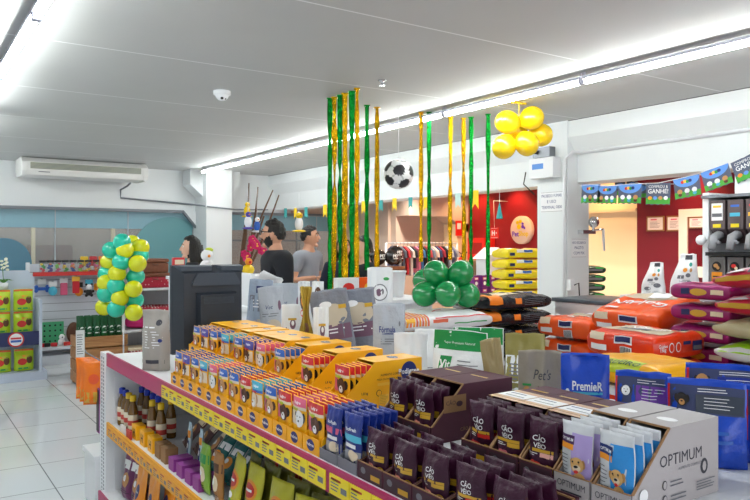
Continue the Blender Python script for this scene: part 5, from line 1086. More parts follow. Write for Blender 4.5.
for i, px in enumerate((41, 47, 54, 67)): p = on_y(px, 343, 9.93); q = MB(); q.rbox(-0.04, 0.04, -0.02, 0.02, 0, 0.05, [PKB['red'], BLACK, PKB['red'], REDS][i], 0.012); o = q.build('small_toy', None, (p.x, 9.93, 0.241)); tag(o, '%s small toy at the front of the lower shelf, %s from the left' % (['red', 'black', 'red', 'dark red'][i], ORD[i]), 'toy', 'small toys on the lower shelf')
for i, (px, c) in enumerate(((80, LIME), (86, PKB['blue']), (92, WH))): p = on_y(px, 312, 10.1); q = MB(); q.rbox(-0.04, 0.04, -0.03, 0.03, 0, 0.30, c, 0.01); q.box(-0.03, 0.03, -0.032, -0.03, 0.1, 0.2, RED); o = q.build('treat_carton', None, (p.x, 10.1, 0.241)); tag(o, 'tall %s carton on the lower shelf behind the green packs' % ['lime', 'blue', 'white'][i], 'carton')
# left cardboard display with lime bags
DISP = mat('display_pale_blue', (196, 206, 224), 0.45); DBLU = mat('display_navy', (36, 44, 92), 0.5)
t = thing('display_stand', 'pale blue display stand with round emblem at the left photo edge', 'display', (1.16, 9.15, 0))
q = MB(); q.prism([(-0.27, 0), (0.22, 0), (0.22, 1.16), (0.15, 1.25), (-0.27, 1.25)], 0.16, 0.18, DISP); q.build('back_board', t)
q = MB(); q.box(-0.28, 0.30, -0.22, 0.18, 0, 0.10, DISP); q.build('base', t)
q = MB(); q.box(-0.27, 0.22, -0.16, 0.16, 0.50, 0.53, DISP); q.build('shelf', t)
q = MB(); q.box(-0.27, 0.22, -0.175, -0.16, 0.40, 0.56, DBLU); q.build('header_strip', t)
q = MB(); q.box(0.22, 0.25, -0.20, 0.18, 0, 0.92, DISP); q.build('side_panel', t)
q = MB(); P_ = Print(q, lambda x, z, e: (x, -0.176-e, z), 0.001); P_.oval(-0.02, 0.475, 0.085, 0.085, RED, 24, 2); P_.up().oval(-0.02, 0.475, 0.07, 0.07, WH, 24, 2); P_.up().rect(-0.075, 0.035, 0.445, 0.47, PKB['blue'], 3, 1); P_.rect(-0.075, 0.035, 0.48, 0.50, PKB['red'], 3, 1); q.build('round_emblem', t)
def d_lime(P, w, h): P.oval(-w*0.1, h*0.42, w*0.24, h*0.16, RED, 12, 2); P.rect(-w*0.4, w*0.2, h*0.62, h*0.72, ORG, 4, 1); P.oval(w*0.26, h*0.5, w*0.16, h*0.18, BRN, 12, 2); P.rect(-w*0.48, w*0.48, h*0.9, h*0.985, mat('ink_deep_orange', (226, 104, 40), 0.45), 4, 1); P.rect(-w*0.3, w*0.3, h*0.08, h*0.16, GREENI, 4, 1)
ml_ = pouch('b', 0.21, 0.25, 0.08, gloss('pack_bright_lime', (176, 206, 30)), d_lime, 'full', seed=80)
for i, (x, z, l) in enumerate(((1.0, 0.535, 'left lower'), (1.235, 0.535, 'right lower'), (1.0, 0.79, 'left upper'), (1.235, 0.79, 'right upper'))): put('dog_food_bag', ml_, (x, 9.13, z), 0, 'lime bag with orange top in the display upper tier, %s one' % l, 'bag', 'lime bags in the display')
for i, x in enumerate((1.0, 1.235)): put('dog_food_bag', ml_, (x, 9.08, 0.105), 0, 'lime bag with orange top in the bottom tier, %s' % ('by the photo edge' if i == 0 else 'by the side panel'), 'bag', 'lime bags in the display')
t = thing('white_flower_plant', 'white flowers with green leaves on top of the pale blue display', 'plant', (1.04, 9.2, 1.045))
q = MB(); q.lathe([(0.04, 0), (0.05, 0.07), (0.044, 0.07)], WHITE, n=14); q.build('pot', t)
q = MB()
for k in range(9): a = k*0.7; q.add([(0, 0, 0.06), (0.05*math.cos(a)-0.012, 0.05*math.sin(a), 0.11), (0.11*math.cos(a), 0.11*math.sin(a), 0.09), (0.05*math.cos(a)+0.012, 0.05*math.sin(a), 0.11)], [(0, 1, 2, 3)], mat('leaf_green', (70, 130, 50), 0.5))
q.tube([(0, 0, 0.06), (-0.01, 0, 0.25), (0.02, -0.02, 0.33)], 0.004, MATS['leaf_green'], 6); q.build('foliage', t)
q = MB()
for k in range(10): q.ball((0.03*math.cos(k*2.2)+0.01, 0.03*math.sin(k*2.2), 0.22+0.014*k), 0.02, mat('petal_cream', (238, 236, 214), 0.6), (1, 1, 0.7), 8, 6)
q.build('blossom', t)
# crate with green packs
CR = wood('crate_wood', (186, 134, 84), (150, 100, 58), 3); 
t = thing('wooden_crate', 'light wooden crate holding the dark green packs', 'crate', (1.92, 8.44, 0))
for i, z in enumerate((0.03, 0.16, 0.29, 0.42)):
    q = MB(); q.box(-0.27, 0.27, -0.18, -0.165, z, z+0.115, CR); q.build('slat', t); q = MB(); q.box(-0.27, -0.255, -0.165, 0.165, z, z+0.115, CR); q.build('slat', t); q = MB(); q.box(0.255, 0.27, -0.165, 0.165, z, z+0.115, CR); q.build('slat', t); q = MB(); q.box(-0.27, 0.27, 0.165, 0.18, z, z+0.115, CR); q.build('slat', t)
for sx in (-1, 1):
    for sy in (-1, 1): q = MB(); q.box(sx*0.253, sx*0.225, sy*0.163, sy*0.135, 0, 0.53, CR); q.build('corner_post', t)
q = MB(); q.box(-0.25, 0.25, -0.16, 0.16, 0.50, 0.515, CR); q.build('top_board', t)
DKG = gloss('pack_dark_green', (12, 84, 46)); 
def d_dkg(P, w, h): P.oval(0, h*0.42, w*0.3, h*0.1, WH, 12, 1); P.up().oval(0, h*0.38, w*0.3, h*0.07, DKG, 12, 1); P.rect(-w*0.3, w*0.3, h*0.2, h*0.24, WH, 3, 1)
mg_ = pouch('b', 0.075, 0.24, 0.045, DKG, d_dkg, 'stand', seed=90)
for r_ in range(2):
    for i in range(6): put('litter_pack', mg_, (1.72+i*0.079, 8.36+r_*0.11, 0.518), 0, 'dark green pack in the crate, %s row, %s from the left' % (['front', 'back'][r_], ORD[i]), 'pack', 'dark green packs in the crate')
q = MB(); q.box(-0.045, 0.045, -0.003, 0.003, 0, 0.32, WH); Print(q, lambda x, z, e: (x, -0.003-e, z)).lines(-0.035, 0.035, 0.05, 0.28, 9, GRY, 0.3); o = q.build('price_sign', None, (1.68, 8.25, 0.30)); tag(o, 'narrow white price sign on the left front of the crate', 'sign')
# bed shelf right of the balloon column
t = thing('pet_bed_shelf', 'white shelf unit with pet beds and hampers left of the monitor', 'shelf', (2.62, 8.86, 0))
for z, nme in ((0.08, 'bottom_shelf'), (0.54, 'middle_shelf'), (1.03, 'top_shelf')): q = MB(); q.box(-0.36, 0.40, -0.22, 0.22, z-0.03, z, SHW); q.build(nme, t)
q = MB(); q.box(-0.40, -0.36, -0.22, 0.22, 0, 1.03, SHW); q.build('side_panel', t)
q = MB(); q.box(-0.36, 0.40, 0.22, 0.24, 0, 1.03, SLAT); q.build('back_board', t)
q = MB(); q.box(0.40, 0.44, -0.22, 0.24, 0, 1.03, SHW); q.build('side_panel', t)
DOT = bpy.data.materials.new('red_polka_dot'); DOT.use_nodes = True; nt = DOT.node_tree; bs_ = nt.nodes['Principled BSDF']
tc = nt.nodes.new('ShaderNodeTexCoord'); vo = nt.nodes.new('ShaderNodeTexVoronoi'); vo.inputs['Scale'].default_value = 26; vo.inputs['Randomness'].default_value = 0.15; cr_ = nt.nodes.new('ShaderNodeValToRGB'); cr_.color_ramp.interpolation = 'CONSTANT'
cr_.color_ramp.elements[0].color = srgb(240, 226, 226); cr_.color_ramp.elements[1].color = srgb(176, 28, 56); cr_.color_ramp.elements[1].position = 0.27
nt.links.new(tc.outputs['Object'], vo.inputs['Vector']); nt.links.new(vo.outputs['Distance'], cr_.inputs['Fac']); nt.links.new(cr_.outputs['Color'], bs_.inputs['Base Color'])
BASK = mat('hamper_brown', (128, 74, 50), 0.6, bump=0.6, bscale=60); HOTP = mat('plush_pink', (226, 50, 130), 0.9, bump=0.3, bscale=30)
for z, h, w_, m_, l in ((1.031, 0.18, 0.40, DOT, 'red dotted hamper on the top shelf behind the balloons'), (1.213, 0.17, 0.34, BASK, 'brown woven hamper on top of the red dotted one')):
    t = thing('pet_hamper', l, 'hamper', (2.62, 8.80, z)); q = MB(); q.rbox(-w_/2, w_/2, -0.14, 0.14, 0, h*0.72, m_, 0.02); q.build('hamper_body', t); q = MB(); q.rbox(-w_/2-0.006, w_/2+0.006, -0.146, 0.146, h*0.73, h, BASK, 0.02); q.build('lid', t); q = MB(); q.tube([(-0.03, -0.15, h*0.66), (-0.03, -0.165, h*0.58), (0.03, -0.165, h*0.58), (0.03, -0.15, h*0.66)], 0.006, BRN, 6); q.build('handle', t)
def bed(z, m1_, m2_, l, x=2.60, rx=0.0, s=1.0):
    t = thing('pet_bed', l, 'pet bed', (x, 8.84, z)); t.rotation_euler.x = rx; t.scale = (s, s, s); bm = MB(); n = 28; pts = [(0.23*math.cos(2*PI*k/n), 0.15*math.sin(2*PI*k/n), 0.065) for k in range(n+1)]; bm.tube(pts, 0.062, m1_, 10); bm.build('rim', t)
    c_ = MB(); c_.ball((0, 0, 0.05), 0.2, m2_, (1.0, 0.62, 0.22)); c_.build('cushion', t)
bed(0.545, HOTP, HOTP, 'hot pink pet bed lying on the middle shelf'); bed(0.68, DOT, CRM, 'red dotted pet bed on top of the hot pink one', 2.62, 0.0, 0.98)
for i, x in enumerate((2.42, 2.66)): t = thing('pet_hamper', 'red dotted hamper on the bottom shelf, %s' % ('left one' if i == 0 else 'right one'), 'hamper', (x, 8.80, 0.081), 0, 'hampers on the bottom shelf'); q = MB(); q.rbox(-0.1, 0.1, -0.12, 0.12, 0, 0.2, DOT, 0.02); q.build('hamper_body', t); q = MB(); q.rbox(-0.105, 0.105, -0.125, 0.125, 0.2, 0.24, CRM, 0.015); q.build('lid', t)
# balloons column
BT = mat('balloon_teal', (30, 206, 176), 0.22, spec=0.6, coat=0.3); BYL = mat('balloon_yellow', (226, 230, 20), 0.22, spec=0.6, coat=0.3); BY2 = mat('balloon_golden', (246, 206, 10), 0.22, spec=0.6, coat=0.3); BG = mat('balloon_green', (10, 142, 72), 0.2, spec=0.6, coat=0.4); BBK = mat('balloon_black', (18, 18, 20), 0.15, spec=0.6, coat=0.5)
def balloon(parent, p, r, m, axis=None, mark=None):
    mb = MB(); prof = []
    for k in range(17): a = -PI/2+PI*k/16; prof.append((max(0.001, r*math.cos(a)*(1 if a > 0 else 1-0.10*(-a/(PI/2))**2)), r*math.sin(a)*(1.03 if a > 0 else 1.16)))
    prof = [(0.012, -r*1.24), (0.004, -r*1.17)]+prof[1:]
    ax = Vector(axis or (0, 0, 1)).normalized(); mb.M = Vector((0, 0, 1)).rotation_difference(ax).to_matrix().to_4x4()
    mb.lathe(prof, m, n=24)
    if mark: mark(mb, r)
    o = mb.build('balloon', parent); o.location = p; return o
t = thing('balloon_column', 'column of teal and yellow balloons at the back left', 'balloons', (2.05, 7.9, 0))
q = MB(); q.lathe([(0.12, 0), (0.12, 0.02), (0.02, 0.03)], WHITE, n=20); q.build('base', t)
q = MB(); q.tube([(0, 0, 0.02), (0, 0, 1.55)], 0.008, WHITE, 8); q.build('pole', t)
bc = [('t', 185, 85), ('t', 130, 125), ('t', 275, 150), ('t', 180, 185), ('t', 255, 258), ('t', 108, 245), ('t', 155, 305), ('t', 105, 345), ('t', 250, 375), ('t', 155, 420),
      ('y', 200, 125), ('y', 278, 112), ('y', 235, 92), ('y', 155, 145), ('y', 120, 185), ('y', 263, 193), ('y', 160, 243), ('y', 105, 290), ('y', 243, 320), ('y', 175, 365), ('y', 95, 410), ('y', 245, 438)]
front = {(200, 125), (180, 185), (160, 243), (155, 305), (175, 365), (155, 420), (185, 85), (263, 193), (243, 320), (245, 438)}
base = Vector((2.05, 7.9, 0))
for c, x, z in bc:
    px, py = 85+x/5, 225+z/5; D = 7.56 if (x, z) in front else 7.70
    if (x, z) in ((108, 245), (235, 92), (120, 185), (95, 410), (155, 145)): D = 7.80
    p = on_d(px, py, D)-base; ctr = Vector((0, 0, p.z)); balloon(t, p, 0.092, BT if c == 't' else BYL, (p-ctr)+Vector((0, 0, 0.02)))
# orange packs hanging outside the gondola end
hk = MB(); hk.tube([(0.98, GE+0.11, 0.885), (0.98, GE+0.46, 0.885), (0.98, GE+0.47, 0.9)], 0.004, TRIMG, 6); hk.build('display_hook', gon)
mo_ = pouch('p', 0.12, 0.25, 0.04, gloss('pack_clear_orange', (240, 120, 20), rough=0.2), lambda P, w, h: (P.rect(-w*0.45, w*0.45, h*0.05, h*0.3, GOLDI, 4, 3), P.oval(0, h*0.6, w*0.25, h*0.12, mat('ink_flame', (226, 80, 20), 0.4), 12, 2)), seed=91)
for i, y in enumerate((GE+0.17, GE+0.27, GE+0.37)):
    put('orange_treat_pack', mo_, (0.965, y, 0.62), -0.35, 'clear orange treat pack hanging outside the gondola end, %s on its hook' % ORD[i], 'pack', 'orange packs on the end hook')
# branches in a vase, flowers, toy birds
t = thing('branch_vase', 'tall bare branches with pink flowers left of the bearded person', 'branches', (2.92, 6.62, 0))
BARK = mat('bark', (104, 76, 56), 0.8, bump=0.5, bscale=30)
q = MB(); q.lathe([(0.12, 0), (0.14, 0.02), (0.16, 0.6), (0.11, 0.95), (0.12, 1.0), (0.10, 1.0), (0.09, 0.94)], WHITE, n=24); q.build('vase', t)
Db = depth(2.92, 6.62)
for pts in (((241, 272), (246, 235), (248, 210), (249, 183)), ((243, 272), (252, 235), (256, 210), (258, 187)), ((241, 275), (250, 245), (262, 215), (273, 190)), ((246, 275), (258, 250), (270, 220), (279, 195)), ((240, 270), (242, 250), (245, 225)), ((247, 270), (256, 240), (264, 216))):
    q = MB(); w_ = [on_d(a, b_, Db)-Vector((2.92, 6.62, 0)) for a, b_ in pts]; w_ = [Vector((0.02*random.uniform(-1, 1), 0.02*random.uniform(-1, 1), 0.6))]+w_
    q.tube(w_, [0.014]+[0.015, 0.012, 0.010, 0.006][:len(pts)], BARK, 7); q.build('branch', t)
PFL = mat('petal_magenta', (206, 20, 96), 0.6)
fr = random.Random(8)
for k in range(16):
    px, py = fr.choice(((253, 249), (258, 246), (262, 251), (249, 256), (256, 257), (266, 252), (257, 241))); p = on_d(px-3+fr.uniform(-3, 3), py+fr.uniform(-2.5, 2.5), Db-0.12)-Vector((2.92, 6.62, 0)); q = MB()
    for j in range(5): a = j*2*PI/5; q.ball((p.x+0.022*math.cos(a), p.y-0.01, p.z+0.022*math.sin(a)), 0.02, PFL, (1, 0.4, 1), 7, 5)
    q.ball((p.x, p.y-0.02, p.z), 0.008, YELD, (1, 1, 1), 6, 4); q.build('flower', t)
def toy_bird(px, py, D, c1, c2, label, s=1.0):
    p = on_d(px, py, D); t = thing('hanging_toy_bird', label, 'toy', p); q = MB(); q.ball((0, 0, 0), 0.05*s, c1, (0.9, 0.9, 1.5)); q.build('bird_body', t)
    q = MB(); q.ball((0, -0.01, 0.09*s), 0.035*s, c2); q.ball((0, -0.045*s, 0.09*s), 0.012*s, ORG, (1, 1.5, 0.6)); q.build('bird_head', t)
    q = MB(); q.ball((0, 0, -0.075*s), 0.05*s, c2, (1.6, 1, 0.3)); q.build('bird_tail', t)
    q = MB(); q.tube([(0, 0, 0.11*s), (0, 0, 2.1-p.z)], 0.002, WH, 5); q.build('cord', t)
toy_bird(299, 224, 7.6, WH, BY2, 'white and yellow toy bird hanging between the two standing men\'s heads'); toy_bird(248, 222, 6.9, WH, PKB['violet'], 'white and violet toy bird hanging on the branches', 0.8); toy_bird(257, 226, 6.95, PKB['blue'], WH, 'blue and white toy bird hanging on the branches', 0.7); toy_bird(247, 211, 7.0, BY2, BY2, 'small yellow toy bird hanging at the branch tips', 0.7)
# service desk behind the monitor with small goods
t = thing('service_desk', 'white service desk in front of the person with long hair', 'desk', (2.54, 6.2, 0)); q = MB(); q.box(-0.48, 0.48, -0.2, 0.2, 0, 1.24, WHITE); q.build('desk_body', t); q = MB(); q.rbox(-0.5, 0.5, -0.23, 0.23, 1.24, 1.27, WHITE, 0.006); q.build('desk_top', t)
p = on_y(207, 258, 6.2); t = thing('ceramic_chick', 'white and lime toy chick on the desk right of the long-haired person', 'figurine', (p.x, 6.2, 1.271)); q = MB(); q.ball((0, 0, 0.075), 0.075, WH, (0.9, 0.9, 1)); q.ball((0, -0.06, 0.05), 0.03, LIME); q.build('toy_body', t); q = MB(); q.ball((0, 0, 0.185), 0.055, WH); q.ball((0.02, 0, 0.235), 0.03, LIME, (1.3, 1, 0.7)); q.ball((0, -0.05, 0.18), 0.014, ORG); q.build('toy_head', t)
p = on_y(179, 260, 6.1); q = MB(); q.rbox(-0.05, 0.05, -0.03, 0.03, 0, 0.17, PKB['red'], 0.008); q.box(-0.04, 0.04, -0.032, -0.03, 0.03, 0.08, WH); q.box(-0.04, 0.04, -0.032, -0.03, 0.11, 0.15, CRM); o = q.build('treat_carton', None, (p.x, 6.12, 1.271)); tag(o, 'red and white carton on the desk left of the long-haired person', 'carton')
p = on_y(246, 266, 6.2); t = thing('duck_toy', 'orange and yellow toy duck on the desk right of the monitor', 'toy', (p.x, 6.15, 1.271)); q = MB(); q.ball((0, 0, 0.05), 0.05, BY2, (1.2, 1, 1)); q.build('toy_body', t); q = MB(); q.ball((0, -0.01, 0.125), 0.035, ORG); q.ball((0, -0.045, 0.12), 0.014, RED); q.build('toy_head', t)
# ---------- streamers, ball, balloons, flags ----------
SG_ = mat('foil_green', (6, 140, 48), 0.16, metal=0.92, bump=1.0, bscale=60); SY_ = mat('foil_gold', (216, 168, 14), 0.16, metal=0.92, bump=1.0, bscale=60)
def streamer(px, ytop, ybot, w, col, label):
    p = on_z(px, ytop, CEIL); D = depth(p.x, p.y); zb = max(1.18, CAM_H-(ybot-HOR)*D/FPX); W = 0.88*w*D/FPX
    mb = MB(); n = 90; r = random.Random(px); vs = []; L = CEIL-0.012-zb; c_, s_ = math.cos(-TH), math.sin(-TH)
    for i in range(n+1):
        z = L*i/n; a = 0.75*math.sin(z*4.1+px)+0.8*noise.noise((z*7, px, 0)); wd = W/2*(1+0.18*noise.noise((z*6, px*1.7, 3)))
        dx = 0.012*noise.noise((z*1.3, px, 7))*(1-i/n)
        for k in range(5):
            u = (k-2)/2; fold = 0.012*((k % 2)*2-1)*(0.6+0.8*noise.noise((z*20, k, px)))
            x = u*wd*math.cos(a); y = u*wd*math.sin(a)+fold; vs.append((dx+x*c_-y*s_, x*s_+y*c_, z))
    m_ = len(vs); vs += [(x+0.0008, y+0.0012, z) for x, y, z in vs]; fs = []
    for i in range(n):
        for k in range(4): a = i*5+k; fs.append((a, a+1, a+6, a+5)); fs.append((m_+a, m_+a+5, m_+a+6, m_+a+1))
    mb.add(vs, fs, col, True)
    t = thing('foil_streamer', label, 'streamer', (p.x, p.y, zb), 0, 'metallic streamers hanging from the ceiling')
    mb.build('ribbon', t); q = MB(); q.box(-W*0.6, W*0.6, -0.012, 0.012, L, L+0.012, col); o = q.build('tape_tab', t); o.rotation_euler.z = -TH
    return t
G, Y_ = SG_, SY_
for px, yt, yb, w_, c, l in ((330, 98, 297, 6, G, 'green streamer at the left side of the dense cluster'), (334.5, 97, 297, 6, Y_, 'gold streamer beside the leftmost green one in the cluster'), (340, 95, 297, 6, G, 'green streamer, second green one in the cluster'), (345, 93, 297, 7, Y_, 'gold streamer in the middle of the cluster'),
    (352, 91, 297, 7, G, 'green streamer, third green one in the cluster'), (357, 88, 297, 6, Y_, 'gold streamer at the right side of the cluster'), (367, 105, 270, 6, G, 'green streamer right of the cluster'), (377, 107, 268, 6, Y_, 'gold streamer left of the soccer ball'),
    (421, 112, 262, 5, Y_, 'gold streamer just right of the soccer ball'), (429, 112, 262, 5, G, 'green streamer just right of the soccer ball'), (450.5, 117, 260, 5, Y_, 'gold streamer above the green balloons, left one'), (463.5, 118, 262, 5, Y_, 'gold streamer above the green balloons, right one'), (471, 117, 276, 5, G, 'green streamer above the green balloons'), (488, 114, 296, 5, G, 'green streamer just left of the yellow balloons')):
    streamer(px, yt, yb, w_, c, l)
# soccer ball
p = on_d(398.5, 174, 6.05); t = thing('soccer_ball', 'white and black soccer ball hanging from the ceiling', 'ball', p)
bm = bmesh.new(); bmesh.ops.create_icosphere(bm, subdivisions=4, radius=0.128)
ico = bmesh.new(); bmesh.ops.create_icosphere(ico, subdivisions=1, radius=1); C12 = [v.co.normalized() for v in ico.verts]; ico.free()
R_ = Matrix.Rotation(0.35, 3, 'X') @ Matrix.Rotation(0.3, 3, 'Z'); C12 = [R_ @ c for c in C12]
bm.verts.ensure_lookup_table(); mb = MB(); vs = [v.co.copy() for v in bm.verts]; blk, whi, seam = [], [], []
C20 = []
for i in range(12):
    for j in range(i+1, 12):
        for k in range(j+1, 12):
            if C12[i].dot(C12[j]) > 0.4 and C12[j].dot(C12[k]) > 0.4 and C12[i].dot(C12[k]) > 0.4: C20.append((C12[i]+C12[j]+C12[k]).normalized())
for f in bm.faces:
    c = f.calc_center_median().normalized(); a = max(c.dot(q) for q in C12); hs = sorted((c.dot(q) for q in C20), reverse=True)
    (blk if a > 0.925 else seam if hs[0]-hs[1] < 0.03 else whi).append([v.index for v in f.verts])
mb.add(vs, whi, WH, True); mb.add(vs, blk, mat('ball_black', (40, 40, 46), 0.4), True); mb.add(vs, seam, mat('ball_seam', (196, 198, 202), 0.5), True); bm.free(); mb.build('ball_shell', t)
q = MB(); q.tube([(0, 0, 0.127), (0, 0, CEIL-p.z-0.001)], 0.0025, WH, 5); q.build('string', t)
# golden balloons on the ceiling
t = thing('balloon_bunch', 'bunch of golden yellow balloons under the ceiling left of the pillar', 'balloons', on_d(519, 128, 5.9)); c0_ = on_d(519, 128, 5.9)
for px, py, dd in ((507, 122, 0), (532, 118, 0), (504, 147, -0.05), (527, 144, -0.08), (541, 135, 0.12), (516, 133, 0.16)): p = on_d(px, py, 5.9+dd)-c0_; balloon(t, p, 0.098, BY2, Vector(p)+Vector((0, 0, -0.02)))
q = MB(); q.tube([(0, 0, 0.02), (0, 0, CEIL-c0_.z-0.001)], 0.004, BY2, 6); q.build('tie', t)
q = MB(); q.box(-0.07, 0.07, -0.02, 0.02, CEIL-c0_.z-0.012, CEIL-c0_.z-0.001, BY2); q.build('tape_tab', t)
# green balloons on the white sacks
c1_ = on_d(446, 281.5, 4.62); t = thing('balloon_bunch', 'bunch of shiny green balloons resting on the white sacks', 'balloons', c1_)
for px, py, dd in ((436, 273, 0), (461, 273, -0.02), (425, 294, -0.02), (448, 294, -0.12), (467, 295, 0.0), (425, 281, 0.16), (451, 283, 0.18)): p = on_d(px, py, 4.62+dd)-c1_; balloon(t, p, 0.084, BG, Vector(p)+Vector((0, 0, 0.03)))
# small pennants along the opening
PT = mat('pennant_teal', (60, 160, 160), 0.7); PYL = mat('pennant_yellow', (246, 206, 30), 0.7); PWT = mat('pennant_pale', (186, 214, 210), 0.7)
t = thing('pennant_garland', 'string of small yellow and teal pennants along the beam on the left', 'bunting', (5.12, 8, 0))
pen = [(285.5, 208, PT, 11), (295.5, 208, PYL, 11), (306, 207, PT, 12), (325, 204.5, PYL, 13), (363.5, 201, PYL, 13), (381, 200, PT, 12), (394.5, 198, PYL, 13), (410.5, 197, PT, 12), (426, 197, PYL, 14), (458, 193, PWT, 16), (475, 190, PYL, 19)]
sp = []
for px, py, m_, hp_ in pen:
    p = on_x(px, py, 5.12)-Vector((5.12, 8, 0)); D = depth(5.12, p.y+8); h = hp_*D/FPX; w_ = h*0.55; q = MB(); sp.append(p)
    q.prism([(p.y-w_/2, p.z), (p.y+w_/2, p.z), (p.y+w_/2, p.z-h), (p.y, p.z-h*0.72), (p.y-w_/2, p.z-h)], -0.001, 0.001, m_, 'X'); q.build('pennant', t)
q = MB(); q.tube([on_x(232, 211, 5.12)-Vector((5.12, 8, 0))]+sp+[on_x(500, 191, 5.12)-Vector((5.12, 8, 0))], 0.003, WH, 5); q.build('cord', t)
p = on_x(499.5, 212, 5.2); t = thing('cone_pennant', 'pale teal pennant dangling alone before the red wall', 'pennant', p); q = MB(); q.lathe([(0.004, 0.09), (0.035, -0.06), (0.034, -0.07)], PT, n=10); q.build('pennant', t); q = MB(); q.tube([(0, 0, 0.09), (0, 0, 2.14-p.z)], 0.002, WH, 5); q.build('cord', t)
# promotional flags on the right
FB = mat('flag_blue', (96, 150, 226), 0.6); FN = mat('flag_slate', (84, 92, 116), 0.6); FG = mat('flag_grass', (74, 168, 60), 0.6)
t = thing('flag_garland', 'string of printed blue and green promotional flags above the right opening', 'bunting', (5.1, 3.5, 0))
FL = [(591, 184.5, 17, 19, 0), (607.5, 186, 17, 18, 0), (630, 184, 20, 20, 0), (658.5, 183, 20, 22, 1), (686, 177, 21, 21, 0), (714, 168, 22, 21, 0), (744, 157, 22, 23, 1)]
O_ = Vector((5.1, 3.5, 0)); sp = []; fr = random.Random(4)
for i, (px, py, wp, hp_, kind) in enumerate(FL):
    p = on_x(px, py, 5.1); D = depth(5.1, p.y); cosf = 0.74; w_ = wp*D/FPX/cosf; h = hp_*D/FPX; p = p-O_; q = MB(); sp.append(p)
    tilt = -0.28 if i in (5,) else -0.12 if i == 4 else -0.35 if i == 6 else 0.05
    ca, sa = math.cos(tilt), math.sin(tilt)
    def S_(x, z, e): a = x*ca+z*sa*0; b_ = z*ca; return (p.x-e, p.y-(x*ca+z*sa), p.z+z*ca-x*sa)
    back = MB(); pts = [(-w_/2, 0), (w_/2, 0)]+[(w_/2-w_*k/8, -h+0.05*h*(k % 2)) for k in range(9)]
    q.add([S_(x, z, 0) for x, z in pts]+[S_(x, z, -0.002) for x, z in pts], [tuple(range(11)), tuple(range(21, 10, -1))]+[(k, 11+k, 11+(k+1) % 11, (k+1) % 11) for k in range(11)], FN)
    P = Print(q, S_, 0.001)
    P.rect(-w_*0.5, w_*0.5, -h*0.95, -h*0.68, FG, 4, 2)
    if kind == 0:
        P.up().poly([(-w_*0.5, 0), (w_*0.5, 0)]+[(w_*0.5*math.cos(a), -h*0.42*math.sin(a)-h*0.05) for a in [PI*k/12 for k in range(13)]], FB)
        for k, m_ in enumerate((RED, YELD, GREENI, LOGOB)): P.up().oval(-w_*0.15+w_*0.1*k, -h*0.22+(0.02*h if k % 2 else 0), w_*0.07, h*0.08, m_, 10, 1)
        for k in range(3): P.oval(-w_*0.28+w_*0.28*k, -h*0.66, w_*0.1, h*0.12, (WH, TAN, WH)[(k+i) % 3], 10, 1); P.oval(-w_*0.28+w_*0.28*k, -h*0.82, w_*0.08, h*0.08, (PKB['cyan'], BRN, GRY)[(k+i) % 3], 8, 1)
    else:
        P.up(); P.text('COMPROU &', 0, -h*0.16, h*0.13, WH, w_*0.8, 0.0); P.text('GANHE!', 0, -h*0.37, h*0.21, WH, w_*0.85, 0.012)
        for k in range(4): P.oval(-w_*0.33+w_*0.22*k, -h*0.68, w_*0.09, h*0.09, (ORG, FB, TAN, WH)[k], 8, 1)
    q.build('flag', t)
q = MB(); q.tube([on_x(580, 186, 5.1)-O_]+sp+[on_x(762, 146, 5.1)-O_], 0.003, WH, 5); q.build('cord', t)
t = thing('flag_garland', 'string of small dark blue flags hanging behind the front flags', 'bunting', (5.85, 4.3, 0)); O2 = Vector((5.85, 4.3, 0)); sp = []
for px, py in ((620, 182), (632, 181), (642, 184)):
    p = on_x(px, py, 5.85)-O2; q = MB(); sp.append(p); q.box(-0.001, 0.001, p.y-0.06, p.y+0.06, p.z-0.13, p.z, FN); P = Print(q, lambda y, z, e: (-0.001-e, p.y-y, p.z+z)); P.oval(0, -0.04, 0.045, 0.03, FB, 12, 1); P.rect(-0.055, 0.055, -0.125, -0.09, FG, 2, 1); q.build('flag', t)
q = MB(); q.tube([on_x(600, 181, 5.85)-O2]+sp+[on_x(690, 184, 5.85)-O2], 0.003, WH, 5); q.build('cord', t)
# ceiling devices
p = on_z(222, 91, CEIL); t = thing('ceiling_camera', 'white dome camera on the ceiling left of the streamers', 'camera', (p.x, p.y, CEIL-0.001))
q = MB(); q.lathe([(0.065, 0), (0.065, -0.028), (0.058, -0.032)], WHITE, n=24); q.build('base', t); q = MB(); q.ball((0, 0, -0.03), 0.05, WHITE, (1, 1, 0.9)); q.ball((-0.012, -0.03, -0.058), 0.012, BLACK); q.ball((0.016, -0.026, -0.06), 0.008, BLACK); q.build('dome', t)
p = on_z(382, 80, CEIL); t = thing('ceiling_sprinkler', 'small chrome sprinkler head on the ceiling above the soccer ball', 'sprinkler', (p.x, p.y, CEIL-0.001)); q = MB(); q.lathe([(0.03, 0), (0.03, -0.006), (0.01, -0.012), (0.01, -0.03), (0.022, -0.034), (0.022, -0.037)], mat('chrome', (210, 212, 216), 0.2, metal=0.9), n=16); q.build('sprinkler_body', t)
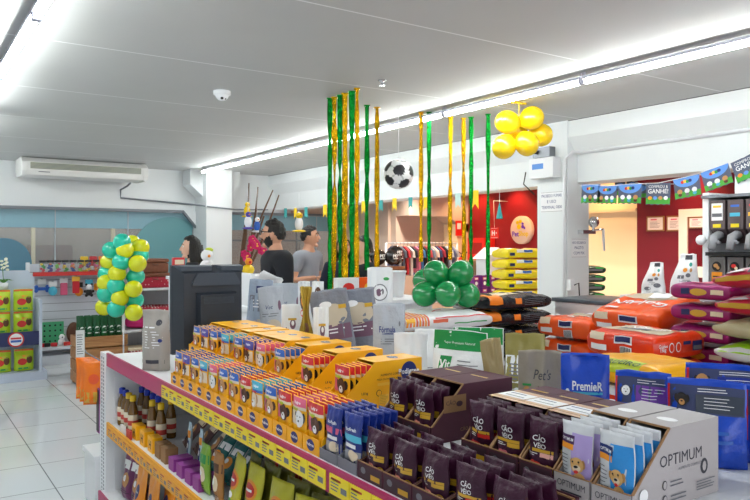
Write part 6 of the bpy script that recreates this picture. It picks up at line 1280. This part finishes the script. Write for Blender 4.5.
# air conditioner
AY = 10.35; pL = on_y(22, 157, AY); pR = on_y(148, 160, AY); zt = CEIL-0.012; zb = on_y(85, 177, AY).z
t = thing('air_conditioner', 'white air conditioner hanging under the ceiling above the windows', 'air conditioner', ((pL.x+pR.x)/2, AY, zb)); hw = (pR.x-pL.x)/2; hh = zt-zb; ACW = mat('ac_white', (228, 228, 226), 0.4); ACG = mat('ac_grille', (176, 178, 156), 0.5)
q = MB(); q.prism([(0, 0.06), (0.03, 0.0), (0.55, 0.0), (0.62, 0.08), (0.62, hh), (0.10, hh), (0.0, hh*0.72)], -hw+0.06, hw-0.06, ACW, 'X'); q.build('casing', t)
for s in (-1, 1): q = MB(); q.prism([(-0.01, 0.05), (0.03, -0.01), (0.55, -0.01), (0.63, 0.08), (0.63, hh+0.005), (0.09, hh+0.005), (-0.01, hh*0.72)], s*(hw-0.06), s*hw, ACW, 'X'); q.build('end_cap', t)
q = MB(); q.box(-hw+0.10, hw-0.10, -0.006, 0.03, hh*0.34, hh*0.70, ACG)
for k in range(5): q.box(-hw+0.10, hw-0.10, -0.012, -0.006, hh*(0.36+0.07*k), hh*(0.36+0.07*k)+0.006, TRIMG)
q.build('air_outlet', t)
q = MB(); q.box(-hw+0.2, -hw+0.34, -0.004, 0.01, hh*0.16, hh*0.2, GRY); q.build('badge', t)
for s in (-1, 1): q = MB(); q.box(s*hw*0.7-0.015, s*hw*0.7+0.015, 0.2, 0.24, hh, CEIL-zb-0.001, TRIMG); q.build('hanger', t)
q = MB(); q.tube([(pR.x-0.17, AY+0.3, zb-0.03), (pR.x-0.17, AY+0.45, zb-0.06), (pR.x-0.2, BY-0.03, zb-0.10), (pR.x-0.2, BY-0.03, on_y(124, 198, BY).z), (3.9, BY-0.03, on_y(193, 204.5, BY).z), (3.97, 10.575, on_y(205, 206, 10.575).z)], 0.014, TRIMG, 8); o = q.build('drain_pipe'); tag(o, 'thin grey pipe running from the air conditioner along the back wall', 'pipe')
pw = on_y(190, 207, 10.57); q = MB(); q.tube([(4.0, 10.57, on_y(207, 206.5, 10.57).z), (4.46, 10.57, on_y(234, 209.5, 10.57).z), (5.25, BY-0.06, HEAD+0.06)], 0.012, TRIMG, 8); o = q.build('wall_conduit'); tag(o, 'thin grey conduit crossing the white pillar at the back', 'conduit')
# conduits and notices on the right pillar
q = MB(); zc_ = 2.41; q.tube([(BX-0.03, PY0+0.02, 1.05), (BX-0.03, PY0+0.02, 2.36), (BX+0.02, PY0-0.04, 2.43), (5.40, PY0-0.05, 2.43), (5.40, -1, 2.43)], 0.016, WHITE, 8); o = q.build('wall_conduit'); tag(o, 'white conduit running down the edge of the right pillar', 'conduit')
def notice(px0, px1, y0, y1, lines, face, label):
    if face == 'X': a = on_x(px0, y0, PX0-0.004); b_ = on_x(px1, y1, PX0-0.004); w_ = abs(a.y-b_.y); fn = lambda x, z, e: (-e, -x, z)
    else: a = on_y(px0, y0, PY0-0.004); b_ = on_y(px1, y1, PY0-0.004); w_ = abs(a.x-b_.x); fn = lambda x, z, e: (x, -e, z)
    h = abs(a.z-b_.z); ctr = (a+b_)/2; q = MB(); 
    if face == 'X': q.box(0, 0.002, -w_/2, w_/2, -h/2, h/2, WH)
    else: q.box(-w_/2, w_/2, 0, 0.002, -h/2, h/2, WH)
    P = Print(q, fn)
    for i, s in enumerate(lines): P.text(s, 0, h*(0.30-0.28*i), h*0.15, LOGOB, w_*0.9, 0.0)
    P.rect(-w_*0.48, w_*0.48, h*0.46, h*0.475, GRY, 2, 1); P.rect(-w_*0.48, w_*0.48, -h*0.475, -h*0.46, GRY, 2, 1)
    o = q.build('notice_sign', None, ctr); tag(o, label, 'notice')
notice(540.5, 563, 192.5, 211.5, ['PROIBIDO FUMAR', 'E USO', 'TERMINAL 0800'], 'X', 'white paper notice with blue print on the broad pillar face')
notice(571.5, 586.5, 238.5, 257.5, ['NÃO RECEBEMOS', 'PAGTO', 'COM PIX'], 'Y', 'white paper notice with blue print on the narrow pillar face')
a = on_x(534, 160, BX-0.05); b_ = on_x(558, 177, BX-0.05); t = thing('mounted_alarm_box', 'pale electrical box with sticker high on the right pillar', 'electrical box', ((BX-0.07), (a.y+b_.y)/2, (a.z+b_.z)/2)); w_ = abs(a.y-b_.y); h = abs(a.z-b_.z)
q = MB(); q.box(-0.05, 0.058, -w_/2, w_/2, -h/2, h/2, WHITE); q.build('box_body', t); q = MB(); q.box(-0.053, -0.05, -w_*0.1, w_*0.36, -h*0.05, h*0.22, FB); q.build('sticker', t)
q = MB(); q.box(-0.03, 0.05, -w_*0.3, w_*0.4, h*0.55, h*1.05, mat('bracket_grey', (130, 134, 140), 0.4, metal=0.5)); q.tube([(-0.03, 0.05, h*0.8), (-0.09, 0.10, h*0.85)], 0.02, BLACK, 8); q.build('bracket', t)
q = MB(); q.tube([(BX-0.03, PY1+0.02, 2.05), (BX-0.14, PY1+0.06, 2.15), (BX-0.12, PY1+0.05, 2.27)], 0.006, BLACK, 6); o = q.build('hanging_cable'); tag(o, 'black cable looping left of the electrical box on the pillar', 'cable')
# arm lamp on the narrow pillar face
p = on_y(588, 232, PY0-0.05); t = thing('arm_lamp', 'chrome arm lamp with hanging white handle on the pillar', 'lamp', p); CH = MATS['chrome']
q = MB(); q.box(-0.09, 0.09, -0.02, 0.048, -0.018, 0.018, CH); q.build('mount_arm', t); q = MB(); q.ball((0.06, -0.02, 0.095), 0.055, CH, (1, 0.9, 1)); q.tube([(0.05, -0.02, 0.01), (0.06, -0.02, 0.06)], 0.014, CH, 8); q.build('lamp_shade', t)
q = MB(); q.tube([(0.08, 0, 0.015), (0.2, -0.02, 0.03)], 0.010, CH, 8); q.build('side_arm', t); q = MB(); q.tube([(0.2, -0.02, 0.03), (0.205, -0.02, -0.08), (0.215, -0.02, -0.18)], [0.012, 0.014, 0.010], WHITE, 8); q.build('handle', t)
p = on_y(571, 285, PY0-0.03); t = thing('wall_plug', 'white plug with black cord low on the right pillar', 'plug', p); q = MB(); q.box(-0.03, 0.03, -0.02, 0.028, -0.05, 0.05, WHITE); q.build('plug_body', t); q = MB(); q.tube([(0.01, -0.03, 0), (0.05, -0.05, 0.02), (0.06, -0.05, -0.1), (0.03, -0.05, -0.25)], 0.006, BLACK, 6); q.build('cord', t)
# ---------- annex ----------
# clothes rack
RX = 7.0; RYc = 8.55
p0 = on_y(386, 243, 8.7); p1 = on_y(457, 243, 8.7); t = thing('clothes_rack', 'white clothes rack with pet clothes in the annex', 'clothes rack', ((p0.x+p1.x)/2, 8.7, 0)); hw = (p1.x-p0.x)/2; zt = p0.z
for s in (-1, 1): q = MB(); q.tube([(s*hw, 0.0, 0.02), (s*hw, 0, zt)], 0.018, WHITE, 8); q.build('upright', t); q = MB(); q.box(s*hw-0.02, s*hw+0.02, -0.22, 0.22, 0, 0.03, WHITE); q.build('foot', t)
q = MB(); q.tube([(-hw, 0, zt), (hw, 0, zt)], 0.009, WHITE, 8); q.build('rail', t)
cl = [(70, 80, 120), (160, 160, 170), (90, 96, 110), (200, 50, 60), (214, 206, 200), (40, 40, 50), (226, 120, 150), (60, 110, 160), (30, 30, 36), (190, 70, 80), (120, 130, 150), (216, 190, 180), (44, 60, 100), (150, 40, 60), (20, 20, 26), (190, 200, 210)]
rc = random.Random(9); n = 18
for i in range(n):
    x = -hw+0.12+(2*hw-0.22)*i/(n-1); h = rc.uniform(0.30, 0.50); c = cl[i % 16]; g = thing('pet_garment', 'pet garment on the white rack, %s hanger from the left' % ORD[i], 'clothes', (t.location.x+x, 8.7, zt), rc.uniform(-0.1, 0.1), 'garments on the clothes rack')
    q = MB(); w0 = rc.uniform(0.014, 0.022); q.prism([(-0.16, -0.12), (-0.03, -0.05), (0.03, -0.05), (0.16, -0.12), (0.19, -0.22), (0.12, -0.22), (0.13, -0.05-h), (-0.13, -0.05-h), (-0.12, -0.22), (-0.19, -0.22)], -w0, w0, mat('garment_%d' % (i % 16), c, 0.9, mottle=0.35, mscale=14), 'X'); q.build('garment_cloth', g)
    q = MB(); q.tube([(0, 0.016, -0.004), (0, 0.012, 0.012), (0, 0, 0.017), (0, -0.012, 0.012), (0, -0.016, -0.008), (0, 0, -0.035), (0, 0, -0.055)], 0.003, TRIMG, 5); q.build('hanger', g)
# dark counter with black balloons
wdc = wood('counter_wood', (150, 96, 60), (112, 66, 40), 4)
pa = on_y(374, 270, 8.0); pb = on_y(396, 270, 8.0); t = thing('wooden_counter', 'brown wooden counter under the black balloons', 'counter', ((pa.x+pb.x)/2, 8.0, 0)); q = MB(); q.box(-0.2, 0.2, -0.15, 0.15, 0, 1.22, wdc); q.build('counter_body', t); q = MB(); q.rbox(-0.22, 0.22, -0.17, 0.17, 1.22, 1.26, wdc, 0.005); q.build('counter_top', t)
c2 = Vector((t.location.x, 8.0, 1.265)); b3 = thing('balloon_bunch', 'bunch of black printed balloons on the wooden counter', 'balloons', c2)
def mk(mb, r): Pm = Print(mb, lambda x, z, e: (x, -math.sqrt(max(0, (r*1.01)**2-x*x-z*z))-e, z), 0.001); Pm.text('PET', 0, r*0.1, r*0.4, WH, r, 0.02); Pm.rect(-r*0.4, r*0.4, -r*0.3, -r*0.2, WH, 3, 1)
for px, py, dd in ((379, 268, -0.05), (392, 269, -0.05), (395, 250, -0.02) if False else (396, 253, 0.0), (383, 246, 0.05) if False else (371, 256, 0.12), (397, 268, 0.1)): p = on_d(px, py, depth(c2.x, 8.0)+dd)-c2; p.z = max(p.z, 0.125); balloon(b3, p, 0.1, BBK, None, mk)
# red wall: round sign, fire gear
p = on_x(521.5, 230, AX-0.06); t = thing('round_sign', 'round pale pet shop sign on the red annex wall', 'sign', p); SGN = mat('sign_pale', (236, 206, 186), 0.4)
q = MB(); q.M = Matrix.Rotation(PI/2, 4, 'Y'); q.lathe([(0.21, 0.055), (0.215, 0.05), (0.215, -0.02), (0.21, -0.025)], SGN, n=40); q.build('sign_disc', t)
q = MB(); P = Print(q, lambda y, z, e: (-0.026-e, -y, z)); VIO2 = mat('ink_sign_violet', (110, 50, 190), 0.4); P.text('Pet', -0.10, -0.06, 0.08, VIO2, None, 0.03); P.text('Shop', 0.065, -0.065, 0.10, BY2, None, 0.03)
P.oval(-0.03, 0.05, 0.045, 0.04, BY2, 14, 1); P.oval(-0.06, 0.115, 0.035, 0.028, BY2, 12, 1); P.oval(-0.0, 0.13, 0.035, 0.028, BY2, 12, 1); P.oval(0.05, 0.05, 0.03, 0.026, VIO2, 12, 1); P.oval(0.05, 0.095, 0.024, 0.02, VIO2, 12, 1); P.oval(0.085, 0.03, 0.02, 0.02, VIO2, 12, 1); q.build('lettering', t)
p = on_x(494.5, 233, AX-0.3); t = thing('fire_hose_sign', 'red square hose sign hanging before the red wall', 'sign', p); q = MB(); q.box(-0.006, 0.006, -0.085, 0.085, -0.085, 0.085, mat('sign_red', (226, 40, 30), 0.4)); q.build('sign_plate', t); q = MB(); P = Print(q, lambda y, z, e: (-0.006-e, -y, z)); P.text('H', -0.02, 0, 0.08, WH, None, 0.03); P.text('+', 0.045, 0.0, 0.03, WH, None, 0.02); P.rect(-0.075, 0.075, 0.07, 0.074, WH, 2, 1); P.rect(-0.075, 0.075, -0.074, -0.07, WH, 2, 1); q.build('lettering', t); q = MB(); q.tube([(0, 0, 0.085), (0, 0.02, 0.5)], 0.003, WH, 5); q.tube([(0, 0.02, 0.5), (0.3, 0.02, 0.5)], 0.003, WH, 5); q.build('cord', t)
p = on_x(481, 249, AX-0.13); t = thing('mounted_hose_cabinet', 'red fire hose cabinet on the annex wall', 'cabinet', (p.x, p.y, p.z)); q = MB(); q.box(-0.12, 0.12, -0.2, 0.19, -0.26, 0.18, MATS['sign_red']); q.build('cabinet_body', t); q = MB(); q.box(-0.125, -0.12, -0.15, 0.15, -0.08, 0.1, mat('hose_red_dark', (150, 20, 20), 0.4)); q.build('cabinet_door', t)
p = on_y(459, 228, 9.03); q = MB(); q.box(-0.07, 0.07, 0, 0.01, -0.13, 0.12, MATS['sign_red']); q.box(-0.04, 0.04, -0.003, 0, -0.02, 0.08, WH); o = q.build('extinguisher_sign', None, p); tag(o, 'red extinguisher sign on the cream annex pier', 'sign')
p = on_y(461, 255, 8.9); t = thing('fire_extinguisher', 'red fire extinguisher below the red sign in the annex', 'fire extinguisher', (p.x, 8.9, 0.75)); q = MB(); q.lathe([(0.07, 0), (0.075, 0.01), (0.075, 0.5), (0.05, 0.57), (0.02, 0.6)], MATS['sign_red'], n=18); q.build('cylinder', t); q = MB(); q.tube([(0, 0, 0.6), (0, -0.05, 0.66), (0.08, -0.05, 0.68)], 0.014, BLACK, 6); q.build('valve', t); q = MB(); q.tube([(0, -0.04, 0.64), (-0.12, -0.06, 0.7), (-0.14, -0.06, 0.5), (-0.06, -0.08, 0.35)], 0.012, BLACK, 6); q.build('hose', t); q = MB(); q.box(-0.09, 0.09, 0.06, 0.16, -0.02, 0.0, TRIMG); q.build('bracket', t)
# purple boxes on a yellow edged shelf
VBX = mat('box_violet', (120, 30, 130), 0.45); Yb = 6.05
pa = on_y(474, 300, Yb); pb = on_y(508, 300, Yb); zs = on_y(490, 299, Yb).z; t = thing('low_display_shelf', 'grey shelf with yellow edge under the violet boxes', 'shelf', ((pa.x+pb.x)/2, Yb+0.15, 0)); hw = (pb.x-pa.x)/2+0.05
q = MB(); q.box(-hw, hw, -0.16, 0.16, 0, zs-0.02, mat('shelf_grey', (130, 128, 130), 0.5)); q.build('cabinet_body', t); q = MB(); q.box(-hw, hw, -0.16, 0.16, zs-0.02, zs, SHW); q.build('shelf_board', t); q = MB(); q.box(-hw, hw, -0.17, -0.16, zs-0.035, zs+0.012, YLAB); q.build('shelf_edge', t)
k = 0
for r_ in range(2):
    for i in range(4):
        x = pa.x+0.045+(pb.x-pa.x-0.02)*i/4; q = MB(); q.box(-0.036, 0.036, 0, 0.10, 0, 0.135, VBX); P = Print(q, lambda a, z, e: (a, -e, z)); P.oval(0, 0.045, 0.022, 0.022, WH, 12, 1); P.rect(-0.03, 0.03, 0.085, 0.115, PKB['pink'], 2, 1); P.up().rect(-0.02, 0.02, 0.09, 0.108, WH, 2, 1)
        o = q.build('violet_box', None, (x+0.01, Yb+0.02, zs+0.001+r_*0.137)); tag(o, 'violet box with white spot, %s layer, %s from the left' % (['lower', 'upper'][r_], ORD[i]), 'box', 'violet boxes on the annex shelf')
pc_ = on_y(497, 262, 6.4); t = thing('pet_house', 'small white gabled pet house behind the violet boxes', 'pet house', (pc_.x, 6.5, 0)); q = MB(); q.box(-0.16, 0.16, -0.1, 0.1, 0, 1.38, WHITE); q.build('house_body', t); q = MB(); q.prism([(-0.2, 1.38), (0.2, 1.38), (0.0, 1.52)], -0.13, 0.13, WHITE); q.build('roof', t)
pc_ = on_y(479, 262, 6.6); q = MB(); q.rbox(-0.17, 0.17, -0.1, 0.1, 0, 1.36, mat('carton_brown', (176, 140, 104), 0.7), 0.004); o = q.build('cardboard_carton', None, (pc_.x, 6.75, 0)); tag(o, 'tall brown carton behind the violet boxes', 'carton')
# right opening: framed certificates and white framed window
def frame(px0, px1, y0, y1, label, X=AX-0.02):
    a = on_x(px0, y0, X); b_ = on_x(px1, y1, X); w_ = abs(a.y-b_.y)/2; h = abs(a.z-b_.z)/2; t = thing('certificate_frame', label, 'certificate', (a+b_)/2); FRW = mat('frame_gold_brown', (150, 104, 60), 0.5)
    q = MB(); q.box(0, 0.015, -w_, w_, -h, h, FRW); q.build('frame', t); q = MB(); q.box(-0.002, 0, -w_*0.86, w_*0.86, -h*0.82, h*0.82, mat('certificate_paper', (236, 220, 216), 0.5)); P = Print(q, lambda y, z, e: (-0.002-e, -y, z)); P.lines(-w_*0.6, w_*0.6, -h*0.6, h*0.3, 5, PLUM, 0.25); P.rect(-w_*0.5, w_*0.2, h*0.45, h*0.62, PKB['pink'], 2, 1); q.build('paper', t)
frame(646.5, 664, 216.5, 231, 'framed certificate on the red wall, left one'); frame(666.5, 684, 216, 231, 'framed certificate beside the white window frame')
WFR = mat('frame_white', (244, 232, 222), 0.5)
t = thing('wall_opening_frame', 'white framed window on the red wall beside the dispensers', 'window frame', on_x(694, 240, AX-0.03)); O3 = t.location.copy()
def py(px, yy): p = on_x(px, yy, AX-0.03)-O3; return p.y, p.z
yl, zt_ = py(679.5, 209.5); yr, zb_ = py(712, 278); yi, zi = py(688, 217); 
q = MB(); q.box(-0.02, 0.028, yi, yl, zb_, zt_, WFR); q.build('frame_post', t); q = MB(); q.box(-0.02, 0.028, yr-0.2, yi, zi, zt_, WFR); q.build('frame_head', t); q = MB(); q.box(-0.02, 0.028, yr-0.2, yi, zb_, zb_+0.13, WFR); q.build('frame_sill', t)
q = MB(); q.box(0.0, 0.02, yr-0.2, yi, zb_+0.13, zi, mat('window_dark_red', (112, 20, 30), 0.15, mottle=0.4, mscale=6)); q.build('pane', t)
frame(688.5, 704.5, 217.5, 228, 'framed certificate seen inside the white window frame', AX-0.065)
# bulk dispensers
DX = 4.75; t = thing('dispenser_cabinet', 'white cabinet frame carrying the bulk food dispensers', 'cabinet', (DX, 2.5, 0)); 
q = MB(); q.box(0.02, 0.4, 0.355, 0.40, 0, 1.92, WHITE); q.build('side_panel', t); q = MB(); q.box(0.0, 0.4, -1.2, 0.40, 1.88, 1.90, TRIMG); q.build('top_rail', t); q = MB(); q.box(0.36, 0.4, -1.2, 0.355, 0, 2.14, WHITE); q.build('back_panel', t); q = MB(); q.box(-0.02, 0.36, -1.2, 0.355, 1.475, 1.50, BLACK); q.build('middle_rail', t); q = MB(); q.box(-0.02, 0.36, -1.2, 0.355, 1.08, 1.12, WHITE); q.build('lower_shelf', t)
HOP = mat('hopper_smoke', (96, 84, 86), 0.2, spec=0.6); NOZ = mat('nozzle_grey', (150, 152, 158), 0.35); HOP2 = mat('bin_smoke', (120, 116, 118), 0.25)
for i in range(4):
    yc = 2.79-0.128*i; d = thing('bulk_dispenser', 'smoky bulk food dispenser with grey spout, %s from the white side panel' % ORD[i], 'dispenser', (DX, yc, 1.501), 0, 'bulk dispensers in the upper row')
    q = MB(); q.prism([(0.02, 0.36), (0.30, 0.36), (0.30, 0.06), (0.12, 0.06), (0.02, 0.16)], -0.054, 0.054, HOP, 'Y'); q.build('hopper', d)
    q = MB(); q.box(0.015, 0.02, -0.04, 0.04, 0.22, 0.34, WH if i == 0 else HOP); P = Print(q, lambda y, z, e: (0.015-e, -y, z)); P.rect(-0.03, 0.03, 0.31, 0.325, (YELD, PKB['blue'], PKB['red'], PKB['cyan'])[i], 2, 1); P.rect(-0.036, 0.036, 0.245, 0.27, (GRY, PKB['cyan'], YELD, WH)[i], 2, 1); q.build('product_label', d)
    q = MB(); q.box(0.012, 0.018, -0.028, 0.028, 0.17, 0.195, YLAB); q.build('price_tag', d)
    q = MB(); q.tube([(0.05, 0, 0.12), (-0.02, 0, 0.10), (-0.05, 0, 0.02)], [0.034, 0.032, 0.026], NOZ, 12); q.build('spout', d); q = MB(); q.tube([(-0.03, 0.02, 0.10), (-0.03, -0.05, 0.06)], 0.012, NOZ, 8); q.build('lever', d)
    b4 = thing('bulk_bin', 'smoky bulk bin with %s tag, %s from the white side panel' % (('orange', 'green', 'red', 'yellow')[i], ORD[i]), 'dispenser', (DX, yc, 1.121), 0, 'bulk bins in the lower row')
    q = MB(); q.box(0.02, 0.3, -0.055, 0.055, 0, 0.345, HOP2); q.build('bin_body', b4); q = MB(); q.box(0.012, 0.02, -0.036, 0.036, 0.12, 0.24, (ORG, GREENI, RED, YELD)[i]); P = Print(q, lambda y, z, e: (0.012-e, -y, z)); P.oval(0, 0.28, 0.034, 0.034, BLACK, 18, 1); P.up().oval(-0.006, 0.285, 0.018, 0.014, (TAN, RED, GREENI, TAN)[i], 10, 1); P.oval(0.01, 0.27, 0.012, 0.012, (TAN, CRM, RED, CRM)[i], 10, 1); P.lines(-0.028, 0.028, 0.15, 0.22, 3, BLACK); q.build('flavour_tag', b4)
t = thing('round_knob_valve', 'small round white knob on the side of the dispenser cabinet', 'knob', (DX-0.035, 2.878, 1.585)); q = MB(); q.ball((0, 0.0, 0), 0.035, WHITE); q.tube([(0, 0, 0), (0.052, 0, 0)], 0.012, WHITE, 8); q.build('knob_body', t)
